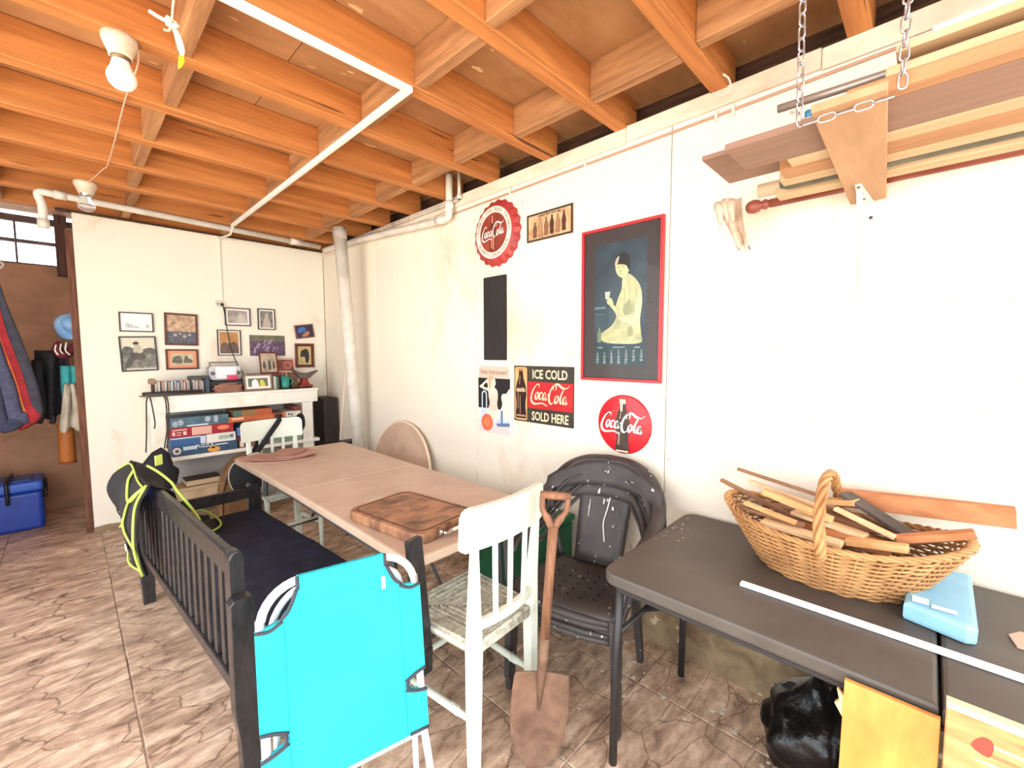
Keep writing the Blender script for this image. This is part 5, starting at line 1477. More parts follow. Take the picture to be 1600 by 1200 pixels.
# black shoulder bag hung over the far chair, brown bag behind it
bag_black = mat('bag_black', (34, 33, 36), 0.75, (26, 25, 28), 9, bump=0.2)
sb = thing('shoulder_bag', 'black bag with cream piping hanging by its strap from the far chair', 'bag', (0.86, 3.72, 0.40))
Ms = plane_M((0.895, 3.66, 0.585), (0.92, -0.25, 0), (0, 0, 1))
shape = [(p.x, p.y) for p in spline([(0.10, 0.16, 0), (0.02, 0.155, 0), (-0.07, 0.11, 0), (-0.105, 0.03, 0), (-0.09, -0.07, 0), (-0.03, -0.15, 0), (0.06, -0.18, 0), (0.10, -0.17, 0), (0.105, 0.0, 0)], 4, True)]
bm = bmesh.new(); a_prism(bm, shape, -0.05, 0.05, Ms, 0.012); mk('bag_body', bm, bag_black, sb, True)
bm = bmesh.new(); a_tube(bm, [Ms @ Vector((p[0] * 1.0, p[1] * 1.0, 0.046)) for p in shape], 0.0045, 6, True); mk('piping', bm, mat('cream_piping', (206, 194, 168), 0.6), sb, True)
tube('strap', spline([(0.93, 3.64, 0.70), (0.98, 3.645, 0.76), (1.07, 3.665, 0.875), (1.15, 3.685, 0.975), (1.17, 3.73, 0.998), (1.16, 3.775, 0.96), (1.05, 3.80, 0.84), (0.96, 3.74, 0.70)], 5), 0.021, bag_black, sb, 8, flat=0.16, nrm=(0, 1, 0.25))
bb_ = thing('leather_bag', 'brown leather bag standing on the low shelf end beside the black bag', 'bag', (0.90, 4.3, 0))
bm = bmesh.new(); a_prism(bm, [(p.x, p.y) for p in spline([(-0.13, 0.0, 0), (-0.15, 0.2, 0), (-0.12, 0.42, 0), (-0.04, 0.55, 0), (0.08, 0.60, 0), (0.15, 0.5, 0), (0.17, 0.2, 0), (0.13, 0.0, 0)], 4, True)], -0.07, 0.07, plane_M((1.0, 4.36, 0.012), (1, 0, 0), (0, 0, 1)), 0.02); mk('bag_body', bm, mat('bag_brown', (136, 98, 60), 0.6, (96, 66, 40), 6), bb_, True)
tube('bag_seam', spline([(0.86, 4.286, 0.05), (0.87, 4.282, 0.30), (0.93, 4.284, 0.50), (1.03, 4.286, 0.585)], 5), 0.005, mat('bag_seam_dark', (84, 58, 38), 0.6), bb_, 6)
kl = thing('black_strap_loop', 'black padded strap loop hooked over the corner of the far chair', 'strap', (1.33, 3.72, 0.9))
tube('strap', spline([(1.285, 3.715, 0.93), (1.305, 3.72, 0.995), (1.335, 3.735, 0.975), (1.345, 3.75, 0.90), (1.325, 3.765, 0.86), (1.30, 3.755, 0.88)], 5), 0.022, bag_black, kl, 8, flat=0.3)

# black bag hanging from the shelf top by cords
hb_ = thing('drawstring_bag', 'black cloth bag hanging from the shelf end by long cords', 'bag', (0.47, 4.36, 0.45))
bm = bmesh.new()
rg = []
for k in range(11):
    z = 0.74 - 0.34 * k / 10
    f = [0.25, 0.55, 0.75, 0.86, 0.93, 1.0, 1.02, 1.0, 0.95, 0.8, 0.4][k]
    rg.append([bm.verts.new((0.455 + 0.115 * f * math.cos(a) + (0.02 if k > 4 else 0), 4.36 + 0.05 * f * math.sin(a), z + (0.02 * math.cos(a) if k < 3 else 0))) for a in [2 * math.pi * j / 16 for j in range(16)]])
for A, B in zip(rg, rg[1:]):
    for k in range(16):
        bm.faces.new((A[k], A[(k + 1) % 16], B[(k + 1) % 16], B[k]))
bm.faces.new(rg[0]); bm.faces.new(rg[-1])
bmesh.ops.recalc_face_normals(bm, faces=bm.faces)
wobble(bm, 0.012, 14, 3)
mk('bag_body', bm, bag_black, hb_, True)
for pts in ([(0.44, 4.52, 1.15), (0.425, 4.47, 1.10), (0.41, 4.40, 0.90), (0.395, 4.37, 0.73)], [(0.455, 4.52, 1.15), (0.46, 4.47, 1.08), (0.47, 4.46, 0.95), (0.462, 4.44, 0.90)], [(0.545, 4.525, 1.15), (0.55, 4.49, 1.10), (0.545, 4.44, 0.92), (0.51, 4.38, 0.74)], [(0.56, 4.525, 1.15), (0.565, 4.49, 1.08), (0.555, 4.44, 0.90), (0.525, 4.38, 0.74)]):
    tube('cord', spline(pts, 5), 0.0048, mat('cord_dark', (62, 50, 48), 0.8), hb_, 6)

# safety vest draped over the far end of the bench back
lime = mat('lime_piping', (186, 218, 92), 0.6)
vb = mat('vest_black', (46, 44, 45), 0.8, (34, 33, 34), 12, bump=0.2)
vest = thing('safety_vest', 'black vest with lime green piping draped over the bench back', 'vest', (0.28, 3.05, 0.38))
from mathutils import noise as mnoise


def sheet(name, fn, nu, nv, m_, parent, th=0.006):
    bm = bmesh.new()
    g = [[bm.verts.new(fn(i / nu, j / nv)) for j in range(nv + 1)] for i in range(nu + 1)]
    fs = [bm.faces.new((g[i][j], g[i + 1][j], g[i + 1][j + 1], g[i][j + 1])) for i in range(nu) for j in range(nv)]
    bmesh.ops.recalc_face_normals(bm, faces=fs)
    bmesh.ops.solidify(bm, geom=fs, thickness=th)
    return mk(name, bm, m_, parent, True)


def vest_outer(u, v):
    # u along the rail (0 near, 1 far), v from the rail top down the outer side
    y = 2.78 + 0.56 * u
    xr = 0.375 - (y - 1.63) * 0.0647 - 0.045
    zt = 0.845 + 0.055 * math.exp(-((u - 0.75) / 0.25) ** 2)
    length = 0.46 - 0.16 * u + 0.05 * math.sin(5 * u)
    z = zt - length * v
    bulge = 0.03 + 0.06 * math.sin(math.pi * min(1, v * 0.9)) * (0.4 + 0.6 * u) + 0.018 * math.sin(13 * u + 3 * v) * v
    return Vector((xr - bulge * min(1, v * 6 + 0.0), y + 0.03 * v * (u - 0.5), z))


def vest_inner(u, v):
    y = 2.80 + 0.50 * u
    xr = 0.375 - (y - 1.63) * 0.0647 - 0.045
    zt = 0.845 + 0.055 * math.exp(-((u - 0.75) / 0.25) ** 2)
    x = xr + 0.085 * min(1, v * 5) + 0.04 * v + 0.01 * math.sin(11 * u + 4 * v)
    return Vector((x, y, zt - 0.27 * v - 0.004 * math.sin(9 * u)))


sheet('outer_panel', vest_outer, 22, 14, vb, vest)
sheet('inner_panel', vest_inner, 20, 8, vb, vest)


def flap(u, v):
    y = 2.98 + 0.34 * u
    x = 0.43 + 0.14 * v + 0.02 * u
    return Vector((x, y, 0.452 + 0.02 * math.sin(7 * u + 2) * math.sin(5 * v) + 0.008))


sheet('shoulder_flap', flap, 8, 6, vb, vest)
def on_outer(pts, r=0.006):
    return tube('piping', spline([vest_outer(u, v) + Vector((-0.010, -0.006, 0)) for u, v in pts], 5), r, lime, vest, 6)
on_outer([(0.02, 0.0), (0.015, 0.2), (0.01, 0.45), (0.02, 0.7), (0.02, 0.98)], 0.006)
on_outer([(0.10, 0.05), (0.24, 0.18), (0.36, 0.34), (0.40, 0.55), (0.52, 0.72)], 0.0055)
on_outer([(0.40, 0.48), (0.36, 0.62), (0.22, 0.78), (0.12, 0.95), (0.10, 1.0)], 0.0055)
on_outer([(0.10, 1.0), (0.2, 0.995), (0.36, 0.98), (0.5, 0.97)], 0.005)
on_outer([(0.05, 0.04), (0.35, 0.03), (0.7, 0.02), (0.98, 0.12)], 0.005)
on_outer([(0.55, 0.02), (0.5, 0.12), (0.32, 0.25), (0.1, 0.06)], 0.007)
tube('piping', spline([(0.275, 3.02, 0.895), (0.31, 2.92, 0.872), (0.345, 2.80, 0.835), (0.352, 2.68, 0.815), (0.36, 2.55, 0.80), (0.372, 2.42, 0.775), (0.38, 2.34, 0.75)], 5), 0.0065, lime, vest, 6)
tube('piping', spline([(0.46, 3.36, 0.475), (0.56, 3.36, 0.485), (0.60, 3.22, 0.475), (0.60, 3.04, 0.47), (0.54, 2.97, 0.465), (0.46, 2.98, 0.465)], 5), 0.006, lime, vest, 6)
tube('piping', spline([(0.445, 2.93, 0.455), (0.51, 2.89, 0.45), (0.56, 2.91, 0.45)], 5), 0.005, lime, vest, 6)
bm = bmesh.new(); a_box(bm, (-0.022, -0.003, -0.028), (0.022, 0.003, 0.028), 0.001, Matrix.Translation((0.325, 3.03, 0.915)) @ Matrix.Rotation(0.7, 4, 'Z')); mk('lime_tab', bm, mat('lime_tab', (214, 232, 110), 0.6), vest)
bm = bmesh.new(); a_box(bm, (-0.003, -0.028, -0.012), (0.003, 0.028, 0.012), 0.001, Matrix.Translation(vest_outer(0.36, 0.80) + Vector((-0.009, 0, 0)))); mk('white_tab', bm, mat('tab_white', (230, 232, 224), 0.6), vest)
tube('webbing', spline([(0.17, 3.28, 0.70), (0.155, 3.27, 0.62), (0.175, 3.26, 0.56), (0.18, 3.25, 0.45)], 4), 0.010, bag_black, vest, 6, flat=0.3)
# ---------------------------------------------------------------- stacked black plastic armchairs
pl_black = mat('black_resin', (72, 65, 62), 0.5, (54, 49, 48), 6, flecks=(206, 200, 196), fleck_scale=34, fleck_at=0.70, bump=0.05)


def grid_shell(fn, nu, nv, th):
    bm = bmesh.new()
    g = [[bm.verts.new(fn(-1 + 2 * i / nu, j / nv)) for j in range(nv + 1)] for i in range(nu + 1)]
    fs = [bm.faces.new((g[i][j], g[i + 1][j], g[i + 1][j + 1], g[i][j + 1])) for i in range(nu) for j in range(nv)]
    bmesh.ops.recalc_face_normals(bm, faces=fs)
    bmesh.ops.solidify(bm, geom=fs, thickness=th)
    return bm


def resin_chair(label, loc, rz):
    t = thing('plastic_armchair', label, 'chair', loc, rz, 'stacked black plastic armchairs', world=False)
    def seat(u, v):
        x = -0.215 + 0.455 * v
        hw = 0.195 + 0.045 * v
        z = 0.392 + 0.035 * v - 0.018 * math.sin(math.pi * v) * (1 - u * u) + 0.012 * u * u
        if v > 0.9: z -= 0.015 * (v - 0.9) / 0.1
        return Vector((x, u * hw, z))
    mk('seat', grid_shell(seat, 12, 12, 0.012), pl_black, t, True)
    def splat(u, v):
        x = -0.205 - 0.155 * v - 0.02 * v * v - 0.03 * (1 - u * u) * v
        hw = 0.115 + 0.02 * v
        return Vector((x, u * hw, 0.395 + 0.47 * v))
    mk('back_splat', grid_shell(splat, 8, 10, 0.012), pl_black, t, True)
    def crest(u, v):
        a = u * 0.30
        x = -0.372 + 0.9 * a * a * 1.1 + 0.045 * (1 - v)
        return Vector((x, a, 0.755 + (0.135 - 0.75 * a * a) * v - 0.55 * a * a))
    mk('crest', grid_shell(crest, 16, 4, 0.014), pl_black, t, True)
    for s in (-1, 1):
        arm = spline([(0.17, s * 0.285, 0.60), (0.10, s * 0.292, 0.632), (-0.06, s * 0.297, 0.655), (-0.20, s * 0.295, 0.69), (-0.285, s * 0.272, 0.75), (-0.34, s * 0.215, 0.83), (-0.372, s * 0.12, 0.877), (-0.386, 0.0, 0.888)], 5)
        tube('arm', arm, 0.034, pl_black, t, 10, flat=0.42, nrm=(0.2, 0, 1))
        tube('arm_rib', spline([(0.03, s * 0.29, 0.60), (-0.14, s * 0.285, 0.63), (-0.24, s * 0.255, 0.69), (-0.30, s * 0.20, 0.765), (-0.335, s * 0.13, 0.80)], 5), 0.026, pl_black, t, 8, flat=0.4, nrm=(0.3, s * 0.4, 0.8))
        tube('arm_rib', spline([(-0.08, s * 0.262, 0.555), (-0.18, s * 0.25, 0.585), (-0.25, s * 0.215, 0.645), (-0.30, s * 0.16, 0.72), (-0.325, s * 0.12, 0.755)], 5), 0.020, pl_black, t, 8, flat=0.4, nrm=(0.3, s * 0.4, 0.8))
        tube('back_edge', spline([(-0.21, s * 0.19, 0.40), (-0.225, s * 0.225, 0.50), (-0.245, s * 0.262, 0.62), (-0.262, s * 0.278, 0.70)], 4), 0.016, pl_black, t, 8)
        bar('arm_support', (0.17, s * 0.283, 0.598), (0.215, s * 0.238, 0.405), 0.045, 0.022, pl_black, t, upv=(0, 1, 0))
        bar('front_leg', (0.212, s * 0.232, 0.415), (0.225, s * 0.245, 0.0), 0.062, 0.034, pl_black, t, upv=(0, 1, 0), w2=0.036, h2=0.026)
        bar('rear_leg', (-0.20, s * 0.19, 0.40), (-0.245, s * 0.215, 0.0), 0.055, 0.034, pl_black, t, upv=(0, 1, 0), w2=0.034, h2=0.026)
    for k in range(2):
        tube('front_apron', spline([(0.22, -0.225, 0.395 - 0.022 * k), (0.245, -0.1, 0.398 - 0.022 * k), (0.248, 0.1, 0.398 - 0.022 * k), (0.22, 0.225, 0.395 - 0.022 * k)], 4), 0.014, pl_black, t, 8)
    bm = bmesh.new()
    for i in range(5):
        for j in range(5):
            x, y = -0.10 + 0.06 * i, -0.12 + 0.06 * j
            v_ = (x + 0.215) / 0.455
            z = seat(y / (0.195 + 0.045 * v_), v_).z
            a_lathe(bm, [(0.0, 0.0), (0.006, 0.0), (0.006, 0.0008), (0.0, 0.0008)], (x + (0.01 if j % 2 else 0), y, z + 0.0062), 8)
    h_ = mk('drain_holes', bm, mat('hole_black', (10, 10, 10), 0.9), t); h_['kind'] = 'stuff'
    return t


PC = (1.585, 1.10)
resin_chair('lower black plastic armchair in the stack by the wall', (PC[0], PC[1], 0), math.radians(193))
top_chair = resin_chair('upper paint splashed black plastic armchair in the stack by the wall', (PC[0] - 0.012, PC[1] - 0.003, 0.062), math.radians(193))
splash = mat('paint_splash', (226, 222, 216), 0.6)
def splat_front(y, z):
    v = (z - 0.395) / 0.47
    u = y / (0.115 + 0.02 * v)
    return Vector((-0.205 - 0.155 * v - 0.02 * v * v - 0.03 * (1 - u * u) * v + 0.0075, y, z))


for pts, r in (([(0.03, 0.70), (0.022, 0.64), (0.012, 0.585), (0.02, 0.54), (0.03, 0.50)], 0.0035), ([(-0.09, 0.80), (-0.092, 0.74)], 0.003), ([(-0.03, 0.735), (-0.034, 0.71)], 0.006), ([(-0.07, 0.68), (-0.07, 0.60)], 0.002), ([(0.05, 0.66), (0.052, 0.645)], 0.006), ([(0.0, 0.69), (0.0, 0.665)], 0.004), ([(-0.01, 0.79), (-0.02, 0.765)], 0.004)):
    tube('paint_drip', spline([splat_front(c, d) for c, d in pts], 4), r, splash, top_chair, 6, flat=0.5, nrm=(1, 0, 0))

# green storage box behind the chairs
gx = thing('green_box', 'dark green storage box by the wall behind the plastic chairs', 'box', (1.86, 1.72, 0))
box('box_body', (1.70, 1.46, 0.002), (2.02, 1.98, 0.52), mat('box_green', (22, 92, 58), 0.5, (16, 74, 46), 5), gx, bev=0.012)
box('box_lid', (1.69, 1.45, 0.521), (2.03, 1.99, 0.56), mat('lid_green', (26, 104, 66), 0.45), gx, bev=0.01)

# ---------------------------------------------------------------- shovel
tip = Vector((1.098, 0.955, 0.0)); grip = Vector((1.226, 0.966, 0.985))
sa = (grip - tip).normalized()
sn = Vector((-0.72, -0.69, 0.0)); sn = (sn - sa * sn.dot(sa)).normalized()
su_ = sa.cross(sn).normalized()
SM = Matrix(((su_.x, sa.x, sn.x, tip.x), (su_.y, sa.y, sn.y, tip.y), (su_.z, sa.z, sn.z, tip.z), (0, 0, 0, 1)))
sh = thing('shovel', 'rusty shovel with a wooden grip standing against the chair stack', 'shovel', tip)
rust = mat('rusty_steel', (138, 106, 84), 0.75, (104, 76, 58), 9, bump=0.25, bscale=40, metal=0.15)
ash = mat('worn_ash', (150, 104, 74), 0.6, (104, 70, 50), 6, (8, 8, 0.7))
bm = bmesh.new()
rows = [(0.0, 0.012), (0.02, 0.045), (0.06, 0.078), (0.12, 0.098), (0.20, 0.106), (0.28, 0.104), (0.325, 0.100), (0.335, 0.095)]
g = []
for y, hw in rows:
    g.append([bm.verts.new(SM @ Vector((k / 5 * hw, y + 0.006 * abs(k) / 5 * (1 if y > 0.3 else 0), -0.022 * (1 - (k / 5) ** 2) * min(1, y * 8 + 0.2)))) for k in range(-5, 6)])
fs = [bm.faces.new((g[i][k], g[i][k + 1], g[i + 1][k + 1], g[i + 1][k])) for i in range(len(g) - 1) for k in range(10)]
bmesh.ops.recalc_face_normals(bm, faces=fs)
bmesh.ops.solidify(bm, geom=fs, thickness=0.003)
mk('blade', bm, rust, sh, True)
tube('socket', [SM @ Vector((0, 0.20, -0.016)), SM @ Vector((0, 0.30, -0.014)), SM @ Vector((0, 0.36, -0.008)), SM @ Vector((0, 0.47, 0))], [0.005, 0.014, 0.019, 0.0185], rust, sh, 12)
tube('shaft', [SM @ Vector((0, 0.4702, 0)), SM @ Vector((0, 0.7, 0)), SM @ Vector((0, 0.875, 0))], [0.0175, 0.0175, 0.0185], ash, sh, 12)
for s in (-1, 1):
    tube('grip_fork', spline([SM @ Vector((s * 0.006, 0.87, 0)), SM @ Vector((s * 0.022, 0.90, 0)), SM @ Vector((s * 0.043, 0.93, 0)), SM @ Vector((s * 0.047, 0.965, 0)), SM @ Vector((s * 0.046, 0.985, 0))], 4), [0.0145] * 6 + [0.011] * 11, ash, sh, 8)
tube('grip_bar', [SM @ Vector((-0.056, 0.985, 0)), SM @ Vector((0, 0.985, 0)), SM @ Vector((0.056, 0.985, 0))], [0.0135, 0.016, 0.0135], ash, sh, 10)

# ---------------------------------------------------------------- black folding table
blk_top = mat('black_table_plastic', (90, 82, 74), 0.5, (76, 69, 63), 4, bump=0.06, bscale=150, flecks=(150, 140, 128), fleck_scale=70, fleck_at=0.78)
bt2 = thing('black_folding_table', 'black folding table with a centre fold along the long wall', 'table', (1.66, -0.05, 0))
table_half('top_half', 1.268, 2.034, -0.049, 0.80, TZ - 0.045, TZ, blk_top, bt2, False, True, 0.055)
table_half('top_half', 1.268, 2.034, -0.90, -0.055, TZ - 0.045, TZ, blk_top, bt2, True, False, 0.055)
box('hinge_light_stop', (1.272, -0.075, TZ - 0.05), (2.03, -0.03, TZ - 0.0455), mat('light_stop_black', (24, 23, 23), 0.6), bt2, bev=0)  # dark hinge strip added below the seam so no light shows through the gap
tb = mat('table_leg_black', (44, 42, 42), 0.4)
for x in (1.315, 1.915):
    for y, d in ((0.765, 1), (-0.86, -1)):
        tube('leg', [(x, y, 0.0), (x, y - 0.005 * d, 0.4), (x, y - 0.02 * d, TZ - 0.0455)], 0.0145, tb, bt2, 12)
for y, d in ((0.765, 1), (-0.86, -1)):
    tube('leg_bar', [(1.33, y - 0.01 * d, 0.50), (1.90, y - 0.01 * d, 0.50)], 0.010, tb, bt2, 8)
    tube('leg_brace', [(1.50, y - 0.02 * d, 0.511), (1.50, y - 0.36 * d, TZ - 0.046)], 0.009, tb, bt2, 8)
for x in (1.285, 2.015):
    box('skirt_rail', (x - 0.008, -0.85, TZ - 0.062), (x + 0.008, 0.74, TZ - 0.0455), tb, bt2)

bm = bmesh.new()
fr = random.Random(5)
for k in range(14):
    x, y = 1.62 + abs(fr.gauss(0, 0.16)), 0.775 - abs(fr.gauss(0, 0.035))
    r_ = fr.uniform(0.0015, 0.004)
    a_lathe(bm, [(0.0, 0.0), (r_, 0.0), (r_ * 0.7, 0.001), (0.0, 0.0012)], (min(x, 1.97), y, TZ), 6)
o_ = mk('paint_spots', bm, splash, bt2); o_['kind'] = 'stuff'

# ---------------------------------------------------------------- wicker basket of kindling
BC = Vector((1.795, 0.215, TZ + 0.001))
wick = mat('willow', (196, 146, 92), 0.6, (150, 104, 62), 9, lo=0.3, hi=0.65)
bk_ = thing('wicker_basket', 'oval wicker basket with an arched handle heaped with kindling', 'basket', BC)


def bask(a, t, r_off=0.0):
    """a: angle, 0 towards +Y; t: 0 base .. 1 rim"""
    ay = 0.205 + 0.125 * t ** 0.9
    ax = 0.150 + 0.060 * t
    c, s = math.cos(a), math.sin(a)
    z = t * (0.155 + 0.045 * abs(c) ** 2.5)
    k = 1 + r_off / 0.2
    return BC + Vector((ax * s * k, ay * c * k, z))


NST = 34
bm = bmesh.new()
for i in range(NST):
    a = 2 * math.pi * i / NST
    a_tube(bm, [bask(a, 0.0), bask(a, 0.35), bask(a, 0.7), bask(a, 1.0)], 0.0036, 5)
bmesh.ops.recalc_face_normals(bm, faces=bm.faces)
o_ = mk('stakes', bm, wick, bk_, True); o_['kind'] = 'stuff'
bm = bmesh.new()
NR = 21
for r_ in range(NR):
    t_ = 0.02 + 0.95 * r_ / (NR - 1)
    pts = []
    ph = r_ * math.pi
    for i in range(NST * 4):
        a = 2 * math.pi * i / (NST * 4)
        jig = 0.008 * mnoise.noise(Vector((i * 0.06, r_ * 3.1, 0)))
        pts.append(bask(a, min(1, max(0, t_ + jig)), 0.0058 * math.cos(a * NST / 2 + ph)))
    a_tube(bm, pts, 0.0037 + 0.0008 * (r_ % 2), 5, True)
bmesh.ops.recalc_face_normals(bm, faces=bm.faces)
o_ = mk('weave', bm, wick, bk_, True); o_['kind'] = 'stuff'
bm = bmesh.new()
for k in range(3):
    a_tube(bm, [bask(2 * math.pi * i / 96, 1.0, 0.006 * math.cos(2 * math.pi * i / 96 * 20 + k * 2.1)) + Vector((0, 0, 0.004 + 0.006 * math.sin(2 * math.pi * i / 96 * 20 + k * 2.1))) for i in range(96)], 0.0055, 6, True)
bmesh.ops.recalc_face_normals(bm, faces=bm.faces)
mk('braided_rim', bm, wick, bk_, True)
prism('base', [(BC.x + 0.148 * math.sin(2 * math.pi * i / 32), BC.y + 0.203 * math.cos(2 * math.pi * i / 32)) for i in range(32)], BC.z, BC.z + 0.008, wick, bk_)
hp = spline([bask(math.pi * 1.5, 0.8, 0.004), bask(math.pi * 1.5, 1.0, 0.004), BC + Vector((-0.185, 0.012, 0.24)), BC + Vector((-0.10, 0.016, 0.318)), BC + Vector((0.0, 0.018, 0.335)), BC + Vector((0.10, 0.016, 0.318)), BC + Vector((0.185, 0.012, 0.24)), bask(math.pi * 0.5, 1.0, 0.004), bask(math.pi * 0.5, 0.8, 0.004)], 7)
bm = bmesh.new()
a_tube(bm, hp, 0.011, 6)
for k in range(4):
    tw = []
    for i, p in enumerate(hp):
        tn = (hp[min(i + 1, len(hp) - 1)] - hp[max(i - 1, 0)]).normalized()
        sd = Vector((0, 1, 0)); nm_ = tn.cross(sd).normalized()
        an_ = i * 0.42 + k * math.pi / 2
        tw.append(p + sd * 0.0108 * math.cos(an_) + nm_ * 0.0108 * math.sin(an_))
    a_tube(bm, tw, 0.0070, 5)
bmesh.ops.recalc_face_normals(bm, faces=bm.faces)
mk('twisted_handle', bm, wick, bk_, True)

# pieces of wood in the basket
woods = {}
for n_, c_, c2_ in (('orange', (198, 132, 86), (164, 100, 60)), ('yellow', (222, 178, 122), (196, 146, 92)), ('pale', (228, 196, 154), (206, 168, 124)), ('brown', (150, 108, 78), (116, 80, 56)), ('grey', (96, 86, 80), (70, 62, 58))):
    woods[n_] = mat('kindling_' + n_, c_, 0.75, c2_, 6, (3, 1, 3), bump=0.15)
kin = [
    ((1.975, 0.225, 0.962), (1.965, -0.208, 1.002), 0.034, 0.062, 'orange', 'thick orange brown timber jutting far over the end of the basket'),
    ((1.86, 0.60, 0.975), (1.80, 0.30, 0.895), 0.016, 0.014, 'brown', 'thin brown twig of wood at the tip of the basket'),
    ((1.90, 0.55, 1.022), (1.88, 0.24, 0.975), 0.013, 0.012, 'brown', 'thin long brown strip topmost at the back of the basket'),
    ((1.88, 0.50, 0.985), (1.85, 0.25, 0.945), 0.018, 0.014, 'pale', 'pale strip lying under the brown strips'),
    ((1.80, 0.43, 0.978), (1.76, 0.21, 0.938), 0.024, 0.022, 'yellow', 'square yellow batten sloping below the handle'),
    ((1.73, 0.49, 0.925), (1.70, 0.28, 0.918), 0.030, 0.012, 'brown', 'flat brown slat along the front rim'),
    ((1.68, 0.40, 0.905), (1.66, 0.17, 0.898), 0.050, 0.016, 'pale', 'broad pale board inside the front rim'),
    ((1.72, 0.47, 0.945), (1.69, 0.30, 0.924), 0.020, 0.014, 'yellow', 'short yellow offcut at the front of the basket'),
    ((1.93, 0.20, 0.992), (1.84, 0.02, 0.918), 0.060, 0.012, 'grey', 'dark grey board sloping under the handle'),
    ((1.80, 0.21, 0.968), (1.74, 0.05, 0.932), 0.022, 0.013, 'pale', 'pale narrow slat beside the dark board'),
    ((1.70, 0.165, 0.900), (1.68, 0.02, 0.927), 0.034, 0.022, 'yellow', 'yellow block pointing over the front rim'),
    ((1.75, 0.05, 0.925), (1.76, -0.115, 0.988), 0.036, 0.022, 'orange', 'light orange batten rising over the right rim of the basket'),
    ((1.74, 0.25, 0.90), (1.72, 0.10, 0.905), 0.060, 0.018, 'orange', 'orange brown flat piece behind the handle foot'),
    ((1.93, 0.26, 0.95), (1.90, 0.16, 0.975), 0.05, 0.02, 'yellow', 'light yellow wedge behind the handle'),
    ((1.80, 0.38, 0.872), (1.79, 0.06, 0.876), 0.10, 0.020, 'orange', 'wide orange board lowest in the middle of the basket'),
    ((1.885, 0.40, 0.905), (1.89, 0.05, 0.905), 0.075, 0.020, 'brown', 'wide brown board lowest along the back of the basket'),
    ((1.83, 0.05, 0.895), (1.84, -0.07, 0.945), 0.060, 0.020, 'brown', 'short brown board at the end under the orange batten'),
    ((1.80, 0.33, 0.925), (1.74, 0.12, 0.915), 0.045, 0.014, 'pale', 'thin pale slat across the middle of the basket'),
]
for p, q, w_, h_, mm_, lb_ in kin:
    o_ = bar('kindling', p, q, w_, h_, woods[mm_], None, 0.002)
    tag(o_, lb_, 'firewood', 'pieces of wood in the basket')
o_ = bar('kindling_blue_end', (1.735, 0.455, 0.938), (1.732, 0.425, 0.934), 0.018, 0.018, mat('blue_tape', (96, 118, 150), 0.6), None, 0.002)
o_.name = 'painted_peg'
tag(o_, 'little blue painted peg among the sticks', 'peg')

# things lying on the table
ws = tag(box('white_strip', (1.488, -0.62, TZ + 0.0008), (1.512, 0.412, TZ + 0.012), mat('strip_white', (246, 246, 246), 0.4), None, bev=0.002), 'long white plastic strip lying along the black table', 'strip')
bp_ = thing('blue_packet', 'light blue plastic packet lying beside the basket', 'packet', (1.78, -0.05, TZ))
bm = bmesh.new()
outl = [(1.62, 0.022), (1.585, -0.10), (1.60, -0.122), (1.97, -0.128), (1.985, -0.11), (1.935, -0.018), (1.90, 0.0), (1.70, 0.02)]
a_prism(bm, outl, TZ + 0.001, TZ + 0.052, None, 0.010)
wobble(bm, 0.003, 30, 4)
for v in bm.verts:
    v.co.z = max(v.co.z, TZ + 0.0008)
mk('wrapping', bm, mat('packet_blue', (158, 208, 230), 0.4, (138, 194, 222), 5), bp_)
for a, c, w_, d_ in ((1.655, -0.012, 0.04, 0.035), (1.638, -0.060, 0.022, 0.05)):
    box('white_label', (a - w_ / 2, c - d_ / 2, TZ + 0.0555), (a + w_ / 2, c + d_ / 2, TZ + 0.0565), mat('label_white', (232, 238, 244), 0.5), bp_, bev=0)
sc = tag(prism('leather_scrap', [(1.66, -0.195), (1.72, -0.185), (1.76, -0.21), (1.75, -0.30), (1.66, -0.28)], TZ + 0.0008, TZ + 0.005, mat('scrap_pink', (206, 164, 146), 0.8), None, bev=0.001), 'small pinkish scrap at the edge of the black table', 'scrap')

# boards leaning on the table front
pA = mat('varnished_plywood', (226, 166, 84), 0.45, (196, 128, 56), 4, (1, 3, 1), lo=0.3, hi=0.7, flecks=(146, 90, 40), fleck_scale=16, fleck_at=0.74)
o_ = thing('plywood_board', 'honey coloured plywood board leaning on the black table', 'board', (1.15, 0.03, 0))
Mp = plane_M((1.175, 0.029, 0.001), (0, -1, 0), Vector((0.075, 0, 0.72)))
prism('panel', rect(-0.081, 0.0, 0.081, 0.728), -0.008, 0.008, pA, o_, Mp, bev=0.0015)
prism('splinter', [(-0.081, 0.69), (-0.094, 0.70), (-0.088, 0.675), (-0.097, 0.665), (-0.081, 0.64)], -0.006, 0.006, mat('splinter_pale', (232, 196, 130), 0.7), o_, Mp)
o_ = thing('wooden_crate_panel', 'worn board with red marks and a cream edge leaning beside the plywood', 'board', (1.15, -0.2, 0))
Mp = plane_M((1.170, -0.21, 0.001), (0, -1, 0), Vector((0.068, 0, 0.78)))
pB = mat('worn_crate_wood', (224, 168, 110), 0.6, (178, 110, 62), 5, (1, 1, 7), lo=0.3, hi=0.66)
prism('panel', rect(-0.152, 0.0, 0.152, 0.770), -0.011, 0.011, pB, o_, Mp, bev=0.002)
prism('top_strip', rect(-0.152, 0.7705, 0.152, 0.784), -0.013, 0.013, mat('crate_cream', (240, 212, 168), 0.6), o_, Mp, bev=0.001)
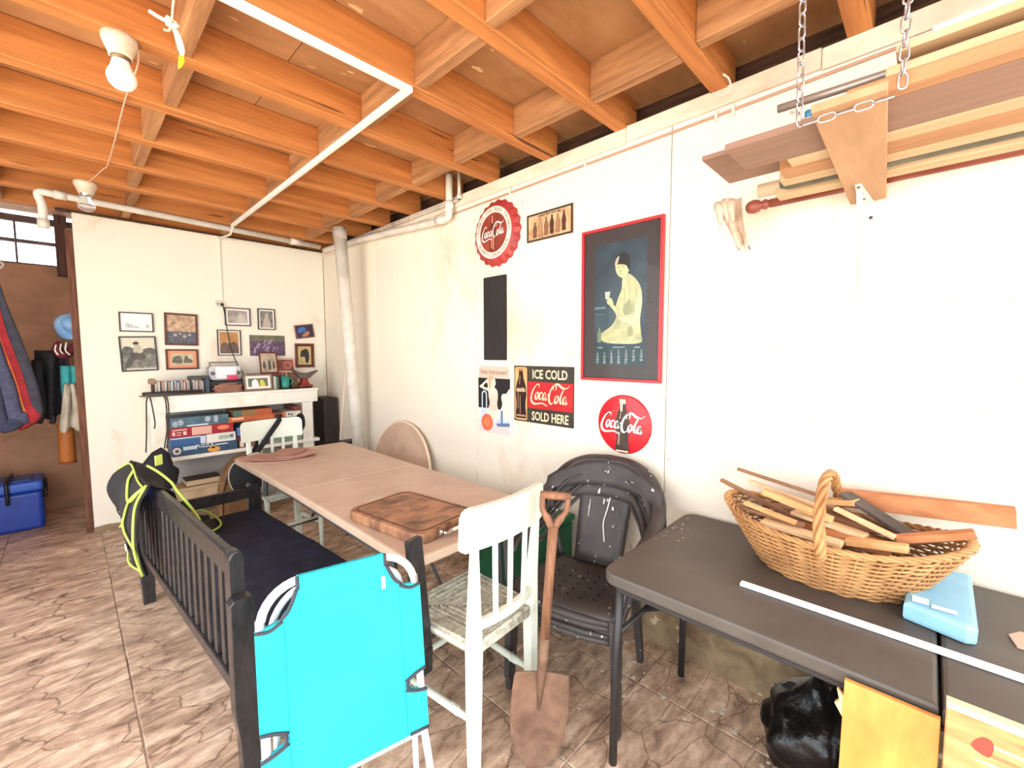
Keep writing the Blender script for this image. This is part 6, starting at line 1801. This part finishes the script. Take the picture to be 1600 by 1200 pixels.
for k in range(9):
    zz = 0.745 - 0.018 * k - 0.02
    prints('red_smear', [[(-0.10 + 0.02 * math.sin(k * 2.3), zz), (0.13 - 0.02 * math.cos(k * 1.7), zz + 0.003), (0.12, zz + 0.008), (-0.09, zz + 0.007)]], 0.0114, mat('crate_stripe_%d' % (k % 2), ((238, 196, 146), (196, 120, 76))[k % 2], 0.6), o_, Mp)
for s_ in ([(-0.115, 0.715), (-0.10, 0.74), (-0.085, 0.735), (-0.09, 0.705)], [(0.03, 0.725), (0.07, 0.735), (0.10, 0.715), (0.06, 0.705)], [(0.0, 0.672), (0.03, 0.682), (0.05, 0.665), (0.02, 0.655)]):
    prints('red_stain', [[(p.x, p.y) for p in spline([(a, c, 0) for a, c in s_], 3, True)]], 0.0118, mat('crate_red', (196, 66, 50), 0.6), o_, Mp)

# rubbish sacks under the table
sack = mat('black_sack', (10, 8, 9), 0.30, (16, 13, 13), 5, bump=1.0, bscale=14, spec=0.5)


def rubbish(label, c, rx, ry, h, seed):
    bm = bmesh.new()
    bmesh.ops.create_icosphere(bm, subdivisions=4, radius=1.0)
    for v in bm.verts:
        n_ = mnoise.noise(v.co * 2.2 + Vector((seed, 0, 0))) * 0.2 + abs(mnoise.noise(v.co * 5 + Vector((0, seed, 0)))) * 0.22 - abs(mnoise.noise(v.co * 11 + Vector((seed, seed, 0)))) * 0.08
        f = 1 + n_
        z = v.co.z
        top = max(0.0, z - 0.55)
        sq = 1 - 1.2 * top
        v.co = Vector((v.co.x * rx * f * sq, v.co.y * ry * f * sq, max(0.0, (z * f * 0.5 + 0.5)) * h + top * 0.12))
    bmesh.ops.translate(bm, verts=bm.verts, vec=c)
    t_ = thing('rubbish_sack', label, 'sack', c)
    mk('sack_body', bm, sack, t_, True)
    tube('tied_neck', spline([Vector(c) + Vector((0, 0, h * 0.97)), Vector(c) + Vector((0.01, 0.02, h + 0.07)), Vector(c) + Vector((0.03, 0.05, h + 0.10))], 4), [0.035, .03, .026, .024, .024, .026, .03, .034, .04], sack, t_, 8)


rubbish('shiny black rubbish sack under the black table', (1.74, 0.20, 0.001), 0.17, 0.17, 0.34, 1.7)
rubbish('second black rubbish sack behind the plywood board', (1.58, -0.22, 0.001), 0.20, 0.15, 0.42, 5.2)

# ---------------------------------------------------------------- hanging timber rack high on the long wall
AZ = 2.04
arm_ply = mat('rack_plywood', (190, 150, 112), 0.65, (166, 122, 86), 2.6, (1, 4, 1), lo=0.3, hi=0.7)
rk_ = thing('timber_rack', 'plywood rack arm held by a white bracket and steel chains', 'rack', (1.64, 0.165, AZ))
bm = bmesh.new()
a_prism(bm, [(1.205, 0.090), (1.205, 0.222), (2.04, 0.240), (2.04, 0.140)], AZ, AZ + 0.018, None, 0.002)
mk('arm_board', bm, arm_ply, rk_)
wbr = mat('bracket_white', (232, 222, 208), 0.4)
bm = bmesh.new(); a_bar(bm, (XW - 0.004, 0.195, 1.70), (XW - 0.004, 0.195, AZ - 0.001), 0.022, 0.006, 0.001, (1, 0, 0), w2=0.044); mk('bracket_wall_leg', bm, wbr, rk_)
bm = bmesh.new(); a_bar(bm, (XW - 0.01, 0.195, AZ - 0.003), (1.80, 0.195, AZ - 0.003), 0.046, 0.005, 0.001, w2=0.016); mk('bracket_arm', bm, wbr, rk_)
bm = bmesh.new(); a_bar(bm, (XW - 0.012, 0.195, 1.74), (1.84, 0.195, AZ - 0.008), 0.016, 0.010, 0.001); mk('bracket_brace', bm, wbr, rk_)
for y in (0.18, 0.212):
    tube('screw', [(XW - 0.0075, y, 1.985), (XW - 0.0095, y, 1.985)], 0.006, mat('screw_dark', (70, 60, 56), 0.5), rk_, 8)
for x in (1.82, 1.90, 1.97):
    tube('screw', [(x, 0.195, AZ - 0.0056), (x, 0.195, AZ - 0.008)], 0.005, mat('screw_dark', (70, 60, 56), 0.5), rk_, 8)
chain_m = mat('chain_steel', (196, 194, 196), 0.3, metal=0.8)


def link_mesh():
    bm = bmesh.new()
    L_, W_ = 0.0165, 0.0075
    pts = [(W_ * math.cos(a), 0, L_ - W_ + W_ * math.sin(a)) for a in [math.pi * k / 6 for k in range(7)]] + [(-W_ * math.cos(a), 0, -(L_ - W_) - W_ * math.sin(a)) for a in [math.pi * k / 6 for k in range(7)]]
    a_tube(bm, pts, 0.0022, 6, True)
    bmesh.ops.recalc_face_normals(bm, faces=bm.faces)
    me = bpy.data.meshes.new('chain_link'); bm.to_mesh(me); bm.free(); me.materials.append(chain_m)
    for p in me.polygons: p.use_smooth = True
    return me


lk = link_mesh()


def chain(p, q, parent, pitch=0.0275):
    p, q = Vector(p), Vector(q)
    n_ = max(2, int((q - p).length / pitch))
    quat = (q - p).to_track_quat('Z', 'Y')
    for i in range(n_):
        o = bpy.data.objects.new('chain_link', lk)
        col.objects.link(o); o.parent = parent
        o.location = p + (q - p) * ((i + 0.5) / n_) - OFF[parent.name]
        o.rotation_mode = 'QUATERNION'
        from mathutils import Quaternion
        o.rotation_quaternion = quat @ Quaternion((0, 0, 1), (math.pi / 2) * (i % 2) + 0.5)


chain((1.235, 0.250, AZ - 0.006), (1.255, 0.262, 2.635), rk_)
chain((1.235, 0.070, AZ + 0.006), (1.255, 0.068, 2.635), rk_)
chain((1.235, 0.246, AZ - 0.007), (1.235, 0.082, AZ - 0.006), rk_)

lum = {}
for n_, c_, c2_ in (('mdf', (150, 116, 98), (132, 100, 84)), ('cream', (206, 178, 140), (184, 150, 112)), ('honey', (184, 136, 94), (156, 108, 70)), ('dark', (96, 82, 70), (70, 58, 50)), ('white', (240, 236, 226), (222, 212, 196)), ('redbrown', (140, 78, 62), (112, 58, 46)), ('red', (190, 44, 52), (170, 34, 44))):
    lum[n_] = mat('lumber_' + n_, c_, 0.7, c2_, 5, (7, 0.5, 7), lo=0.3, hi=0.7)
T0 = AZ + 0.0186
YE = -1.35
lumber = [
    # x0, x1, y_left, z0, z1, wood, label
    (1.255, 1.300, 0.165, T0, T0 + 0.030, 'honey', 'honey brown batten at the outer edge of the timber rack'),
    (1.305, 1.490, 0.440, T0, T0 + 0.018, 'mdf', 'wide brown fibreboard strip on the timber rack'),
    (1.470, 1.735, 0.565, T0 + 0.061, T0 + 0.076, 'mdf', 'second brown fibreboard strip lying higher, with the longest end'),
    (1.495, 1.560, 0.330, T0, T0 + 0.026, 'cream', 'cream batten next to the fibreboard'),
    (1.565, 1.655, 0.365, T0, T0 + 0.034, 'honey', 'broad honey plank in the middle of the rack'),
    (1.660, 1.720, 0.385, T0, T0 + 0.030, 'cream', 'pale plank next to the dark pole'),
    (1.805, 1.872, 0.43, T0, T0 + 0.026, 'cream', 'thin pale batten behind the dark pole'),
    (1.500, 1.580, 0.325, T0 + 0.0345, T0 + 0.0605, 'yellow', 'yellow block of wood on top of the cream batten'),
    (1.262, 1.296, 0.10, T0 + 0.0305, T0 + 0.052, 'cream', 'cream lath on the honey batten'),
    (1.262, 1.330, 0.085, T0 + 0.076, T0 + 0.092, 'cream', 'cream board above the red tube'),
    (1.345, 1.465, 0.060, T0 + 0.0185, T0 + 0.075, 'dark', 'dark grey plank on top of the fibreboard'),
    (1.270, 1.460, 0.030, T0 + 0.0925, T0 + 0.108, 'white', 'white board topmost on the timber rack'),
]
lum['yellow'] = mat('lumber_yellow', (226, 182, 118), 0.7, (200, 150, 92), 5, (7, 0.5, 7))
for x0_, x1_, yl, z0_, z1_, mm_, lb_ in lumber:
    tag(box('timber', (x0_, YE if z0_ < T0 + 0.01 or mm_ != 'yellow' else 0.17, z0_), (x1_, yl, z1_), lum[mm_], None, bev=0.002), lb_, 'timber', 'timber on the hanging rack')
tag(tube('red_tube', [(1.318, 0.09, T0 + 0.0465), (1.318, YE, T0 + 0.0465)], 0.011, lum['red'], None, 10), 'bright red tube lying among the timber', 'tube')
tag(tube('dark_pole', [(1.763, 0.405, T0 + 0.028), (1.763, 0.38, T0 + 0.028), (1.763, YE, T0 + 0.028)], [0.018, 0.027, 0.027], mat('pole_green_grey', (108, 102, 84), 0.6, (84, 78, 64), 6), None, 14), 'dull green grey pole on the timber rack', 'pole')
rod = thing('curtain_rod', 'red brown curtain rod with a ball end sticking out of the rack', 'rod', (1.93, 0.45, T0))
tube('rod', [(1.93, 0.475, T0 + 0.017), (1.93, YE, T0 + 0.017)], 0.0165, mat('rod_varnish', (150, 82, 66), 0.4, (126, 62, 50), 6), rod, 14)
lathe('ball_end', [(0.0, -0.03), (0.012, -0.029), (0.022, -0.02), (0.027, 0.0), (0.022, 0.018), (0.014, 0.026), (0.018, 0.034), (0.020, 0.042), (0.014, 0.05), (0.014, 0.058), (0.0, 0.06)], MATS['rod_varnish'], rod, M=Matrix.Translation((1.93, 0.532, T0 + 0.017)) @ Matrix.Rotation(math.radians(90), 4, 'X'))
tag(tube('cardboard_roll', [(1.862, 0.50, T0 + 0.051), (1.862, -0.3, T0 + 0.051)], 0.024, mat('roll_cream', (220, 200, 168), 0.7), None, 14), 'cream cardboard roll above the curtain rod', 'roll')
tag(tube('metal_tube', [(1.44, 0.345, T0 + 0.128), (1.44, 0.0, T0 + 0.120)], 0.011, mat('tube_grey', (170, 156, 146), 0.35, metal=0.5), None, 10), 'thin grey metal tube lying on top of the boards', 'tube')
gl = thing('glue_bottle', 'small clear bottle with a blue cap wedged in the timber', 'bottle', (1.44, 0.27, T0 + 0.0185))
tube('bottle_body', [(1.44, 0.27, T0 + 0.019), (1.44, 0.27, T0 + 0.075)], 0.014, mat('bottle_clear', (206, 200, 186), 0.3), gl, 12)
tube('cap', [(1.44, 0.27, T0 + 0.0752), (1.44, 0.27, T0 + 0.095)], 0.010, mat('cap_blue', (60, 130, 166), 0.4), gl, 12)
# torn cloth under the rack
clo = mat('torn_cloth', (216, 194, 172), 0.85, (176, 150, 128), 8)
ck = thing('torn_cloth', 'torn cream rag hanging from the end of the timber rack', 'rag', (1.88, 0.5, 1.85))
def rag(u, v):
    y = 0.665 - 0.10 * u + 0.03 * v * (0.5 - u)
    w = 1 - 0.75 * v
    return Vector((1.875 + 0.02 * math.sin(9 * u + 4 * v) + 0.06 * v, 0.61 + (y - 0.61) * w - 0.05 * v, 2.11 - 0.18 * v - 0.02 * math.sin(14 * u) * v))
sheet('rag_sheet', rag, 14, 12, clo, ck, 0.003)
for k, (dy, dz) in enumerate(((0.03, 0.0), (0.0, 0.02), (-0.02, 0.01))):
    tube('rag_fold', spline([(1.88, 0.655 - 0.025 * k, 2.10), (1.87, 0.64 - 0.02 * k, 2.07 + dz), (1.89, 0.615 + dy, 2.02)], 4), [0.016, .017, .018, .018, .016, .014, .012, .009, .005], clo, ck, 8)

# flakes of paint fallen on the tiles by the wall
bm = bmesh.new()
fr = random.Random(11)
for k in range(60):
    y = fr.uniform(0.25, 1.9); x = 2.02 - abs(fr.gauss(0, 0.28))
    if x < 1.15: continue
    r_ = fr.uniform(0.004, 0.013); n_ = fr.choice((5, 6))
    pts = [(x + r_ * fr.uniform(.6, 1.2) * math.cos(2 * math.pi * i / n_), y + r_ * fr.uniform(.6, 1.2) * math.sin(2 * math.pi * i / n_)) for i in range(n_)]
    a_ = [bm.verts.new((p[0], p[1], 0.0006)) for p in pts]; b_ = [bm.verts.new((p[0], p[1], 0.0026)) for p in pts]
    bm.faces.new(b_)
    for i in range(n_):
        bm.faces.new((a_[i], a_[(i + 1) % n_], b_[(i + 1) % n_], b_[i]))
bmesh.ops.recalc_face_normals(bm, faces=bm.faces)
tag(mk('paint_flakes', bm, mat('flake_white', (216, 204, 188), 0.8), None), 'white flakes of paint scattered on the tiles by the long wall', 'flakes', kind='stuff')
# ---------------------------------------------------------------- room beyond the partition
cool = mat('cooler_blue', (30, 66, 160), 0.4, (24, 52, 138), 4)
co = thing('cool_box', 'blue cool box with a black handle on the floor of the room beyond', 'cool box', (-0.46, 5.62, 0))
box('tub', (-0.74, 5.44, 0.001), (-0.20, 5.80, 0.33), cool, co, bev=0.03, seg=3)
box('lid', (-0.745, 5.435, 0.331), (-0.195, 5.805, 0.42), mat('cooler_lid', (48, 92, 186), 0.4), co, bev=0.028, seg=3)
box('lid_recess', (-0.68, 5.48, 0.4203), (-0.26, 5.76, 0.43), mat('cooler_top', (70, 96, 160), 0.5), co, bev=0.006)
tube('handle', spline([(-0.40, 5.428, 0.25), (-0.40, 5.415, 0.32), (-0.40, 5.43, 0.44), (-0.385, 5.6, 0.455), (-0.385, 5.72, 0.45)], 5), 0.013, black_plastic, co, 8)
tube('handle', spline([(-0.19, 5.50, 0.26), (-0.183, 5.55, 0.37), (-0.186, 5.66, 0.38), (-0.19, 5.72, 0.26)], 5), 0.011, black_plastic, co, 8)

rack_post = box('coat_post', (0.105, 5.26, 0.0), (0.145, 5.30, 1.95), far_dark_wood, None, bev=0.003)
tag(rack_post, 'dark wooden coat post behind the end of the partition', 'post')


def cloth(name, label, cat, m_, x0, x1, z0, z1, y, amp=0.02, seed=0, taper=0.8, parts=()):
    t_ = thing(name, label, cat, ((x0 + x1) / 2, y, z0))
    def fn(u, v):
        w = (taper + (1 - taper) * v) if taper < 1 else 1
        x = (x0 + x1) / 2 + (u - 0.5) * (x1 - x0) * w
        return Vector((x, y + amp * math.sin(9 * u + seed) + 0.4 * amp * math.sin(17 * u + 5 * v + seed), z1 + (z0 - z1) * v + 0.02 * math.sin(11 * u + seed) * v))
    sheet('cloth', fn, 16, 12, m_, t_, 0.008)
    return t_


jk = cloth('black_jacket', 'black jacket hanging on the coat post behind the partition', 'jacket', mat('jacket_black', (26, 26, 30), 0.7, (40, 40, 46), 22, flecks=(120, 116, 120), fleck_scale=40, fleck_at=0.75), -0.19, 0.02, 0.97, 1.53, 5.29, 0.03, 1.0, 0.92)
tube('sleeve', spline([(-0.165, 5.27, 1.45), (-0.17, 5.25, 1.25), (-0.16, 5.24, 1.05), (-0.185, 5.24, 0.93)], 5), [0.035] * 10 + [0.03, .028, .026, .024, .022, .02], MATS['jacket_black'], jk, 8)
tube('hem_cord', spline([(-0.11, 5.25, 1.0), (-0.10, 5.24, 0.95), (-0.115, 5.24, 0.92)], 4), 0.018, MATS['jacket_black'], jk, 6)
tc_ = cloth('teal_cloth', 'teal cloth hanging between the black jacket and the white sack', 'cloth', mat('teal_cloth', (70, 176, 176), 0.8, (56, 156, 158), 9), -0.045, 0.06, 1.0, 1.40, 5.24, 0.012, 2.0)
sk = cloth('white_sack', 'cream cloth sack hanging at the end of the partition', 'sack', mat('sack_cream', (206, 196, 178), 0.85, (172, 160, 140), 8), -0.07, 0.085, 0.86, 1.25, 5.20, 0.025, 3.0, 0.35)
tube('drawstring', spline([(0.045, 5.18, 1.05), (0.05, 5.17, 0.85), (0.055, 5.17, 0.60)], 4), 0.005, mat('sack_string', (206, 180, 140), 0.8), sk, 6)
hat = thing('sun_hat', 'light blue sun hat hung near the top of the coat post', 'hat', (0.04, 5.26, 1.62))
lathe('crown', [(0.0, 0.09), (0.035, 0.085), (0.055, 0.06), (0.065, 0.0)], mat('hat_blue', (110, 162, 214), 0.75, (150, 190, 226), 8), hat, M=Matrix.Translation((0.055, 5.25, 1.745)) @ Matrix.Rotation(math.radians(70), 4, 'X') @ Matrix.Rotation(math.radians(-20), 4, 'Y'))
def brim(u, v):
    a = math.pi * 2 * u
    r_ = 0.066 + 0.062 * v
    p = Vector((r_ * math.cos(a), r_ * math.sin(a), -0.025 * v + 0.02 * math.sin(3 * a) * v))
    return Matrix.Translation((0.055, 5.25, 1.745)) @ Matrix.Rotation(math.radians(70), 4, 'X') @ Matrix.Rotation(math.radians(-20), 4, 'Y') @ p
sheet('brim', brim, 24, 3, MATS['hat_blue'], hat, 0.003)
shoe = thing('baseball_hat', 'dark red cap with white stripes hanging under the sun hat', 'cap', (0.0, 5.23, 1.47))
tube('hat_body', spline([(-0.03, 5.22, 1.60), (-0.045, 5.21, 1.54), (-0.02, 5.20, 1.49), (0.03, 5.21, 1.52), (0.05, 5.22, 1.58)], 4), [0.02, .026, .03, .034, .036, .036, .036, .036, .036, .036, .034, .032, .03, .028, .026, .024, .02], mat('cap_maroon', (92, 26, 38), 0.7), shoe, 8)
for k in range(3):
    tube('white_stripe', spline([(-0.052 + 0.03 * k, 5.178, 1.575 + 0.01 * k), (-0.06 + 0.03 * k, 5.170, 1.53), (-0.045 + 0.035 * k, 5.172, 1.49)], 4), 0.005, white_ink, shoe, 6)
oc = thing('orange_tube', 'orange brown cylinder hanging below the cream sack', 'cylinder', (-0.03, 5.3, 0.56))
lathe('cylinder', [(0.0, 0.0), (0.05, 0.0), (0.053, 0.006), (0.053, 0.33), (0.048, 0.335), (0.0, 0.335)], mat('orange_card', (196, 120, 54), 0.6, (168, 92, 36), 4), oc, c=(-0.036, 5.40, 0.56))
lathe('end_cap', [(0.0, 0.0), (0.056, 0.0), (0.056, 0.012), (0.0, 0.012)], mat('orange_cap', (150, 82, 34), 0.6), oc, c=(-0.036, 5.40, 0.545))
tube('hanging_string', [(-0.02, 5.40, 0.89), (0.11, 5.295, 1.3)], 0.003, MATS['sack_string'], oc, 6)

# hammock slung from the ceiling
hm = thing('striped_hammock', 'striped red, orange and blue hammock slung in the room beyond', 'hammock', (-0.35, 5.0, 0.95))
path = [(-0.30, 5.02, 2.66), (-0.345, 5.02, 2.2), (-0.335, 5.02, 1.92), (-0.30, 5.02, 1.65), (-0.25, 5.02, 1.40), (-0.22, 5.02, 1.20)]
hcol = [((70, 72, 84), 0.030, 0.032), ((176, 44, 50), 0.002, 0.042), ((226, 128, 70), -0.032, 0.018), ((88, 92, 120), -0.078, 0.05), ((70, 76, 106), -0.15, 0.052)]
for k, (c_, dx, w_) in enumerate(hcol):
    pts = spline([(p[0] + dx * (0.15 + 0.85 * min(1, i / 3)), p[1] + 0.02 * math.sin(k), p[2] - 0.06 * k * (i / 5)) for i, p in enumerate(path)] + [(-0.20 + dx * 0.55, 5.03, 1.02 - 0.005 * k), (-0.30 + dx, 5.06, 0.94)], 5)
    n_ = len(pts)
    tube('stripe', pts, [w_ * (0.25 + 0.75 * min(1, max(0, (i - 7) / 8))) for i in range(n_)], mat('hammock_%d' % k, c_, 0.85, tuple(int(v * 0.8) for v in c_), 14), hm, 8, flat=0.5, nrm=(0, 1, 0))
ring_ = tag(tube('white_hoop', spline([(-0.40, 5.4, 2.21), (-0.33, 5.4, 2.235), (-0.315, 5.4, 2.21), (-0.35, 5.4, 2.175), (-0.42, 5.4, 2.17)], 5), 0.008, mat('hoop_white', (226, 214, 206), 0.5), None, 6), 'white cord loop hanging at the picture edge over the hammock', 'cord')

# ---------------------------------------------------------------- pieces that belong to a part become its sub-parts
SUB = {
    'game_box': ('carton', None), 'photo_frame': ('backing', None), 'disc_case': ('case', ('spine_label',)), 'tin_sign': ('tin_plate', None), 'disc_sign': ('disc', None),
    'bottle_cap_sign': ('cap', None), 'bottle_sign': ('plate', ('bottle_print', 'heading')), 'bathing_poster': ('sheet', None), 'framed_calendar': ('backing', None), 'flower_print': ('sheet', None),
    'folding_cot': ('canvas', ('binding', 'hem_flap', 'stitch_line', 'white_tag')), 'safety_vest': ('outer_panel', ('piping', 'lime_tab', 'white_tab')), 'radio': ('case', ('front_panel', 'speaker')),
    'cool_box': ('lid', ('lid_recess',)), 'ceiling_lamp': ('lampholder', ('bulb_collar',)), 'shoulder_bag': ('bag_body', ('piping',)), 'blue_packet': ('wrapping', ('white_label',)),
    'cutting_board': ('board', ('juice_groove',)), 'rush_chair': ('side_stretcher', ('turned_ring',)), 'timber_rack': ('bracket_arm', ('screw',)), 'wooden_crate_panel': ('panel', ('red_smear', 'red_stain')),
    'plywood_board': ('panel', ('splinter',)), 'black_player': ('body', ('display', 'dial')), 'wall_outlet': ('outlet_plate', ('socket',)), 'leather_bag': ('bag_body', ('bag_seam',)),
    'black_folding_table': ('top_half', ('paint_spots',)), 'baseball_hat': ('hat_body', ('white_stripe',)),
}
KEEP = ('frame_side', 'frame_edge', 'glazing')


def base_name(o):
    return o.name.split('.')[0]


def middle(o):
    vs_ = [v.co for v in o.data.vertices]
    return sum(vs_, Vector((0, 0, 0))) / max(1, len(vs_))


kids = {}
for o in list(col.objects):
    if o.parent is not None:
        kids.setdefault(o.parent.name, []).append(o)
for root in [o for o in list(col.objects) if o.parent is None and base_name(o) in SUB]:
    host, names = SUB[base_name(root)]
    ch = kids.get(root.name, [])
    hosts = [c for c in ch if base_name(c) == host]
    for c in ch:
        n_ = base_name(c)
        if c in hosts or n_ in KEEP or (names is not None and n_ not in names):
            continue
        m_ = middle(c)
        c.parent = min(hosts, key=lambda h: (middle(h) - m_).length)
